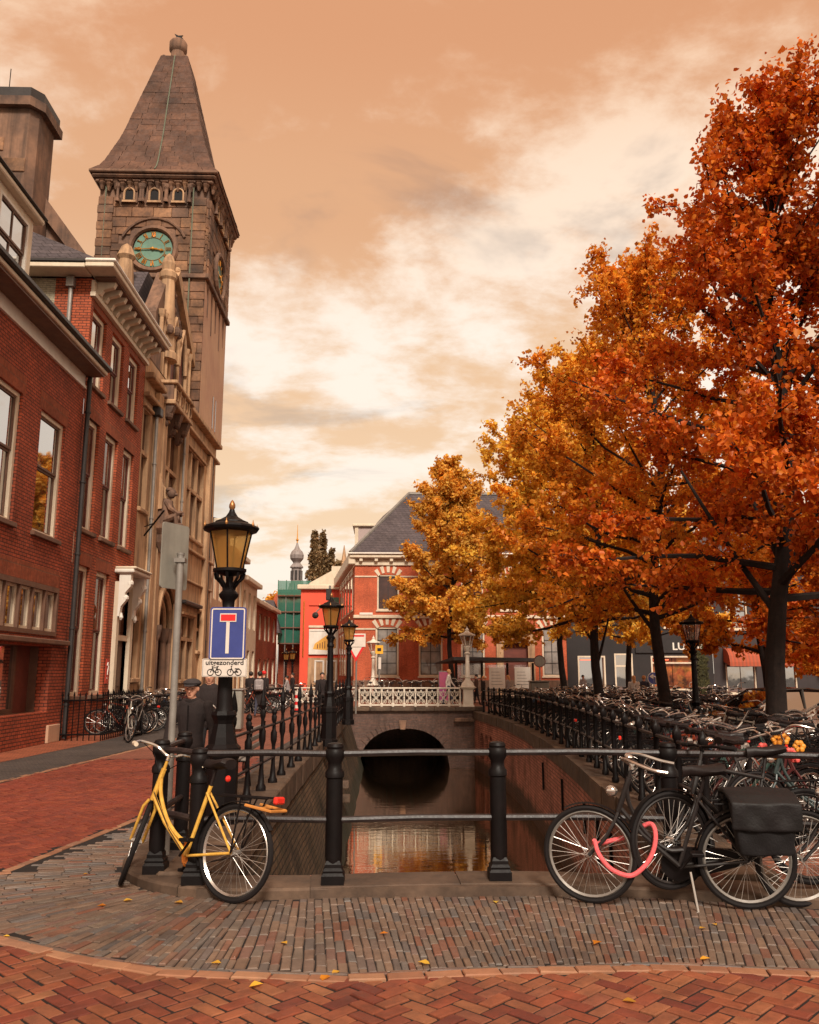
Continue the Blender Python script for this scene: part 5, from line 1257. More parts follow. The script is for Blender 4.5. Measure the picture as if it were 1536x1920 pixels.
row_house('row_house', 'low brown brick house fourth beyond the clock tower', 56.1, 64, 6.2, 'brick_two', 1.5, -8.6)
row_house('row_house', 'far brick house last before the bend of the left street', 64.1, 74, 6.6, 'brick_one', 1.5, -9.2)
eh = thing('gabled_house', 'white house with steep dark roof closing the end of the street', 'house', (-11, 82, 0))
m = MB(frame_T((0, 80, 0), (1, 0, 0), (0, -1, 0))); TE = frame_T((0, 78, 0), (1, 0, 0), (0, -1, 0))
m = MB(TE); wall_sheet(m, -14, -9.6, 0, 5.2, [(-11.1, -10.3, 2.6, 4.4), (-12.6, -11.8, 2.6, 4.4), (-11.1, -10.2, .3, 2.0)], .2); m.build('wall', M['white'], eh)
for q in ((-11.1, -10.3, 2.6, 4.4), (-12.6, -11.8, 2.6, 4.4), (-11.1, -10.2, .3, 2.0)): window(eh, TE, *q, 'cream', 'zinc_dark', 'glass', .08, .5, sill=None)
m = MB(); m.quad((-15, 77.8, 5.2), (-9.4, 77.8, 5.2), (-10.4, 81, 8.4), (-13.5, 81, 8.4)); m.add([(-9.4, 77.8, 5.2), (-9.4, 86, 5.2), (-10.4, 81, 8.4)], [(0, 1, 2)]); m.build('roof', M['slate'], eh)
MB().prism([(-11.5, 7.2), (-9.6, 5.4), (-9.4, 7.0), (-9.4, 9.3), (-10.6, 9.3)], 'y', 84, 90).build('brick_gable', M['brick_far'], eh)

# ---- church turret with onion dome
ct = thing('church_turret', 'slender grey turret with onion dome and spike on the skyline', 'turret', (-12.3, 120, 0))
c = on_y(556, 1080, 120)
def oct_(prof, name, mat, n=8): MB().lathe(prof, n, (c.x, 120, 0), math.pi / 8).build(name, M[mat], ct)
M['lead'] = plain('lead_grey', (.30, .25, .23), (.22, .18, .17), scale=1.5, streak=.3)
oct_([(1.7, 0), (1.7, 11.5), (1.5, 12.3)], 'drum', 'brick_one'); oct_([(1.5, 12.3), (1.05, 13.6), (1.0, 14.0)], 'skirt', 'lead'); oct_([(.8, 14.0), (.74, 16.2)], 'lantern', 'lead')
for k in range(8):
    a = math.pi / 4 * k; MB().box(c.x + .66 * math.cos(a) - .17, c.x + .66 * math.cos(a) + .17, 120 + .66 * math.sin(a) - .17, 120 + .66 * math.sin(a) + .17, 14.5, 15.8).build('louvre', M['zinc_dark'], ct)
oct_([(.95, 16.2), (.95, 16.35), (.5, 16.9), (.62, 17.1), (.95, 17.5), (1.0, 18.0), (.8, 18.5), (.4, 18.9), (.2, 19.4), (.09, 19.8)], 'onion_dome', 'lead', 12)
MB().tube([(c.x, 120, 19.7), (c.x, 120, 22.4)], [.1, .03], 6).build('spike', M['gold'], ct); MB().ball((c.x, 120, 20.2), .2).build('ball', M['gold'], ct)
# ---- gothic church behind the museum
gc = thing('gothic_church', 'distant gothic church roof with pinnacles behind the poplars', 'church', (-6, 140, 0))
MB().box(-8.5, 4, 140, 170, 0, 17).build('nave_wall', M['stone'], gc)
m = MB(); m.prism([(-8.7, 17), (4, 17), (4, 24), (-1.5, 24)], 'y', 140, 170); m.build('nave_roof', M['lead'], gc)
for k, (x, h) in enumerate(((-9.6, 21.5), (-8.2, 20.0), (-6.6, 22.2), (-5.2, 20.6))):
    MB().lathe([(.55, 0), (.55, h - 3.2), (.7, h - 3), (.4, h - 2.4), (.06, h)], 6, (x, 138.5, 0)).build('pinnacle', M['stone'], gc)
for k in range(3): MB().prism([(-9.9 + k * .1, 9), (-9.4, 9), (-8.2, 17.5), (-8.6, 17.8)], 'y', 139 + k * 6, 139.8 + k * 6).build('flying_buttress', M['stone'], gc)
# ================================================================== railings, lamps, signs
def post_parts(root, x, y, z0, top=1.03, s=1.0):
    """cast-iron bollard-like post: stepped foot, tapered shaft, collar and domed cap"""
    def sqr(pr, name, n=4, ph=math.pi / 4, parent=root):
        return MB().lathe(pr, n, (x, y, z0), ph).build(name, M['iron'], parent)
    k = s * 1.414
    p = MB().lathe([(.060 * s, .15), (.066 * s, .2), (.064 * s, top - .27), (.074 * s, top - .26), (.074 * s, top - .22), (.054 * s, top - .195), (.054 * s, top - .15), (.076 * s, top - .11), (.076 * s, top - .06), (.064 * s, top - .045), (.069 * s, top - .03), (.058 * s, top - .008), (.03 * s, top), (.002, top + .003)], 12, (x, y, z0)).build('post', M['iron'], root, True)
    sqr([(.086 * k, 0), (.086 * k, .065), (.073 * k, .085), (.076 * k, .10), (.062 * k, .12), (.062 * k, .145), (.05 * k, .17)], 'foot', parent=p)
    return p
def rail(root, pts, r=.026, name='rail'): return MB().tube(pts, r, 8).build(name, M['iron_rail'], root, True)
KZ = .072
front = thing('canal_railing', 'black iron railing with round rails and stout posts across the canal head', 'railing', (0.3, 6.95, KZ))
PD, PA, PB, PC = (-1.44, 6.99), (-.38, 6.95), (.91, 7.04), (2.25, 6.93)
PR, PQ = (3.55, 6.52), (4.8, 6.1)
PE, PF = (-1.83, 7.35), (-1.86, 8.3)
for p in (PD, PA, PB, PC, PR, PQ, PE, PF): post_parts(front, p[0], p[1], KZ, 1.04 if p != PD else 1.0)
chain = [PF, PE, PD, PA, PB, PC, PR, PQ]
for zz in (.955, .46):
    for a, b in zip(chain[:-1], chain[1:]):
        mid = ((a[0] + b[0]) / 2, (a[1] + b[1]) / 2, KZ + zz + .008)
        rail(front, [(a[0], a[1], KZ + zz), mid, (b[0], b[1], KZ + zz)])
# left quay: slender posts with spear heads
lq = thing('spear_railing', 'black iron railing with spear-headed posts along the left quay', 'railing', (-1.6, 20, .1))
ys = [10.25, 11.14, 12.0, 12.85, 13.7, 14.8] + [15.9 + 1.05 * k for k in range(20)]
thin = MB(); thin.lathe([(.068, 0), (.068, .05), (.045, .09), (.036, .2), (.028, .3), (.025, .55), (.03, .60), (.046, .66), (.046, .78), (.027, .82), (.024, .93), (.036, .97), (.04, 1.03), (.026, 1.06)], 8)
tm = thin.mesh('post', M['iron'], True)
sp = MB(); sp.lathe([(.02, 1.06), (.045, 1.12), (.04, 1.18), (.012, 1.32), (.002, 1.36)], 6); spm = sp.mesh('spear_head', M['iron'])
kn = MB(); kn.lathe([(.03, 1.06), (.042, 1.1), (.03, 1.14), (.005, 1.16)], 8); knm = kn.mesh('knob', M['iron'])
def lqx(y): return float(np.interp(y, [9.5, 11.14, 12.7, 14.8, 19.2, 26.6, 37], [-1.78, -1.70, -1.60, -1.54, -1.48, -1.44, -1.42]))
for k, y in enumerate(ys):
    o = link('post', tm, lq); o.location = (lqx(y), y, .1); o.scale = (1, 1, .9 if k % 2 else 1.0)
    h = link('spear_head' if k % 2 == 0 else 'knob', spm if k % 2 == 0 else knm, o, True)
for zz in (.82, .36):
    pts = [(lqx(y), y, .1 + zz) for y in [9.7] + ys]; MB().tube(pts, .02, 6).build('rail', M['iron_rail'], lq)
# right quay: square dark posts
rq = thing('quay_railing', 'dark iron post-and-rail railing along the right quay in front of parked bicycles', 'railing', (4, 20, 0))
pm = MB(); pm.lathe([(.055, 0), (.055, .06), (.04, .08), (.036, .9), (.05, .92), (.05, .98), (.03, 1.02), (.01, 1.05)], 8); pmm = pm.mesh('post', M['iron'], True)
ys = np.concatenate([np.arange(8.2, 20, .98), np.arange(20, 37, 1.15)])
for y in ys:
    o = link('post', pmm, rq); o.location = (rwx(y) + .22, y, .06)
for zz in (.88, .45): MB().tube([(rwx(y) + .22, y, .06 + zz) for y in ys], .022, 6).build('rail', M['iron_rail'], rq)

# ---- lantern posts of the quay
M['bronze'] = plain('bronze', (.42, .19, .06), (.30, .13, .05), rough=.4, metal=.6)
def make_lamp(name, label, loc, glass='amber', metal='iron', white=False, h=3.0, group='quay lanterns'):
    t = thing(name, label, 'street lamp', loc, group); x, y, z = loc; m_ = M[metal]
    zm = lambda q: q * 1.0323 if q <= 2.705 else 2.7924 + (q - 2.705) * .907
    L = lambda pr, nm, n=12, par=t, mm=m_, ph=0.0, sm=True: MB().lathe([(r, zm(q)) for r, q in pr], n, (x, y, z), ph).build(nm, mm, par, sm)
    L([(.215, 0), (.215, .14), (.175, .17), (.175, .72), (.195, .76), (.195, .84), (.155, .88), (.14, .95), (.105, 1.08), (.115, 1.12), (.14, 1.17), (.125, 1.21)], 'pedestal', 8, ph=math.pi / 8, sm=False)
    c = L([(.10, 1.2), (.085, 1.26), (.078, 1.5 * 1), (.068, 2.0), (.062, 2.2), (.085, 2.22), (.085, 2.26), (.065, 2.29), (.07, 2.36), (.105, 2.40), (.11, 2.43), (.07, 2.46)], 'column')
    for k in range(8):                                              # curved leaves under the lantern
        a = 2 * math.pi * k / 8; pts = [(x + r * math.cos(a), y + r * math.sin(a), z + zm(q)) for r, q in ((.05, 2.44), (.06, 2.5), (.105, 2.56), (.15, 2.60), (.165, 2.655))]
        MB().tube(pts, .016, 5).build('cradle_leaf', m_, c)
    L([(.10, 2.44), (.04, 2.5), (.04, 2.62), (.17, 2.655), (.185, 2.67), (.185, 2.70), (.15, 2.705)], 'cradle', par=c)
    z0, z1, r0, r1 = zm(2.705), zm(3.17), .150, .243                       # six-sided lantern
    lan = MB()
    for k in range(6):
        a = math.pi / 6 + k * math.pi / 3; lan.tube([(x + r0 * math.cos(a), y + r0 * math.sin(a), z + z0), (x + r1 * math.cos(a), y + r1 * math.sin(a), z + z1)], .010, 5)
    lo = lan.build('lantern', m_, t)
    for k in range(6):
        a, b = math.pi / 6 + k * math.pi / 3, math.pi / 6 + (k + 1) * math.pi / 3; s = .985
        MB().quad((x + s * r0 * math.cos(a), y + s * r0 * math.sin(a), z + z0), (x + s * r0 * math.cos(b), y + s * r0 * math.sin(b), z + z0), (x + s * r1 * math.cos(b), y + s * r1 * math.sin(b), z + z1), (x + s * r1 * math.cos(a), y + s * r1 * math.sin(a), z + z1)).build('pane', M[glass], lo)
    ro = L([(.255, 3.15), (.30, 3.17), (.315, 3.20), (.30, 3.225), (.25, 3.245), (.19, 3.27), (.185, 3.285), (.13, 3.31), (.07, 3.35), (.035, 3.41), (.028, 3.44)], 'roof', 12, lo, sm=False)
    for k in range(6):
        a = math.pi / 6 + k * math.pi / 3; MB().lathe([(.012, 0), (.018, .02), (.008, .045), (.002, .075)], 6, (x + .305 * math.cos(a), y + .305 * math.sin(a), z + zm(3.2))).build('corner_finial', M['bronze'], ro)
    L([(.02, 3.43), (.036, 3.47), (.034, 3.505), (.018, 3.545), (.002, 3.565)], 'finial', 10, ro, M['bronze'] if not white else m_)
    return t
lamp1 = make_lamp('street_lamp', 'black lantern post with amber glass carrying the blue road sign', (-1.72, 9.5, 0.0))
make_lamp('street_lamp', 'black amber lantern post midway along the left quay railing', (-1.27, 20.6, -.02))
make_lamp('street_lamp', 'black amber lantern post at the far end of the left quay railing, nearest the bridge', (-1.18, 29.2, -.03))
make_lamp('street_lamp', 'black lantern post with clear glass among bicycles under the right trees', (8.05, 22.3, -.3), 'clear')
for k, (px, Y, top) in enumerate(((536, 62, 1212), (548, 60, 1210))):
    p = on_y(px, 1262, Y); make_lamp('street_lamp', ['small distant lantern post left of its twin in the far street', 'small distant lantern post right of its twin in the far street'][k], (p.x, Y, -.2), 'amber')
def white_lamp(label, x, y, z, s=1.0):
    t = thing('bridge_lamp', label, 'street lamp', (x, y, z), 'white bridge lamps'); L = lambda pr, nm, n=10, par=t, mm=M['white_iron'], ph=0.0: MB().lathe([(r * s * (1.0 if q < .9 else 1.5), q * s) for r, q in pr], n, (x, y, z), ph).build(nm, mm, par, n > 6)
    L([(.36, 0), (.36, .15), (.30, .2), (.28, .8), (.33, .84), (.33, .92), (.24, .96)], 'pedestal', 4, ph=math.pi / 4)
    c = L([(.20, .95), (.16, 1.1), (.09, 1.2), (.075, 1.3), (.09, 1.34), (.065, 1.4), (.055, 2.3), (.09, 2.36), (.05, 2.42), (.11, 2.6), (.12, 2.65), (.06, 2.7)], 'column')
    l = L([(.11, 2.72), (.19, 3.1)], 'lantern_glass', 6, mm=M['clear'])
    for k in range(6):
        a = k * math.pi / 3; MB().tube([(x + .17 * s * math.cos(a), y + .17 * s * math.sin(a), z + 2.72 * s), (x + .288 * s * math.cos(a), y + .288 * s * math.sin(a), z + 3.1 * s)], .02, 4).build('glazing_bar', M['white_iron'], l)
    L([(.2, 3.1), (.25, 3.13), (.24, 3.17), (.1, 3.25), (.05, 3.33), (.06, 3.38), (.02, 3.45), (.01, 3.52)], 'roof', 6)
white_lamp('white painted lamp at the right end of the bridge balustrade', 3.62, 37.5, .13)
white_lamp('white painted lamp on the far side of the bridge, left of the yellow sign', on_y(700, 1262, 46).x, 46, .1)
fb = thing('far_balustrade', 'pale cast-iron balustrade beyond the bridge, behind the walking man', 'railing', (-3, 46.2, 0)); balustrade(fb, -6.2, -1.5, 46.2, .1, 10)

# ---- no-through-road sign with its plate
M['sign_blue'] = plain('sign_blue', (.045, .06, .24), (.038, .05, .20), rough=.4, bump=0, scale=5)
M['sign_white'] = plain('sign_white', (.72, .62, .54), (.62, .53, .46), rough=.45, bump=0, scale=4)
M['sign_red'] = plain('sign_red', (.72, .02, .02), (.6, .02, .02), rough=.4, bump=0)
M['sign_ink'] = plain('sign_ink', (.02, .014, .014), rough=.5, bump=0)
def rr(w, h, r, n=5):
    out = []
    for cx, cz, a0 in ((w / 2 - r, h / 2 - r, 0), (-w / 2 + r, h / 2 - r, 90), (-w / 2 + r, -h / 2 + r, 180), (w / 2 - r, -h / 2 + r, 270)):
        out += [(cx + r * math.cos(R(a0 + 90 * k / n)), cz + r * math.sin(R(a0 + 90 * k / n))) for k in range(n + 1)]
    return out
SGY = 9.28; c = on_y(427, 1188, SGY); TSg = frame_T((c.x, SGY, c.z), (1, .0, 0), (0, -1, 0))
sg = thing('road_sign', 'blue no-through-road sign with red bar on the near lantern post', 'sign', (c.x, SGY, c.z - .28))
SW, SH = .385, .565
MB(TSg).prism(rr(SW, SH, .03), 'y', -.012, 0).build('plate', M['sign_blue'], sg)
def ring_poly(w, h, r, t, T_, y, name, mat, par):
    o, i = rr(w, h, r), rr(w - 2 * t, h - 2 * t, max(r - t, .004)); n = len(o); m = MB(T_); m.add([(p[0], y, p[1]) for p in o + i], [(k, (k + 1) % n, n + (k + 1) % n, n + k) for k in range(n)]); return m.build(name, M[mat], par)
ring_poly(SW - .028, SH - .028, .022, .013, TSg, .003, 'border', 'sign_white', sg)
MB(TSg).box(-.018, .018, .0, .004, -.21, .125).build('white_bar', M['sign_white'], sg)
MB(TSg).box(-.088, .088, .001, .0055, .125, .215).build('white_outline', M['sign_white'], sg)
MB(TSg).box(-.078, .078, .002, .008, .136, .204).build('red_bar', M['sign_red'], sg)
MB().box(c.x - .02, c.x + .02, SGY + .012, 9.44, c.z - .2, c.z - .17).build('bracket', M['zinc'], sg)
c2 = on_y(421, 1252, SGY); TP = frame_T((c2.x, SGY, c2.z), (1, 0, 0), (0, -1, 0))
sp_ = thing('sign_plate', 'white plate reading uitgezonderd with bicycle and moped under the blue sign', 'sign', (c2.x, SGY, c2.z - .1))
MB(TP).prism(rr(.475, .19, .014), 'y', -.01, 0).build('plate', M['sign_white'], sp_)
ring_poly(.462, .178, .012, .004, TP, .002, 'border', 'zinc', sp_)
text_mesh('lettering', 'uitgezonderd', .07, M['sign_ink'], frame_T((c2.x, SGY - .002, c2.z + .052), (1, 0, 0), (0, -1, 0)), sp_, .0015, width=.40)
for kind, ox in (('bicycle_symbol', -.105), ('moped_symbol', .105)):
    s = MB(TP); y = .003; r_ = .032
    for q in (-.042, .042): s.ring((ox + q, y, -.048), r_, .0042, 'y', 16, 4)
    A_ = lambda *pp: s.tube([(ox + p[0], y, -.048 + p[1]) for p in pp], .0042, 4)
    if kind[0] == 'b': A_((-.042, 0), (-.022, .048), (.03, .048), (.042, 0)); A_((-.022, .045), (.004, 0), (.042, 0)); A_((.004, 0), (.03, .048)); A_((-.022, .048), (-.027, .062), (-.012, .064)); A_((.03, .048), (.032, .06)); A_((.02, .061), (.044, .061))
    else: A_((-.042, 0), (-.03, .05), (-.036, .064), (-.022, .066)); A_((-.03, .04), (-.012, .006), (.042, .0)); A_((.0, .0), (.03, .012), (.042, 0)); A_((.02, .01), (.026, .036)); s.box(ox + .006, ox + .052, .001, .0055, -.014, -.006); s.box(ox - .012, ox + .014, .001, .0055, -.052, -.038)
    s.build(kind, M['sign_ink'], sp_)

# ---- bare grey pole with the back of a sign
b0 = on_z(311, 1597, .1); tp = on_y(331, 1037, b0.y)
gp = thing('sign_pole', 'bare grey steel pole with blank sign back in front of the man in the cap', 'sign', (b0.x, b0.y, KZ))
MB().lathe([(.033, 0), (.033, tp.z - KZ - .02), (.037, tp.z - KZ - .02), (.037, tp.z - KZ)], 10, (b0.x, b0.y, KZ)).build('pole', M['zinc'], gp, True)
cc = on_y(327, 1043, b0.y + .06); U = Vector((.47, .88, 0)); TB = frame_T((cc.x, b0.y + .07, cc.z), U, (U.y, -U.x, 0))
MB(TB).prism(rr(.36, .62, .03), 'y', -.008, .008).build('sign_back', M['grey_metal'], gp)
MB().box(b0.x - .05, b0.x + .05, b0.y - .045, b0.y + .05, tp.z - .09, tp.z - .05).build('clamp', M['zinc'], gp)

# ---- red and white marker posts
for k, (px, py, Y) in enumerate(((515, 1330, 40.6), (557, 1335, 37.8))):
    p = on_z(px, py); t = thing('marker_post', ['red and white striped marker post on the left of the pair in the street', 'red and white striped marker post on the right of the pair, nearer the bridge'][k], 'bollard', (p.x, p.y, 0), 'striped marker posts')
    for q in range(6): MB().lathe([(.11, q * .14), (.105, q * .14 + .14)], 10, (p.x, p.y, .02)).build('band', M['sign_red'] if q % 2 == 0 else M['sign_white'], t)
    MB().lathe([(.24, 0), (.22, .05), (.12, .07)], 10, (p.x, p.y, 0)).build('foot', M['rubber'], t)
# ---- traffic signs by the bridge
p = on_y(668, 1262, 36.2)
ys_ = thing('yield_sign', 'white triangular give-way sign with red rim below a white board near the bridge', 'sign', (p.x, 36.2, 0))
MB().lathe([(.035, 0), (.035, 3.2)], 8, (p.x, 36.2, 0)).build('pole', M['zinc'], ys_)
cz = on_y(665, 1222, 36.2).z; TY = frame_T((p.x - .02, 36.15, cz), (1, 0, 0), (0, -1, 0)); w = .42
MB(TY).prism([(-w, .3), (w, .3), (0, -.42)], 'y', -.01, 0).build('red_rim', M['sign_red'], ys_); MB(TY).prism([(-w * .62, .21), (w * .62, .21), (0, -.24)], 'y', 0, .006).build('white_field', M['sign_white'], ys_)
zb = on_y(665, 1203, 36.2).z; TW = frame_T((p.x + .02, 36.12, zb), (1, 0, 0), (0, -1, 0))
MB(TW).box(-.36, .36, -.01, 0, -.22, .33).build('board', M['sign_white'], ys_); MB(TW).box(-.3, .3, 0, .005, .2, .27).build('red_stripe', M['sign_red'], ys_)
p = on_y(711, 1262, 45.0); z_ = on_y(711, 1218, 45).z
yb = thing('yellow_sign', 'small yellow square sign on a pole in front of the museum', 'sign', (p.x, 45, 0)); yel2 = plain('sign_yellow', (.85, .42, .03), (.75, .36, .03), bump=0)
MB().box(p.x - .2, p.x + .2, 44.95, 45.0, z_ - .22, z_ + .22).build('panel', yel2, yb); MB().box(p.x - .1, p.x + .1, 44.94, 44.949, z_ - .08, z_ + .08).build('symbol', M['sign_ink'], yb); MB().lathe([(.04, 0), (.04, z_ + .2)], 8, (p.x, 45.03, .1)).build('pole', M['zinc'], yb); MB().box(p.x - .04, p.x + .1, 44.94, 44.99, z_ - 1.0, z_ - .4).build('strip', M['sign_white'], yb)
p = on_y(1226, 1272, 40); ar = thing('arrow_sign', 'round blue sign with white left-turn arrow before the shop', 'sign', (p.x, 40, 0)); TA = frame_T((p.x, 40, p.z), (1, 0, 0), (0, -1, 0))
MB(TA).prism([(.29 * math.cos(t), .29 * math.sin(t)) for t in np.linspace(0, 2 * math.pi, 21)[:-1]], 'y', -.01, 0).build('disc', M['sign_blue'], ar); MB(TA).tube([(.1, .008, -.2), (.1, .008, 0.0), (.06, .008, .07), (-.04, .008, .09)], .035, 4).build('arrow', M['sign_white'], ar); MB(TA).prism([(-.2, .09), (-.02, -.03), (-.02, .2)], 'y', .0, .012).build('arrow_head', M['sign_white'], ar)
ring_poly(.58, .58, .289, .025, TA, .004, 'rim', 'sign_white', ar); MB(TA).box(-.2, .2, -.01, .0, -.62, -.36).build('sub_plate', M['sign_white'], ar); MB().lathe([(.035, 0), (.035, p.z + .2)], 8, (p.x, 40.03, 0)).build('pole', M['zinc'], ar)
p = on_y(1012, 1240, 43); rs = thing('round_sign', 'pale round sign with faint rim on a thin pole near the bus shelter', 'sign', (p.x, 43, 0)); TA = frame_T((p.x, 43, p.z), (1, 0, 0), (0, -1, 0))
MB(TA).prism([(.3 * math.cos(t), .3 * math.sin(t)) for t in np.linspace(0, 2 * math.pi, 21)[:-1]], 'y', -.01, 0).build('disc', M['grey_metal'], rs); ring_poly(.6, .6, .299, .04, TA, .004, 'rim', 'oxide', rs); MB().lathe([(.035, 0), (.035, p.z + .25)], 8, (p.x, 43.03, 0)).build('pole', M['zinc'], rs)
# tall grey mast with camera and arm
p = on_y(616, 1262, 52); ms = thing('camera_mast', 'tall thin grey mast with a lamp arm left of the lanterns', 'mast', (p.x, 52, 0)); zt = on_y(620, 1098, 52).z
MB().lathe([(.16, 0), (.14, 1.5), (.09, 1.6), (.07, zt)], 10, (p.x, 52, 0)).build('pole', M['zinc'], ms); MB().cbox(p.x - .22, p.x + .1, 51.8, 52.2, zt - .9, zt - .2, .03).build('camera_box', M['zinc_dark'], ms)
MB().tube([(p.x, 52, zt - 1.5), (p.x - .5, 52, zt - 1.3), (p.x - .8, 52, zt - 1.6)], .04, 6).build('arm', M['zinc'], ms); MB().ball((p.x - .85, 52, zt - 1.8), .2).build('dome_camera', M['zinc_dark'], ms)
# ---- bus shelter, poster and boards
bs = thing('bus_shelter', 'dark flat-roofed glass bus shelter in front of the museum doorway', 'shelter', (6.5, 47, 0))
xl, xr = on_y(848, 1262, 47).x, on_y(1012, 1262, 47).x
MB().add([(xl, 46, 2.32), (xr, 46, 2.25), (xr, 48.2, 2.25), (xl - .9, 48.2, 2.15), (xl, 46, 2.5), (xr, 46, 2.43), (xr, 48.2, 2.43), (xl - .9, 48.2, 2.2)], [(0, 3, 2, 1), (4, 5, 6, 7), (0, 1, 5, 4), (1, 2, 6, 5), (2, 3, 7, 6), (3, 0, 4, 7)]).build('roof', M['zinc_dark'], bs)
for k in range(4):
    x = xl + .3 + k * (xr - xl - .5) / 3; MB().cbox(x - .06, x + .06, 47.9, 48.02, 0, 2.2, .01).build('upright', M['zinc_dark'], bs)
    if k < 3: MB().quad((x + .08, 47.96, .3), (x + (xr - xl - .5) / 3 - .08, 47.96, .3), (x + (xr - xl - .5) / 3 - .08, 47.96, 2.1), (x + .08, 47.96, 2.1)).build('glass_panel', M['clear'], bs)
MB().cbox(xl + .8, xr - .8, 47.5, 47.8, .42, .48, .02).build('bench_seat', M['brown_wood'], bs)
for px, lab in ((980, 'white information board at the right part of the bus shelter'), (932, 'white timetable board behind the bridge lamp')):
    a = on_y(px, 1270, 45.6); t = thing('info_board', lab, 'board', (a.x, 45.6, 0)); MB().cbox(a.x - .42, a.x + .42, 45.57, 45.63, .85, 1.95, .01).build('board', M['white'], t)
    for q in range(5): MB().box(a.x - .3, a.x + .3 - q * .04, 45.56, 45.569, 1.05 + q * .16, 1.07 + q * .16).build('printed_line', M['zinc'], t)
    for s_ in (-.3, .3): MB().box(a.x + s_ - .03, a.x + s_ + .03, 45.6, 45.66, 0, .85).build('leg', M['zinc_dark'], t)
a = on_y(832, 1270, 43); t = thing('poster_column', 'narrow pink and purple poster panel at the bridge', 'poster', (a.x, 43, 0)); MB().cbox(a.x - .26, a.x + .26, 42.95, 43.05, .2, 1.75, .02).build('frame', M['zinc'], t); MB().box(a.x - .22, a.x + .22, 42.94, 42.949, .3, 1.7).build('poster', plain('poster_pink', (.55, .12, .20), (.35, .08, .25), scale=1.6, bump=0), t)
# ---- iron fence and bench
fe = thing('area_fence', 'low black iron fence with spikes in front of the tall brick house', 'fence', (-7.2, 24, 0))
def fence_run(x0, y0, x1, y1, n):
    MB().tube([(x0, y0, .98), (x1, y1, .98)], .02, 5).build('rail', M['iron'], fe); MB().tube([(x0, y0, .15), (x1, y1, .15)], .02, 5).build('rail', M['iron'], fe)
    for k in range(n + 1):
        x, y = x0 + (x1 - x0) * k / n, y0 + (y1 - y0) * k / n; MB().lathe([(.014, 0), (.014, 1.08), (.026, 1.1), (.003, 1.2)], 5, (x, y, 0)).build('bar', M['iron'], fe)
fence_run(-8.0, 22.0, -7.0, 22.0, 7); fence_run(-7.0, 22.0, -7.0, 25.6, 24); fence_run(-7.0, 25.6, -8.0, 25.6, 7)
bn = thing('bench', 'pale slatted iron bench behind the spear railing', 'bench', (-2.15, 13.4, .0))
for k in range(5): MB().cbox(-2.42 + k * .1, -2.35 + k * .1, 12.6, 14.2, .42, .45, .008).build('slat', M['zinc'], bn)
for k in range(3): MB().cbox(-1.93, -1.9, 12.6, 14.2, .55 + k * .12, .62 + k * .12, .008).build('back_slat', M['zinc'], bn)
for y in (12.75, 14.05):
    MB().tube([(-2.42, y, 0), (-2.4, y, .41), (-1.95, y, .41), (-1.9, y, .9)], .022, 5).build('leg', M['iron'], bn); MB().tube([(-1.95, y, .41), (-1.9, y, 0)], .022, 5).build('leg', M['iron'], bn); MB().ring((-2.2, y, .22), .1, .012, 'x', 12, 4).build('scroll', M['iron'], bn)
# grey cabinet by the parked bicycles
p = on_z(437, 1372); t = thing('utility_box', 'pale grey utility box beside the lantern post, near the bicycles', 'box', (p.x, p.y, 0)); MB().cbox(p.x - .22, p.x + .22, p.y, p.y + .5, .05, 1.15, .03).build('body', M['grey_metal'], t); MB().cbox(p.x - .25, p.x + .25, p.y - .03, p.y + .53, 1.15, 1.2, .02).build('lid', M['zinc'], t)
p = on_z(1030, 1335); t = thing('utility_box', 'pale cabinet standing among the bicycles on the right quay', 'box', (5.9, 33, 0)); MB().cbox(5.6, 6.3, 33, 33.5, .05, 1.3, .03).build('body', M['grey_metal'], t); MB().cbox(5.57, 6.33, 32.97, 33.53, 1.3, 1.36, .02).build('lid', M['zinc'], t)
# ================================================================== bicycles
M['paint'] = plain('bicycle_paint', (1, 1, 1), (.62, .55, .5), scale=14, rough=.4, spec=.5, objcol=True, bump=0)
M['spoke'] = plain('spoke_steel', (.55, .5, .46), rough=.3, metal=.7, bump=0)
M['tyre_wall'] = plain('tyre', (.014, .011, .011), (.009, .007, .007), spec=.2, rough=.7, bump=0)
WR = .345; HEAD0, HEAD1 = Vector((.885, 0, .66)), Vector((.80, 0, .90)); FAX = Vector((1.1, 0, WR)); BB = Vector((.47, 0, .285))
def steer_T(ang):
    ax = (HEAD1 - HEAD0).normalized(); Rm = Matrix.Rotation(ang, 3, ax)
    return lambda x, y, z: tuple(Rm @ (Vector((x, y, z)) - HEAD0) + HEAD0)
def wheel_mbs(cx, T, n, k, spokes):
    ty = MB(T); ty.ring((cx, 0, WR), WR - .02, .02, 'y', n, k)
    ri = MB(T); pts = [(cx + (WR - .047) * math.cos(2 * math.pi * i / n), 0, WR + (WR - .047) * math.sin(2 * math.pi * i / n)) for i in range(n)]; ri.tube(pts, .0135, 4, closed=True)
    sp = MB(T)
    for i in range(spokes):
        a = 2 * math.pi * i / spokes; s = 1 if i % 2 else -1; b = a + .5 * (1 if (i // 2) % 2 else -1)
        sp.tube([(cx + .03 * math.cos(b), s * .03, WR + .03 * math.sin(b)), (cx + (WR - .05) * math.cos(a), 0, WR + (WR - .05) * math.sin(a))], .0016 if n > 20 else .0026, 3)
    sp.lathe([(.022, 0)], 3) if False else sp.tube([(cx, -.045, WR), (cx, .045, WR)], .02, 6)
    return ty, ri, sp
def arc(cx, r, a0, a1, n): return [(cx + r * math.cos(R(a0 + (a1 - a0) * k / n)), 0, WR + r * math.sin(R(a0 + (a1 - a0) * k / n))) for k in range(n + 1)]
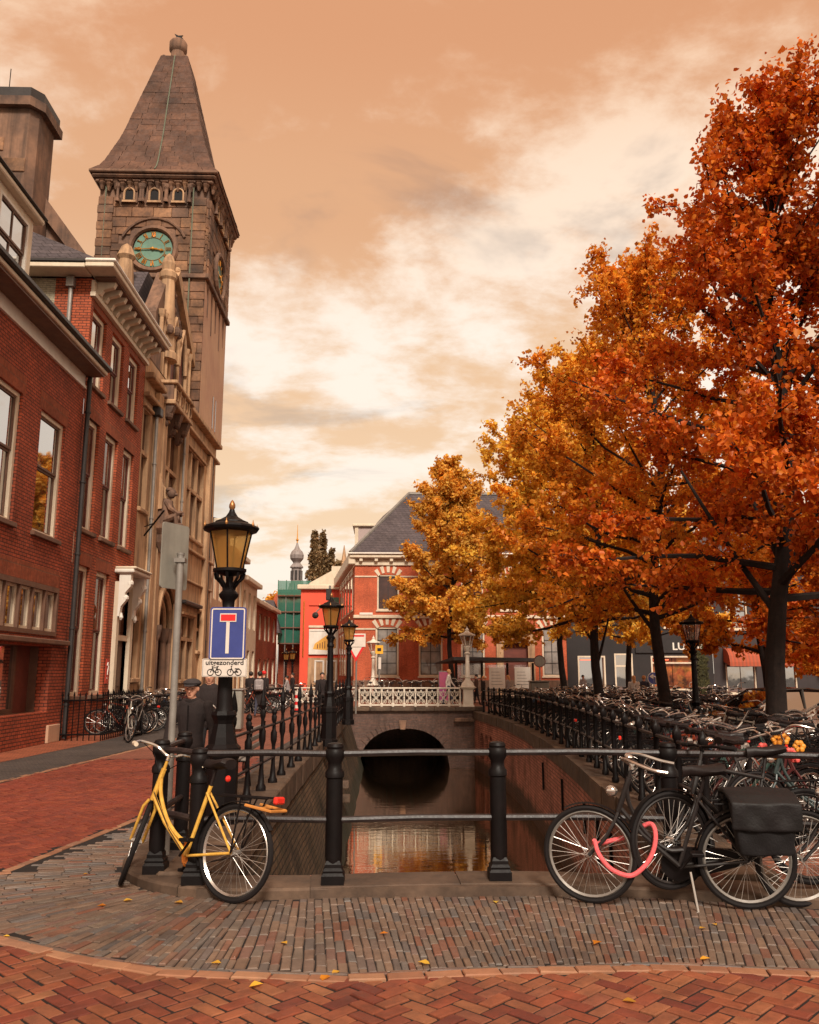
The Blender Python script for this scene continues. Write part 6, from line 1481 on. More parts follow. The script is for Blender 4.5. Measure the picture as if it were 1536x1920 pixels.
def guard(mb, cx, a0, a1, n, w=.026):
    p = arc(cx, WR + .022, a0, a1, n); q = arc(cx, WR + .012, a0, a1, n)
    for i in range(n):
        for s in (-1, 1):
            mb.quad((p[i][0], 0, p[i][2]), (p[i + 1][0], 0, p[i + 1][2]), (q[i + 1][0], s * w, q[i + 1][2]), (q[i][0], s * w, q[i][2]))
def bike_meshes(steer=0.0, style='dutch', hi=False, bars='swept'):
    T = steer_T(steer); n, k, t = (44, 8, 8) if hi else (20, 5, 5)
    out = {}
    f = MB(); st_top = Vector((.30, 0, .80)); d = (st_top - BB)
    f.tube([BB, st_top], .0155, t)
    if style == 'dutch':
        f.tube([tuple(HEAD0 + (HEAD1 - HEAD0) * .12), (.72, 0, .50), tuple(BB)], .0175, t)
        c = smooth_line([tuple(HEAD0 + (HEAD1 - HEAD0) * .75), (.80, 0, .70), (.70, 0, .52), (.55, 0, .40), tuple(BB + d * .22)], 4); f.tube([tuple(q) for q in c], .0155, t)
    elif style == 'swan':
        c = smooth_line([tuple(HEAD0 + (HEAD1 - HEAD0) * .5), (.78, 0, .60), (.64, 0, .40), tuple(BB)], 4); f.tube([tuple(q) for q in c], .02, t)
    else:
        f.tube([tuple(HEAD0 + (HEAD1 - HEAD0) * .85), tuple(BB + d * .93)], .0155, t); f.tube([tuple(HEAD0 + (HEAD1 - HEAD0) * .15), tuple(BB)], .0175, t)
    f.tube([tuple(HEAD0), tuple(HEAD1)], .021, t)
    for s in (-.05, .05): f.tube([tuple(BB + Vector((-.03, s * .5, 0))), (0, s, WR)], .010, t); f.tube([tuple(BB + d * .9 + Vector((0, s * .4, 0))), (0, s, WR)], .009, t)
    out['frame'] = f
    fk = MB(T)
    for s in (-.048, .048): fk.tube([(.885, s * .5, .655), (.905, s, .60), (.985, s, .46), (1.1, s, WR)], .0125, t)
    fk.tube([tuple(HEAD1), (.775, 0, .985)], .013, t); out['fork'] = fk
    hb = MB(T); z = 1.03
    if bars == 'swept': P = smooth_line([(.50, .27, .985), (.60, .285, 1.0), (.74, .25, 1.04), (.83, .12, 1.05), (.79, 0, 1.0), (.83, -.12, 1.05), (.74, -.25, 1.04), (.60, -.285, 1.0), (.50, -.27, .985)], 5 if hi else 3)
    elif bars == 'straight': P = [(.72, .30, 1.0), (.77, .12, 1.01), (.78, 0, 1.0), (.77, -.12, 1.01), (.72, -.30, 1.0)]
    else: P = smooth_line([(.52, .30, 1.10), (.66, .30, 1.13), (.80, .22, 1.15), (.84, .08, 1.06), (.79, 0, 1.0), (.84, -.08, 1.06), (.80, -.22, 1.15), (.66, -.30, 1.13), (.52, -.30, 1.10)], 5 if hi else 3)
    hb.tube([tuple(p) for p in P], .0115, t); hb.tube([(.775, 0, .96), (.785, 0, 1.005)], .016, t); out['handlebar'] = hb
    for s, nm in ((0, 'grip'), (-1, 'grip_b')):
        gr = MB(T); a, b = Vector(P[s]), Vector(P[1 if s == 0 else -2]); dd = (b - a).normalized(); gr.tube([tuple(a - dd * .01), tuple(a + dd * .11)], .0175, t); out[nm] = gr
    if hi:
        be = MB(T); be.ball((.78, .10, 1.06), (.03, .03, .02)); out['bell'] = be
    sd = MB(); L = [(.42, .016, .985), (.36, .026, .995), (.28, .055, .99), (.20, .09, 1.0), (.15, .095, 1.01), (.125, .07, 1.0)]
    vs = []; m = 10
    for x, w, zz in L:
        for i in range(m):
            a = 2 * math.pi * i / m; vs.append((x, w * math.cos(a), zz - .03 + .034 * math.sin(a) * (1.0 if math.sin(a) > 0 else 1.3)))
    fs = [(i * m + j, i * m + (j + 1) % m, (i + 1) * m + (j + 1) % m, (i + 1) * m + j) for i in range(len(L) - 1) for j in range(m)] + [tuple(range(m)), tuple((len(L) - 1) * m + j for j in range(m))]
    sd.add(vs, fs); sd.tube([tuple(st_top), (.265, 0, .935)], .0125, t); out['saddle'] = sd
    mg = MB(); guard(mg, 0, -20, 150 if style != 'men' else 130, 14 if hi else 8); out['rear_mudguard'] = mg
    mf = MB(T); guard(mf, 1.1, 15, 175, 14 if hi else 8); out['front_mudguard'] = mf
    rk = MB()
    for s in (-.06, .06): rk.tube([(.22, s, .74), (-.24, s, .745), (-.30, s * .8, .73)], .007, t); rk.tube([(-.12, s, .74), (0, s, WR)], .006, t); rk.tube([(-.24, s, .74), (0, s, WR)], .006, t)
    for x in (.1, -.05, -.2, -.29): rk.tube([(x, -.06, .742), (x, .06, .742)], .006, t)
    out['rack'] = rk
    cc = MB(); ol = [(.47 + .12 * math.cos(R(a)), .285 + .12 * math.sin(R(a))) for a in range(-90, 91, 20)] + [(.0 + .05 * math.cos(R(a)), WR + .05 * math.sin(R(a))) for a in range(90, 271, 30)]
    cc.prism(ol, 'y', -.062, -.03); out['chain_guard'] = cc
    cr = MB()
    for s, a in ((-1, -50), (1, 130)):
        e = (BB.x + .165 * math.cos(R(a)), s * .085, BB.z + .165 * math.sin(R(a))); cr.tube([(BB.x, s * .075, BB.z), e], .010, t); cr.cbox(e[0] - .045, e[0] + .045, e[1] + (0 if s > 0 else -.09), e[1] + (.09 if s > 0 else 0), e[2] - .012, e[2] + .012, .005)
    out['crank'] = cr
    ks = MB(); ks.tube([(.40, .05, .26), (.37, .13, .012)], .009, t); ks.tube([(.37, .13, .012), (.41, .15, .004)], .009, t); out['kickstand'] = ks
    hl = MB(T); hl.lathe([(.02, -.05), (.04, -.02), (.042, .02)], 8) if False else hl.ball((.93, 0, .80), (.045, .038, .042), 8, 6); out['headlight'] = hl
    tl = MB(); tl.cbox(-.345, -.305, -.045, .045, .69, .745, .008); out['tail_light'] = tl
    w1 = wheel_mbs(0, None, n, k, 36 if hi else 14); w2 = wheel_mbs(1.1, T, n, k, 36 if hi else 14)
    return out, w1, w2
MATS = dict(frame='paint', fork='paint', handlebar='chrome', grip='rubber', grip_b='rubber', bell='chrome', saddle='leather', rear_mudguard='tyre_wall', front_mudguard='tyre_wall', rack='iron', chain_guard='iron', crank='iron', kickstand='chrome', headlight='chrome', tail_light='red_plastic')
def hero_bike(label, loc, heading, lean, color, steer=0.0, style='dutch', bars='swept', skip=(), mats={}, rim='chrome', label_parts={}):
    t = thing('bicycle', label, 'bicycle', loc, None, (lean, 0, heading)); parts, w1, w2 = bike_meshes(steer, style, True, bars); made = {}
    for nm, mb in parts.items():
        if nm.replace('_b', '') in skip or not mb.f: continue
        o = link(nm.replace('_b', ''), mb.mesh(nm.replace('_b', ''), M[mats.get(nm.replace('_b', ''), MATS[nm])], nm not in ('chain_guard', 'crank', 'rear_mudguard', 'front_mudguard', 'tail_light')), t, True); o.color = tuple(color) + (1,); made[nm] = o
        if nm in label_parts: o['label'] = label_parts[nm]
    for nm, w in (('rear_wheel', w1), ('front_wheel', w2)):
        ty = link(nm, w[0].mesh('tyre', M['tyre_wall'], True), t, True)
        link('rim', w[1].mesh('rim', M[rim], True), ty, True); link('spokes', w[2].mesh('spokes', M['spoke']), ty, True); made[nm] = ty
    return t, made
# --- yellow bicycle
p = on_z(432, 1694); heading = R(150); lean = R(6)
yb_, mk = hero_bike('yellow step-through bicycle with red tail light leaning at the canal corner', (p.x, p.y, .0), heading, lean, (.78, .44, .075), R(-48), 'dutch', 'swept', ('front_mudguard', 'chain_guard', 'rack', 'kickstand', 'headlight', 'tail_light', 'bell'), {'grip': 'cream'})
rk = MB()
for s in (-.06, .06): rk.tube([(.22, s, .74), (-.30, s, .745)], .008, 6); rk.tube([(-.2, s, .74), (0, s, WR)], .007, 6); rk.tube([(-.05, s, .74), (0, s, WR)], .007, 6)
link('rack', rk.mesh('rack', M['iron']), yb_, True)
o = link('rack_basket', MB().tube([(-.12, .09, .69), (-.36, .09, .66), (-.36, -.09, .66), (-.12, -.09, .69)], .011, 6).tube([(-.24, .09, .675), (-.24, -.09, .675)], .009, 6).mesh('rack_basket', plain('orange_paint', (.62, .24, .05), bump=0)), yb_, True)
tl = MB(); tl.cbox(-.375, -.335, -.055, .055, .705, .76, .012); link('tail_light', tl.mesh('tail_light', M['red_plastic']), yb_, True)
tl = MB(); tl.ball((.14, 0, .86), (.02, .025, .025)); link('saddle_light', tl.mesh('saddle_light', M['red_plastic']), yb_, True)
lk = MB(); c = smooth_line([(.47, -.07, .40), (.44, -.09, .33), (.47, -.08, .26), (.52, -.07, .22), (.53, -.06, .30), (.50, -.06, .38), (.47, -.07, .40)], 4); lk.tube([tuple(q) for q in c], .032, 7)
ol = thing('cable_lock', 'orange sleeve lock wrapped round the yellow bicycle crank', 'lock', (p.x, p.y, 0), None, (lean, 0, heading)); link('sleeve', lk.mesh('sleeve', plain('orange_fabric', (.82, .26, .03), (.7, .2, .03), scale=30, bump=.3)), ol, True)
# cables and chain of the yellow bicycle
Ts = steer_T(R(-48)); cb = MB()
for sgn in (1, -1): cb.tube([Ts(.72, .22 * sgn, 1.03), Ts(.90, .12 * sgn, 1.0), Ts(.92, .02, .86), (.86, .02, .72), (.66, .02, .46), (.48, .03, .31)], .0035, 4)
link('brake_cable', cb.mesh('brake_cable', M['rubber']), yb_, True)
chn = MB(); chn.tube([(.47, -.045, .365), (.02, -.045, .375)], .006, 4); chn.tube([(.47, -.045, .205), (.02, -.045, .315)], .006, 4); chn.ring((.47, -.045, .285), .082, .006, 'y', 20, 4); link('chain', chn.mesh('chain', M['iron_rail']), yb_, True)
# --- black bicycle with the pink lock and pannier
pf, pr = on_z(1118, 1694), on_z(1405, 1705); hd = math.atan2(pf.y - pr.y, pf.x - pr.x)
bk, mk = hero_bike('black bicycle with pink lock through its front wheel and black pannier bag', (pr.x, pr.y, 0), hd, R(-6), (.022, .018, .018), R(-14), 'dutch', 'swept', ('front_mudguard', 'grip'), {'rear_mudguard': 'iron'}, 'zinc')
g = MB(steer_T(R(-14))); guard(g, 1.1, 60, 150, 12); link('front_mudguard', g.mesh('front_mudguard', M['iron']), bk, True)
# --- pannier bag
def soft(mb, c, s, seed=1): return mb
pb = thing('pannier_bag', 'black double pannier bag hanging on the rack of the black bicycle', 'bag', (pr.x, pr.y, 0), None, (R(-6), 0, hd))
def soften(mb, voxel, it, wob, seed):
    """cloth: fuse, smooth and rumple"""
    me = mb.mesh('tmp', M['iron']); o = bpy.data.objects.new('tmp', me); COL.objects.link(o)
    md = o.modifiers.new('r', 'REMESH'); md.mode = 'VOXEL'; md.voxel_size = voxel; sm_ = o.modifiers.new('s', 'SMOOTH'); sm_.iterations = it; sm_.factor = .5
    out = bpy.data.meshes.new_from_object(o.evaluated_get(bpy.context.evaluated_depsgraph_get())); bpy.data.objects.remove(o)
    for v in out.vertices: v.co.y += wob * math.sin(v.co.x * 31 + seed) * math.sin(v.co.z * 23 + seed * 2); v.co.z += wob * .6 * math.sin(v.co.x * 17 + v.co.y * 25)
    out.polygons.foreach_set('use_smooth', [True] * len(out.polygons)); out.materials.clear(); return out
for s in (-1, 1):
    b = MB(); b.add([(x, s * .15 + y * (.06 if z < .5 else .075), z) for z in (.43, .77) for x, y in ((-.27 if z < .5 else -.31, -1), (.09 if z < .5 else .13, -1), (.09 if z < .5 else .13, 1), (-.27 if z < .5 else -.31, 1))], [(0, 3, 2, 1), (4, 5, 6, 7), (0, 1, 5, 4), (1, 2, 6, 5), (2, 3, 7, 6), (3, 0, 4, 7)])
    me = soften(b, .016, 9, .008, s + 2); me.materials.append(plain('black_canvas', (.006, .004, .005), (.004, .003, .003), rough=.85, bump=.4, bscale=60)); link('bag', me, pb, True)
b = MB(); b.prism([(-.24, .60), (-.215, .60), (-.20, .77), (-.1, .79), (.1, .79), (.20, .77), (.215, .60), (.24, .60), (.232, .79), (.12, .825), (-.12, .825), (-.232, .79)], 'x', -.33, .14)
me = soften(b, .011, 5, .006, 5); me.materials.append(plain('worn_canvas', (.009, .006, .007), (.005, .004, .004), rough=.65, bump=.4)); link('flap', me, pb, True)
for x in (-.26, .05): link('strap', MB().box(x, x + .04, -.236, -.228, .5, .78).mesh('strap', M['iron']), pb, True)
link('reflector', MB().box(-.12, -.02, -.222, -.217, .60, .61).mesh('reflector', M['chrome']), pb, True)
# --- pink lock: through the front wheel and round the frame
Tb = Matrix.Translation((pr.x, pr.y, 0)) @ Euler((R(-6), 0, hd)).to_matrix().to_4x4()
pl = thing('cable_lock', 'thick pink fabric lock looped through the black bicycle wheel', 'lock', (pr.x, pr.y, 0), None, (R(-6), 0, hd))
c = smooth_line([(1.065, .05, .46), (1.045, .08, .385), (.99, .09, .305), (.92, .09, .255), (.82, .085, .232), (.735, .08, .285), (.67, .07, .37), (.635, .05, .47), (.635, .02, .55), (.665, -.02, .57), (.74, -.035, .53), (.83, -.04, .47), (.93, -.04, .44), (1.03, -.02, .42), (1.065, .02, .43), (1.065, .05, .46)], 5)
link('sleeve', MB().tube([tuple(q) for q in c], .0165, 8).mesh('sleeve', plain('pink_fabric', (.88, .15, .16), (.74, .11, .12), rough=.85, scale=40, bump=.5, bscale=140), True), pl, True)
# --- the bicycle behind it, and those to the right
q = on_z(1290, 1680, .1)
hero_bike('black bicycle with dark mudguards behind the pannier bicycle, against the post', (q.x + 1.05, q.y + .28, .1), R(186), R(5), (.02, .017, .017), R(12), 'men', 'straight', ('kickstand', 'headlight'), {'front_mudguard': 'iron', 'rear_mudguard': 'iron', 'handlebar': 'iron'}, 'zinc_dark')
q = on_z(1536, 1705)
hero_bike('black bicycle cut by the right edge of the picture, only saddle and wheel showing', (q.x + 1.0, q.y - .02, 0), R(176), R(-5), (.025, .02, .02), R(8), 'dutch', 'swept', (), {'front_mudguard': 'iron', 'rear_mudguard': 'iron'}, 'zinc')
q = on_z(1500, 1600, .0)
bf, _ = hero_bike('dark bicycle with orange flowers on its handlebar behind the right railing', (q.x + .9, q.y + .25, 0), R(168), R(6), (.03, .05, .05), R(20), 'dutch', 'high', ('kickstand',))
fl = thing('flower_garland', 'orange and yellow cloth flowers wound round a handlebar at the right', 'garland', (q.x + .9, q.y + .25, 0), None, (R(6), 0, R(168)))
for k in range(9):
    m = MB(); cx, cy, cz_ = .80 + random.uniform(-.12, .14), random.uniform(-.22, .22), .96 + random.uniform(-.14, .05)
    for j in range(6):
        a = j * math.pi / 3; m.ball((cx + .035 * math.cos(a), cy + .012 * math.sin(a * 2), cz_ + .035 * math.sin(a)), (.028, .02, .028), 6, 4)
    link('flower', m.mesh('flower', plain('flower_%d' % k, (.85, .33, .03) if k % 4 else (.85, .12, .10), bump=0)), fl, True)
# --- parked rows
VAR = []
for k, (st, sty, ba) in enumerate(((.0, 'dutch', 'swept'), (R(25), 'dutch', 'swept'), (R(-30), 'men', 'straight'), (R(15), 'men', 'swept'), (R(-18), 'swan', 'high'), (R(40), 'dutch', 'high'))):
    parts, w1, w2 = bike_meshes(st, sty, False, ba)
    def join(names, mats_):
        out = MB(); 
        for i, nmlist in enumerate(names):
            out.m = i
            for mb in nmlist: out.add(mb.v, mb.f)
        return out, mats_
    d = {}
    fr, fm = join([[parts['frame'], parts['fork']], [parts['rack'], parts['crank'], parts['chain_guard'], parts['rear_mudguard'], parts['front_mudguard']], [parts['kickstand'], parts['headlight']]], [M['paint'], M['iron'], M['chrome']])
    d['frame'] = fr.mesh('frame', fm)
    hb, hm = join([[parts['handlebar']], [parts['grip'], parts['grip_b']]], [M['chrome'], M['rubber']]); d['handlebar'] = hb.mesh('handlebar', hm)
    d['saddle'] = parts['saddle'].mesh('saddle', M['leather']); d['tail_light'] = parts['tail_light'].mesh('tail_light', M['red_plastic'])
    for nm, w in (('rear_wheel', w1), ('front_wheel', w2)):
        x, xm = join([[w[0]], [w[1]], [w[2]]], [M['tyre_wall'], M['chrome'], M['spoke']]); d[nm] = x.mesh(nm, xm)
    allm = MB(); mats_ = [M['paint'], M['iron'], M['chrome'], M['leather'], M['tyre_wall'], M['red_plastic'], M['spoke']]
    for i, ms_ in enumerate(([parts['frame'], parts['fork']], [parts['rack'], parts['crank'], parts['chain_guard'], parts['rear_mudguard'], parts['front_mudguard']], [parts['handlebar'], parts['kickstand'], parts['headlight'], w1[1], w2[1]], [parts['saddle'], parts['grip'], parts['grip_b']], [w1[0], w2[0]], [parts['tail_light']] if k == 4 else [], [w1[2], w2[2]])):
        allm.m = i
        for mb in ms_: allm.add(mb.v, mb.f)
    d['all'] = allm.mesh('bicycle', mats_); VAR.append(d)
CN = ['black'] * 9 + ['charcoal', 'dark blue', 'dark red', 'grey', 'dark green', 'orange', 'brown', 'cream', 'navy']
STY = ['step-through', 'step-through', 'straight-barred', 'crossbar', 'swan-frame', 'step-through']
count = {}
def nth(n): return '%d%s' % (n, 'th' if 10 <= n % 100 <= 20 else {1: 'st', 2: 'nd', 3: 'rd'}.get(n % 10, 'th'))
COLS = [(.010, .008, .008)] * 9 + [(.05, .045, .045), (.03, .05, .09), (.10, .02, .02), (.25, .22, .2), (.03, .06, .05), (.30, .05, .02), (.06, .03, .02), (.4, .36, .3), (.02, .04, .07)]
nb = 0
def park(x, y, z, heading, label, group, near, lean=None):
    global nb
    vi, ci = random.randrange(6), random.randrange(18); d = VAR[vi]; nb += 1; col = COLS[ci] + (1,)
    if group:
        count[label] = count.get(label, 0) + 1; label = '%s %s bicycle, %s %s' % (CN[ci], STY[vi], nth(count[label]), label)
    rot = (R(random.uniform(-9, 9)) if lean is None else lean, 0, heading)
    if near:
        t = thing('bicycle', label, 'bicycle', (x, y, z), group, rot)
        for nm in ('frame', 'rear_wheel', 'front_wheel', 'handlebar', 'saddle') + (('tail_light',) if random.random() < .25 else ()):
            o = link(nm, d[nm], t, True); o.color = col
    else:
        o = link('bicycle', d['all']); o.location = (x, y, z); o.rotation_euler = rot; o.color = col; tag(o, label, 'bicycle', group)
G1 = 'bicycles parked along the right quay'
ROWS = [(.62, 8.9, 36.0, .34, 'from the front in the row at the right quay railing'), (2.35, 9.6, 36.5, .42, 'from the front in the middle row of the right quay'), (4.2, 11.2, 38, .50, 'from the front in the row behind the tree trunks')]
for off, y0, y1, st, lab in ROWS:
    y = y0
    while y < y1:
        x = rwx(min(y, 37)) + off + random.uniform(-.12, .12); flip = random.random() < .5
        hd_ = (math.pi if flip else 0.0) + R(random.uniform(-16, 16))
        if off > 4 and 14.6 < y < 19.8 or 1 < off < 4 and 17.4 < y < 19.5: y += .5; continue
        if not any(abs(x + .55 - tx) < .9 and abs(y - ty) < .35 for tx, ty in ((6.37, 14), (6.74, 21), (7.02, 28), (7.49, 34))):
            park(x + (1.1 if flip else 0), y, 0.0, hd_, lab, G1, y < 17)
        y += st * random.uniform(.75, 1.35)
G2 = 'bicycles parked in front of the left houses'
for k in range(26):
    y = 22.3 + k * .55 + random.uniform(-.1, .1); x = -6.55 - .02 * k + random.uniform(-.1, .1)
    park(x, y, 0, R(random.choice((-90, 90)) + random.uniform(-30, 30)) if k < 3 else R(180 + random.uniform(-25, 25)), 'after the first three along the left houses' if k > 2 else ['silver bicycle standing first in the left row by the fence', 'second bicycle from the fence corner on the left', 'third bicycle from the fence corner on the left'][k], G2 if k > 2 else None, k < 8)
for k in range(12): park(-4.9 + random.uniform(-.4, .4), 36.2 + k * .5, 0, R(180 + random.uniform(-30, 30)), 'from the utility box in the left street cluster', 'bicycles clustered in the left street', False)
for k in range(14): park(-5.9 + k * .33, 47.2 + random.uniform(-.2, .2), 0, R(90 + random.uniform(-25, 25)), 'from the left behind the far pale balustrade', 'bicycles behind the far balustrade', False)
for k in range(18): park(-1.0 + k * .33, 44.2 + random.uniform(-.2, .2), .2, R(90 + random.uniform(-20, 20)), 'from the left behind the bridge balustrade', 'bicycles on the bridge', False)
for k in range(22): park(8.6 + k * .36 + random.uniform(-.1, .1), 40 + random.uniform(-2.5, 2.5), 0, R(90 + random.uniform(-40, 40)), 'from the left in front of the shops', 'bicycles in front of the shops', False)
for k in range(26): park(9.2 + random.uniform(-.3, 1.6), 24 + k * .5, 0, R(random.choice((0, 180)) + random.uniform(-25, 25)), 'from the front between the trees and the shops', 'bicycles between trees and shops', False)
for k in range(10): park(7.0 + random.uniform(-.2, .3), 8.6 + k * .42, 0, R(180 + random.uniform(-20, 20)), 'from the front railing at the right picture edge', 'bicycles at the right edge', k < 8)
# ================================================================== people
def capsule(mb, a, b, ra, rb, n=10):
    a, b = Vector(a), Vector(b); mb.tube([tuple(a), tuple(b)], [ra, rb], n); mb.ball(tuple(a), ra, n, 6); mb.ball(tuple(b), rb, n, 6)
def cloth(name, c, c2=None): return plain('cloth_' + name, c, c2 or tuple(x * .65 for x in c), rough=.9, scale=9, bump=.3, bscale=50)
M['hair_dark'] = plain('hair_dark', (.025, .016, .012), rough=.6); M['hair_blond'] = plain('hair_blond', (.62, .30, .12), (.5, .22, .08), rough=.6, bump=.4, bscale=90); M['shoe'] = plain('shoe', (.02, .016, .015))
M['jeans'] = cloth('jeans', (.05, .05, .075)); M['trousers'] = cloth('trousers', (.018, .015, .016)); M['black_coat'] = cloth('black', (.024, .015, .014)); M['white_cloth'] = cloth('white', (.68, .58, .5)); M['grey_cloth'] = cloth('grey', (.34, .29, .28)); M['brown_cloth'] = cloth('brown', (.09, .045, .03))
def person(label, loc, face, H=1.75, top='black_coat', low='trousers', legs=((8, 5), (-8, 10)), arms=((-10, 15), (10, 15)), lean=0, wide=1.0, hair='hair_dark', long_hair=False, coat=False, voxel=.022, head_turn=0, fingers=False, spread=.0):
    """face: direction the person looks, degrees from -Y (towards the camera) turning to +X; legs/arms: (swing, bend) left then right"""
    k = H / 1.75; prims = []; mb = MB()
    def cap(a, b, ra, rb, m): prims.append((Vector(a), Vector(b), ra, rb, m)); capsule(mb, a, b, ra, rb)
    fw = lambda a: Vector((0, -math.sin(R(a)), -math.cos(R(a))))
    ln = Vector((0, -math.sin(R(lean)), 0))
    tl = lambda z: Vector((0, -math.tan(R(lean)) * (z - .92), z))
    lo = 1e9; feet = []
    for s, (sw, bd) in zip((-1, 1), legs):
        hip = Vector((s * .09, 0, .92)); kn = hip + fw(sw) * .43; an = kn + fw(sw - bd) * .41; toe = an + Vector((s * .02, -.17, -.035)) if abs(sw - bd) < 35 else an + Vector((0, -.1, -.12))
        cap(hip, kn, .088, .058, 1); cap(kn, an, .056, .042, 1); cap(an + Vector((0, .04, -.035)), toe, .040, .034, 3); lo = min(lo, an.z - .08)
    for z, w, d in [(q, float(np.interp(q, (.9, 1.05, 1.18, 1.3, 1.42), (.155, .148, .16, .178, .15))), float(np.interp(q, (.9, 1.05, 1.18, 1.3, 1.42), (.108, .102, .11, .116, .09)))) for q in np.arange(.92, 1.43, .035)]:
        c = tl(z); x = (w - d) * wide; cap(c + Vector((-x, 0, 0)), c + Vector((x, 0, 0)), d * wide ** .5, d * wide ** .5, 0)
    if coat:
        for z, w in [(q, .14 - (q - .56) * .04) for q in np.arange(.56, .9, .04)]: cap(Vector((-.05, 0, z)), Vector((.05, 0, z)), w, w, 0)
    for s, (sw, bd) in zip((-1, 1), arms):
        sh = tl(1.41) + Vector((s * .185 * wide, 0, 0)); out = Vector((s * (.10 + spread), 0, 0)); el = sh + (fw(sw) + out).normalized() * .29; wr = el + (fw(sw + bd) + out * .3).normalized() * .25; hd_ = (wr - el).normalized()
        cap(sh, el, .066 * wide ** .5, .052, 0); cap(el, wr, .050, .038, 0); pal = wr + hd_ * .07; cap(wr, pal, .028, .032, 2)
        if fingers:
            for q, L_ in zip((-.027, -.009, .009, .027), (.065, .078, .074, .055)):
                a = pal + Vector((0, q, 0)) + hd_ * .015; b = a + hd_ * L_ * .55; c = b + (hd_ + Vector((-s * .5, 0, 0))).normalized() * L_ * .5; cap(a, b, .0095, .009, 2); cap(b, c, .009, .0075, 2)
            a = wr + hd_ * .03 + Vector((0, -.03, 0)); cap(a, a + Vector((-s * .01, -.03, 0)) + hd_ * .035, .011, .009, 2)
        else:
            cap(pal, pal + hd_ * .075, .03, .018, 2); cap(wr + hd_ * .03, wr + hd_ * .07 + Vector((0, -.035, 0)), .014, .010, 2)
    nk = tl(1.47); hc = tl(1.615) + Vector((0, -.015, 0)); cap(nk - Vector((0, 0, .03)), nk + Vector((0, 0, .06)), .058, .052, 2)
    ht = R(head_turn); hx = lambda v: Vector((v[0] * math.cos(ht) - v[1] * math.sin(ht), v[0] * math.sin(ht) + v[1] * math.cos(ht), v[2])) + hc
    cap(hx((0, .01, .035)), hx((0, .0, .03)), .088, .088, 2); cap(hx((0, -.015, -.03)), hx((0, -.035, -.075)), .070, .046, 2); cap(hx((0, -.095, .0)), hx((0, -.108, -.028)), .010, .015, 2)
    for s in (-1, 1): cap(hx((s * .085, .01, -.01)), hx((s * .088, .012, .02)), .014, .016, 2)
    me = mb.mesh('tmp', M['skin']); o = bpy.data.objects.new('tmp', me); COL.objects.link(o)
    md = o.modifiers.new('r', 'REMESH'); md.mode = 'VOXEL'; md.voxel_size = voxel; sm = o.modifiers.new('s', 'SMOOTH'); sm.factor = .5; sm.iterations = 3 if not fingers else 2
    dg = bpy.context.evaluated_depsgraph_get(); body = bpy.data.meshes.new_from_object(o.evaluated_get(dg)); bpy.data.objects.remove(o); bpy.data.meshes.remove(me)
    n = len(body.polygons); C = np.empty(n * 3); body.polygons.foreach_get('center', C); C = C.reshape(-1, 3); best = np.full(n, 1e9); mi = np.zeros(n, int)
    for a, b, ra, rb, m in prims:
        A_, B_ = np.array(a), np.array(b); d = B_ - A_; L2 = max(d @ d, 1e-9); t = np.clip(((C - A_) @ d) / L2, 0, 1); dist = np.linalg.norm(C - (A_ + t[:, None] * d), axis=1) - (ra + (rb - ra) * t)
        w = dist < best; best[w] = dist[w]; mi[w] = m
    body.materials.clear()
    for mm in (M[top], M[low], M['skin'], M['shoe']): body.materials.append(mm)
    body.polygons.foreach_set('material_index', mi); body.polygons.foreach_set('use_smooth', [True] * n)
    t = thing('person', label, 'person', (loc[0], loc[1], loc[2] - lo * k), None, (0, 0, R(face))); t.scale = (k, k, k)
    link('body', body, t, True)
    h = MB()
    if hair:
        h.ball(tuple(hx((0, .022, .05))), (.098, .10, .098), 12, 8)
        if long_hair: h.tube([tuple(hx((0, .05, .06))), tuple(hx((0, .085, -.05))), tuple(hx((0, .10, -.22)))], [.085, .085, .05], 10)
        link('hair', h.mesh('hair', M[hair], True), t, True)
    e = MB()
    for s in (-1, 1): e.ball(tuple(hx((s * .034, -.083, .012))), (.013, .008, .007), 6, 4)
    link('eyes', e.mesh('eyes', M['hair_dark']), t, True); e = MB(); e.ball(tuple(hx((0, -.083, -.062))), (.025, .008, .006), 6, 4); link('mouth', e.mesh('mouth', plain('lips', (.35, .10, .07))), t, True)
    return t, hx
t, hx = person('man in dark jacket and flat cap behind the grey pole', (-2.27, 10.45, 0), -8, 1.58, 'black_coat', 'trousers', ((6, 4), (-4, 4)), ((6, 14), (-4, 18)), 3, 1.18, None, voxel=.013, fingers=True, spread=.12, head_turn=4)
M['cap_cloth'] = cloth('cap', (.045, .035, .035)); c = MB(); c.ball(tuple(hx((0, .012, .085))), (.118, .125, .062), 14, 8); c.ball(tuple(hx((0, .012, .06))), (.106, .112, .035), 14, 6); link('cap', c.mesh('cap', M['cap_cloth'], True), t, True)
v = MB(); v.add([tuple(hx(q)) for q in ((-.085, -.06, .06), (-.06, -.15, .045), (0, -.175, .042), (.06, -.15, .045), (.085, -.06, .06), (-.085, -.06, .072), (-.06, -.15, .055), (0, -.175, .052), (.06, -.15, .055), (.085, -.06, .072))], [(0, 1, 2, 3, 4), (9, 8, 7, 6, 5), (0, 5, 6, 1), (1, 6, 7, 2), (2, 7, 8, 3), (3, 8, 9, 4)]); link('visor', v.mesh('visor', M['cap_cloth']), t, True)
z = MB(); z.box(-.008, .008, -.155, -.148, 1.1, 1.42); link('zip', z.mesh('zip', M['iron']), t, True)
c = MB(); c.tube([(.09 * math.cos(a), .075 * math.sin(a) - .02, 1.475) for a in np.linspace(0, 2 * math.pi, 13)[:-1]], .028, 6, closed=True); link('collar', c.mesh('collar', M['black_coat'], True), t, True)
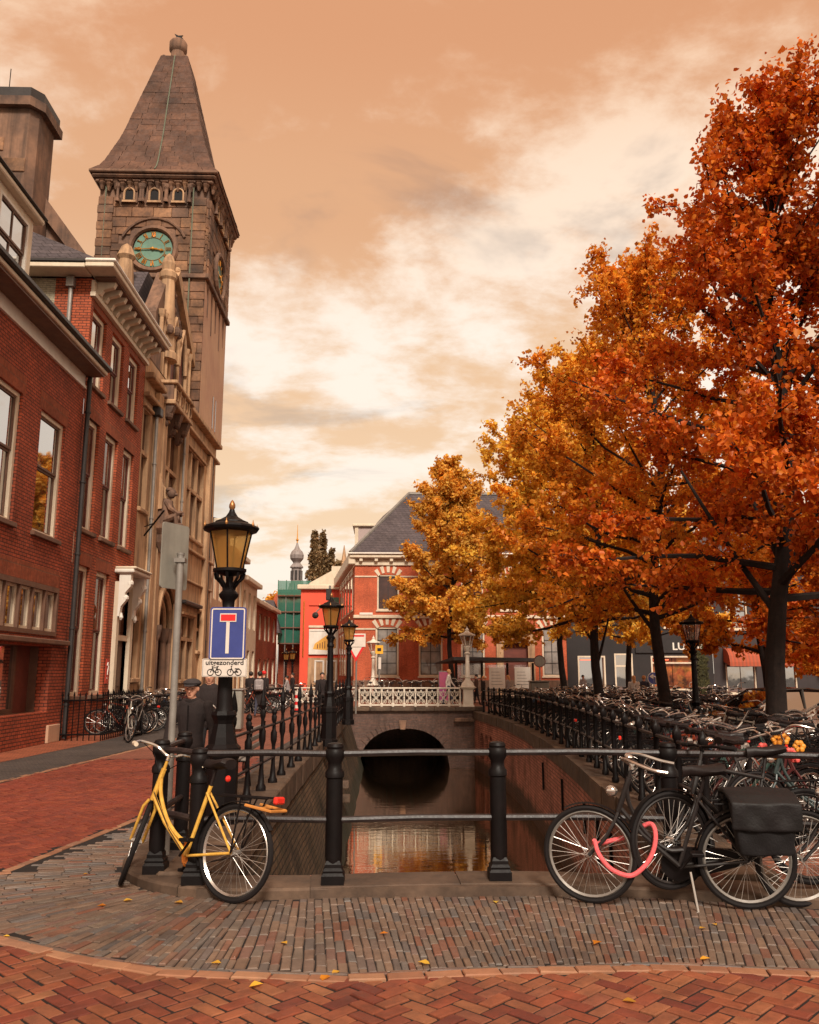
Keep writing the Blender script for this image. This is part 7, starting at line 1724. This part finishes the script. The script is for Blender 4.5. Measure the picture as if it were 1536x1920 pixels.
person('person in black coat wheeling a bicycle beside the lantern post', (-2.72, 13.7, 0), 5, 1.74, 'black_coat', 'trousers', ((10, 5), (-10, 10)), ((30, 35), (30, 35)), 4, 1.12, 'hair_dark', voxel=.018)
park(-2.52, 14.2, 0, R(-88), 'bicycle wheeled by the person in black beside the lantern post', None, True, 0.0)
p = on_z(485, 1345)
person('person in dark coat with grey backpack walking away down the street', (p.x, p.y, 0), 178, 1.74, 'black_coat', 'jeans', ((16, 6), (-14, 14)), ((-12, 15), (12, 15)), 2, 1.05, 'hair_dark', coat=True)
bp = thing('backpack', 'grey backpack on the person walking away', 'backpack', (p.x, p.y, 0)); MB().cbox(p.x - .17, p.x + .17, p.y - .30, p.y - .12, .98, 1.42, .06).build('bag', M['grey_cloth'], bp); MB().cbox(p.x - .12, p.x + .12, p.y - .35, p.y - .29, 1.02, 1.2, .03).build('pocket', M['grey_cloth'], bp)
q = on_y(471, 1262, 37); person('dark clothed person just left of the backpacker', (q.x, 37, 0), 175, 1.72, 'black_coat', 'trousers', ((10, 5), (-10, 10)), coat=True, voxel=.03)
q = on_y(486, 1262, 37); person('person in red cap partly behind the backpacker', (q.x, 38.5, 0), 170, 1.72, 'black_coat', 'trousers', ((10, 5), (-10, 10)), hair=None, voxel=.03)
rc = thing('red_cap', 'red knitted cap on the person behind the backpacker', 'cap', (q.x, 38.5, 1.6)); MB().ball((q.x, 38.5, 1.66), (.11, .12, .10)).build('crown', M['sign_red'], rc)
q = on_y(540, 1262, 44.6); person('man in grey shirt striding to the left across the far street', (q.x, 44.6, 0), -88, 1.62, 'grey_cloth', 'trousers', ((32, 8), (-26, 14)), ((-25, 20), (25, 20)), 4, 1.0, 'hair_dark', voxel=.03)
q = on_y(547, 1262, 60); person('dark person right behind the striding man', (on_y(549, 1262, 45.4).x, 45.4, 0), -60, 1.68, 'black_coat', 'trousers', ((14, 5), (-14, 10)), voxel=.035)
q = on_z(603, 1347); person('adult in long dark coat walking towards the camera near the lamps', (q.x, q.y, 0), 6, 1.68, 'black_coat', 'trousers', ((10, 5), (-10, 10)), ((4, 12), (-6, 20)), 0, 1.05, 'hair_dark', coat=True, voxel=.02)
q = on_y(621, 1300, 32.2); person('child in dark clothes walking beside the adult in long coat', (q.x, 32.2, 0), 2, 1.38, 'brown_cloth', 'jeans', ((10, 5), (-10, 10)), ((10, 40), (10, 40)), 0, 1.0, 'hair_dark', True, voxel=.022)
q = on_y(841, 1262, 39.3); person('man in white shirt walking on the bridge behind the balustrade', (q.x, 39.3, .22), 80, 1.62, 'white_cloth', 'jeans', ((18, 6), (-16, 14)), ((-20, 20), (20, 20)), 2, 1.0, 'hair_blond', voxel=.025)
q = on_y(893, 1262, 41.5); person('person half hidden behind the white bridge lamp', (q.x, 41.5, .1), -80, 1.5, 'brown_cloth', 'trousers', hair='hair_dark', voxel=.03)
q = on_y(952, 1262, 43.5); person('person in pale jacket waiting at the bus shelter', (q.x, 43.5, 0), -85, 1.55, 'grey_cloth', 'trousers', hair='hair_blond', long_hair=True, voxel=.03)
q = on_y(905, 1262, 43.5); person('dark clothed person near the bus shelter, left of the pale jacket', (q.x, 43.2, 0), -85, 1.5, 'black_coat', 'trousers', hair='hair_blond', voxel=.03)
q = on_y(1188, 1262, 36); person('woman with long fair hair and white jacket seen from behind', (q.x, 36, 0), 170, 1.55, 'white_cloth', 'trousers', ((10, 5), (-10, 10)), hair='hair_blond', long_hair=True, voxel=.022, wide=1.1)
q = on_y(1207, 1262, 36.3); person('woman in blue overall with white sleeves beside the fair-haired woman', (q.x, 36.3, 0), 165, 1.55, 'jeans', 'jeans', ((10, 5), (-10, 10)), hair='hair_blond', voxel=.022)
q = on_y(1093, 1262, 48); person('man in grey walking in front of the right museum window', (q.x, 48, 0), 20, 1.55, 'grey_cloth', 'trousers', hair='hair_dark', voxel=.03)

# ================================================================== cars
def car(label, loc, heading, paint, paint2):
    t = thing('parked_car', label, 'car', loc, None, (0, 0, heading)); t.scale = (.9, .9, .9); pm_ = NT('car_paint'); pm_.b.inputs['Base Color'].default_value = tuple(paint) + (1,); pm_.b.inputs['Roughness'].default_value = .22; pm_.b.inputs['Coat Weight'].default_value = .6; mt = pm_.mat
    sec = [(2.08, .45, .60, .62), (2.0, .32, .74, .74), (1.75, .26, .84, .81), (1.3, .24, .92, .84), (.95, .24, .98, .85), (.2, .24, 1.0, .86), (-.9, .24, 1.0, .86), (-1.6, .24, 1.0, .84), (-1.95, .30, .98, .80), (-2.08, .42, .86, .70)]
    b = MB(); V = []; 
    for x, z0, z1, w in sec:
        zm_ = (z0 + z1) / 2; half = [(w * .86, z0), (w, z0 + .12), (w * 1.0, zm_), (w * .97, z1 - .07), (w * .88, z1), (w * .5, z1 + .03)]; V += [(x, y, z) for y, z in half] + [(x, -y, z) for y, z in half[::-1]]
    n = 12; b.add(V, [(i * n + j, i * n + (j + 1) % n, (i + 1) * n + (j + 1) % n, (i + 1) * n + j) for i in range(len(sec) - 1) for j in range(n)] + [tuple(range(n)), tuple((len(sec) - 1) * n + j for j in range(n))])
    body = link('body', b.mesh('body', mt, True), t, True)
    lo_ = [(.98, .74), (-1.9, .74)]; F = dict(fb=(1.0, .76, .99), ft=(.22, .58, 1.44), mt=(-.5, .60, 1.48), rt=(-1.35, .58, 1.42), rb=(-1.92, .72, 1.0))
    P = lambda key, s: (F[key][0], s * F[key][1], F[key][2])
    def panel(nm, pts, mat_): link(nm, MB().add(pts, [tuple(range(len(pts)))]).mesh(nm, mat_), t, True)
    panel('windscreen', [P('fb', -1), P('fb', 1), P('ft', 1), P('ft', -1)], M['glass']); panel('rear_window', [P('rb', 1), P('rb', -1), P('rt', -1), P('rt', 1)], M['glass'])
    for s in (-1, 1): panel('side_window', [P('fb', s), (-.3, s * .77, 1.0), P('rb', s), P('rt', s), P('mt', s), P('ft', s)], M['glass'])
    link('roof', MB().add([P('ft', -1), P('ft', 1), P('mt', 1), P('rt', 1), P('rt', -1), P('mt', -1), (.22, 0, 1.47), (-.5, 0, 1.52), (-1.35, 0, 1.45)], [(0, 1, 6), (1, 2, 7, 6), (2, 3, 8, 7), (3, 4, 8), (4, 5, 7, 8), (5, 0, 6, 7)]).mesh('roof', mt), t, True)
    pl_ = MB()
    for s in (-1, 1):
        pl_.tube([P('fb', s), P('ft', s), P('mt', s), P('rt', s), P('rb', s)], .035, 5); pl_.tube([(-.35, s * .77, 1.0), (-.42, s * .605, 1.47)], .03, 5)
    link('pillars', pl_.mesh('pillars', mt), t, True)
    for x in (1.32, -1.28):
        for s in (-1, 1):
            w = MB(); w.ring((x, s * .76, .31), .235, .075, 'y', 20, 6); wo = link('wheel', w.mesh('wheel', M['rubber'], True), t, True); h = MB(); h.prism([(x + .18 * math.cos(a), .31 + .18 * math.sin(a)) for a in np.linspace(0, 2 * math.pi, 13)[:-1]], 'y', s * .74, s * .80); link('hub_cap', h.mesh('hub_cap', M['zinc']), wo, True)
    for s in (-1, 1):
        link('headlight', MB().ball((1.95, s * .58, .66), (.12, .16, .09), 8, 6).mesh('headlight', M['chrome'], True), t, True); link('mirror', MB().ball((.78, s * .93, 1.03), (.07, .11, .07), 8, 6).mesh('mirror', mt, True), t, True)
    link('grille', MB().box(2.02, 2.085, -.38, .38, .46, .6).mesh('grille', M['iron']), t, True); link('number_plate', MB().box(2.08, 2.10, -.26, .26, .36, .46).mesh('number_plate', yel2), t, True)
SC = .86
q = on_y(1440, 1300, 22.5); car('black parked car with bright windscreen left of the thick tree trunk', (8.3, 18.5, -.015), R(190), (.015, .012, .012), None)
q = on_y(1530, 1300, 19); car('pale silver parked car right of the thick tree trunk', (9.0, 16.0, -.015), R(190), (.55, .50, .44), None)
# ================================================================== trees
def leaf_mat(name, cols, trans=.42):
    t = NT(name); t.n.remove(t.b); n = len(cols)
    col = t.ramp(t.rand(), [(i / (n - 1), c) for i, c in enumerate(cols)])
    p = t.pos(); col = t.mix(1.0, col, t.ramp(t.noise(p, .8, 4), [(.3, .7), (.7, 1.25)]), 'MULTIPLY')
    d = t.new('ShaderNodeBsdfDiffuse'); t.put(d.inputs['Color'], col); q = t.new('ShaderNodeBsdfTranslucent'); t.put(q.inputs['Color'], t.mix(1.0, col, (1.2, 1.05, .7), 'MULTIPLY'))
    g = t.new('ShaderNodeBsdfGlossy'); g.inputs['Roughness'].default_value = .45; g.inputs['Color'].default_value = (.9, .8, .7, 1)
    m = t.new('ShaderNodeMixShader'); m.inputs[0].default_value = trans; t.l.new(d.outputs[0], m.inputs[1]); t.l.new(q.outputs[0], m.inputs[2])
    m2 = t.new('ShaderNodeMixShader'); m2.inputs[0].default_value = .015; t.l.new(m.outputs[0], m2.inputs[1]); t.l.new(g.outputs[0], m2.inputs[2]); t.l.new(m2.outputs[0], t.out.inputs['Surface']); return t.mat
LM = dict(red=leaf_mat('leaf_red_orange', [(.62, .115, .014), (.76, .19, .02), (.42, .075, .013), (.82, .27, .028), (.26, .05, .012), (.70, .15, .016), (.48, .095, .015)]),
          orange=leaf_mat('leaf_orange', [(.74, .23, .022), (.83, .34, .034), (.52, .155, .02), (.88, .45, .05), (.36, .11, .02), (.78, .29, .028), (.60, .21, .025)]),
          amber=leaf_mat('leaf_amber', [(.84, .38, .034), (.88, .48, .05), (.64, .26, .03), (.92, .57, .075), (.46, .18, .028), (.85, .43, .042)]),
          gold=leaf_mat('leaf_gold', [(.88, .48, .055), (.92, .58, .075), (.72, .36, .045), (.94, .66, .11), (.54, .26, .04), (.88, .52, .06)]),
          tawny=leaf_mat('leaf_tawny', [(.74, .36, .06), (.82, .45, .07), (.56, .26, .045), (.86, .52, .09), (.42, .20, .04)]),
          dark=leaf_mat('leaf_poplar', [(.22, .15, .075), (.29, .19, .095), (.15, .105, .055), (.34, .20, .10)], .3))
def leaf_cloud(name, C, size, mat, parent, rs, flat=.35, kite=True):
    n = len(C); d = rs.normal(size=(n, 3)); d[:, 2] -= .55; d /= np.linalg.norm(d, axis=1)[:, None]
    u = rs.normal(size=(n, 3)); u[:, 2] *= .6; u -= (u * d).sum(1)[:, None] * d; u /= np.linalg.norm(u, axis=1)[:, None]; nn = np.cross(d, u)
    L = size * rs.uniform(.45, 1.45, n)[:, None]; w = L * .46; f = L * .16
    if kite:
        pts = np.stack([C, C + d * L * .38 + u * w + nn * f, C + d * L, C + d * L * .38 - u * w + nn * f], 1); k = 4; idx = np.array([[0, 1, 2], [0, 2, 3]])
    else:
        pts = np.stack([C, C + d * L * .22 + u * w * .86 + nn * f, C + d * L * .6 + u * w * .72 + nn * f * .7, C + d * L * 1.02, C + d * L * .6 - u * w * .72 + nn * f * .7, C + d * L * .22 - u * w * .86 + nn * f], 1); k = 6; idx = np.array([[0, 1, 2], [0, 2, 3], [0, 3, 4], [0, 4, 5]])
    V = pts.reshape(-1, 3); F = (np.arange(n)[:, None, None] * k + idx[None]).reshape(-1, 3)
    me = bpy.data.meshes.new(name); me.vertices.add(len(V)); me.vertices.foreach_set('co', V.ravel().astype(np.float32)); me.loops.add(F.size); me.loops.foreach_set('vertex_index', F.ravel().astype(np.int32))
    me.polygons.add(len(F)); me.polygons.foreach_set('loop_start', np.arange(0, F.size, 3, dtype=np.int32)); me.polygons.foreach_set('loop_total', np.full(len(F), 3, dtype=np.int32)); me.materials.append(mat); me.update(calc_edges=True)
    return tag(link(name, me, parent), kind='stuff')
def tree(label, x, y, H, RC, zb, mat, n_leaf, size, seed, tr=.17, fork=None, group='lime trees in a row on the right quay', trunk_top=None, kite=True, pw=1.15, nb_=34, lean=(0, 0), zg=0.0, up=(28, 62)):
    rs = np.random.default_rng(seed); t = thing('lime_tree', label, 'tree', (x, y, zg), group); wood = MB(); W = lambda q: (x + q[0], y + q[1], q[2] + zg)
    ax = lambda z: np.array([lean[0] * z / H + .12 * math.sin(z * .9 + seed), lean[1] * z / H + .10 * math.cos(z * .8 + seed * 2), z])
    tr *= .84; zs = np.linspace(0, H * .93, 14); wood.tube([W(ax(z)) for z in zs], [tr * (1.35 if z < .1 else 1.0) * (1 - .93 * (z / (H * .95)) ** .85) + .012 for z in zs], 9)
    trunk = wood.build('trunk', M['bark'], t, True); limbs = MB(); spots = []
    def crown_r(z):
        q = (z - zb) / (H - zb); return RC * max(.06, (1 - max(q, 0) ** pw)) * min(1.0, .72 + q * 2.2)
    ga = 2.39996
    for k in range(nb_):
        f = (k + .5) / nb_; z0 = zb - .1 + (H * .95 - zb) * f ** 1.08; az = k * ga + rs.uniform(-.3, .3); z0 = max(z0, zb - .1)
        el = R(up[0] + (up[1] - up[0]) * f + rs.uniform(-8, 8)); Lh = crown_r(z0 + .3) * rs.uniform(.82, 1.12); L = max(.35, Lh / max(math.cos(el), .35) * .92)
        d = np.array([math.cos(az) * math.cos(el), math.sin(az) * math.cos(el), math.sin(el)]); p0 = ax(z0); path = [p0]; dd = d.copy()
        for s in range(5):
            dd = dd + rs.normal(size=3) * .10 + np.array([0, 0, -.05 if s < 2 and f < .4 else .05]); dd /= np.linalg.norm(dd); path.append(path[-1] + dd * L / 5)
        r0 = max(.012, tr * .42 * (1 - f * .75)); limbs.tube([W(q) for q in path], [r0 * (1 - .16 * i) for i in range(6)], 5)
        ns = 3 + int(L * 2.2)
        for s in range(ns):
            q = rs.uniform(.18, 1.0); i = min(int(q * 5), 4); b = path[i] + (path[i + 1] - path[i]) * (q * 5 - i); e = dd * .55 + rs.normal(size=3) * .62 + np.array([0, 0, .15]); e /= np.linalg.norm(e); l2 = rs.uniform(.35, .85) * (1.15 - q * .5) * min(1, L / 1.6 + .35)
            c = b + e * l2; mid = (b + c) / 2 + rs.normal(size=3) * .05; limbs.tube([W(b), W(mid), W(c)], [.012, .009, .004], 3)
            spots.append((b, c, l2)); 
            for _ in range(2):
                q2 = rs.uniform(.3, 1); b2 = b + (c - b) * q2; e2 = e * .6 + rs.normal(size=3) * .6; e2 /= np.linalg.norm(e2); spots.append((b2, b2 + e2 * rs.uniform(.2, .5), .3))
        spots.append((path[-2], path[-1] + dd * .25, .5))
    if fork:
        for (z0, az, el, L, r0) in fork:
            d = np.array([math.cos(R(az)) * math.cos(R(el)), math.sin(R(az)) * math.cos(R(el)), math.sin(R(el))]); p0 = ax(z0); path = [p0 + d * L * q + np.array([0, 0, .12 * q * q * L]) for q in np.linspace(0, 1, 7)]; limbs.tube([W(q) for q in path], [r0 * .75 * (1 - .11 * i) for i in range(7)], 7)
    limbs.build('limbs', M['bark'], trunk)
    wts = np.array([s[2] + .15 for s in spots]); wts /= wts.sum(); ii = rs.choice(len(spots), n_leaf, p=wts); q = rs.uniform(0, 1.08, n_leaf)[:, None]
    B = np.array([s[0] for s in spots])[ii]; E = np.array([s[1] for s in spots])[ii]; C = B + (E - B) * q + rs.normal(size=(n_leaf, 3)) * np.array([.085, .085, .07])
    C += np.array([x, y, zg]); leaf_cloud('crown', C, size, LM[mat], t, rs, kite=kite)
    return t
tree('nearest lime tree with red-orange crown and thick trunk at the right edge', 6.42, 14.0, 12.4, 4.3, 2.9, 'red', 60000, .088, 3, .21, [(2.6, 165, 58, 2.6, .085), (2.9, 20, 52, 2.4, .08), (3.4, 100, 60, 2.5, .07)], nb_=58, up=(12, 60), lean=(.8, 0), kite=False, pw=1.4)
tree('second lime tree from the right, orange crown over the bicycles', 6.74, 21.0, 12.8, 4.8, 3.0, 'orange', 58000, .10, 8, .19, [(2.6, 150, 55, 2.2, .075), (3.0, -20, 50, 2, .07)], nb_=54, up=(14, 62), lean=(.3, 0), pw=1.4)
tree('third lime tree from the right with forked trunk and amber crown', 7.0, 28.0, 13.0, 5.2, 3.3, 'amber', 60000, .118, 15, .20, [(1.75, 40, 62, 2.3, .08), (2.6, 190, 55, 2.2, .07)], nb_=54, up=(12, 62))
tree('fourth lime tree along the right quay, golden crown near the bridge', 7.3, 35.0, 13.2, 5.9, 4.2, 'gold', 70000, .135, 21, .17, nb_=56, up=(10, 62))
tree('lone golden lime tree in front of the museum', 3.9, 50.0, 14.2, 5.8, 3.6, 'tawny', 76000, .165, 33, .2, group='trees in front of the museum', nb_=66, pw=.95, up=(4, 66))
tree('lime tree behind the row, left of the shop lettering', 12.6, 44.0, 12.6, 5.6, 3.25, 'gold', 44000, .17, 41, .2, group='lime trees of the back row', nb_=44, up=(8, 60))
tree('lime tree behind the row with thin trunk before the awnings', 13.5, 30.5, 12.2, 5.0, 2.2, 'orange', 44000, .145, 45, .19, group='lime trees of the back row', nb_=42, up=(8, 60))
tree('lime tree of the back row rising at the right picture edge', 13.4, 22.5, 13.0, 4.6, 2.2, 'red', 44000, .13, 52, .18, group='lime trees of the back row', nb_=42, up=(8, 62))
tree('tall lime tree overhanging the top right corner of the picture', 9.2, 12.6, 14.4, 4.1, 2.9, 'red', 50000, .095, 61, .18, group='lime trees of the back row', nb_=48, up=(4, 64))
def poplar(label, px, py_top, Y, w, n, seed):
    rs = np.random.default_rng(seed); a = on_y(px, py_top, Y); t = thing('poplar_tree', label, 'tree', (a.x, Y, 0), 'poplars on the skyline'); MB().tube([(a.x, Y, 0), (a.x, Y, a.z - 1)], [.4, .06], 7).build('trunk', M['bark'], t)
    q = rs.uniform(0, 1, n); r = w * np.where(q < .25, .5 + q * 2, 1.0 - (q - .25) ** 1.6 / .63 * .92) * np.sqrt(rs.uniform(.05, 1, n)) * (.85 + .25 * np.sin(q * 40 + seed)); th = rs.uniform(0, 6.283, n)
    C = np.stack([a.x + r * np.cos(th), Y + r * np.sin(th), 4 + (a.z - 4) * q], 1) + rs.normal(size=(n, 3)) * .12; leaf_cloud('crown', C, .34, LM['dark'], t, rs)
poplar('tallest dark poplar on the skyline left of the museum', 591, 998, 110, 1.35, 9000, 1); poplar('dark poplar close beside the tallest one', 606, 1000, 112, 1.25, 8500, 2); poplar('shorter dark poplar right of the tall pair', 622, 1030, 112, .95, 3500, 3); poplar('low dark poplar next to the church pinnacles', 634, 1052, 114, 1.1, 4000, 4)
rs = np.random.default_rng(5); a = on_y(520, 1115, 125); t = thing('round_tree', 'yellow-green round tree behind the end house of the street', 'tree', (a.x, 125, 0)); MB().tube([(a.x, 125, 0), (a.x, 125, 10)], [.4, .1], 7).build('trunk', M['bark'], t); d = rs.normal(size=(5000, 3)); d /= np.linalg.norm(d, axis=1)[:, None]; C = np.array([a.x + .6, 125, 9.8]) + d * np.array([3.2, 3, 3.2]) * rs.uniform(.3, 1, 5000)[:, None] ** .4 + rs.normal(size=(5000, 3)) * .3; leaf_cloud('crown', C, .5, LM['tawny'], t, rs)
# ---- fallen leaves
lm = []
for k in range(4):
    m = MB(); s = .045; r_ = random.Random(k); pts = [(0, -s, .004), (s * .6, -s * .5, .012), (s * .75, .1 * s, .018), (s * .35, s * .6, .012), (0, s * 1.15, .006), (-s * .35, s * .6, .014), (-s * .75, .1 * s, .02), (-s * .6, -s * .5, .01), (0, 0, .004)]; m.add([(a * r_.uniform(.85, 1.15), b * r_.uniform(.85, 1.15), c) for a, b, c in pts], [(8, i, (i + 1) % 8) for i in range(8)]); lm.append(m.mesh('fallen_leaf', LM['gold' if k % 2 else 'orange']))
for px, py in ((630, 1826), (610, 1836), (842, 1679), (1322, 1800), (1508, 1697), (1317, 1742), (405, 1808), (533, 1770), (795, 1808), (1000, 1676), (1090, 1690), (190, 1700), (160, 1640), (12, 1757), (1120, 1770), (240, 1690), (335, 1694), (930, 1693), (1340, 1735), (480, 1850), (1180, 1880), (720, 1752)):
    p = on_z(px, py, .003); o = link('fallen_leaf', random.choice(lm)); o.location = (p.x, p.y, .006); o.rotation_euler = (0, 0, random.random() * 6); o.scale = (random.uniform(.4, .85),) * 3; tag(o, 'yellow fallen leaf on the red herringbone bricks at the bottom' if p.y < border_y(p.x) else 'yellow fallen leaf on the grey brick strip near the kerb', 'leaf', 'fallen leaves on the red bricks' if p.y < border_y(p.x) else 'fallen leaves on the grey strip')
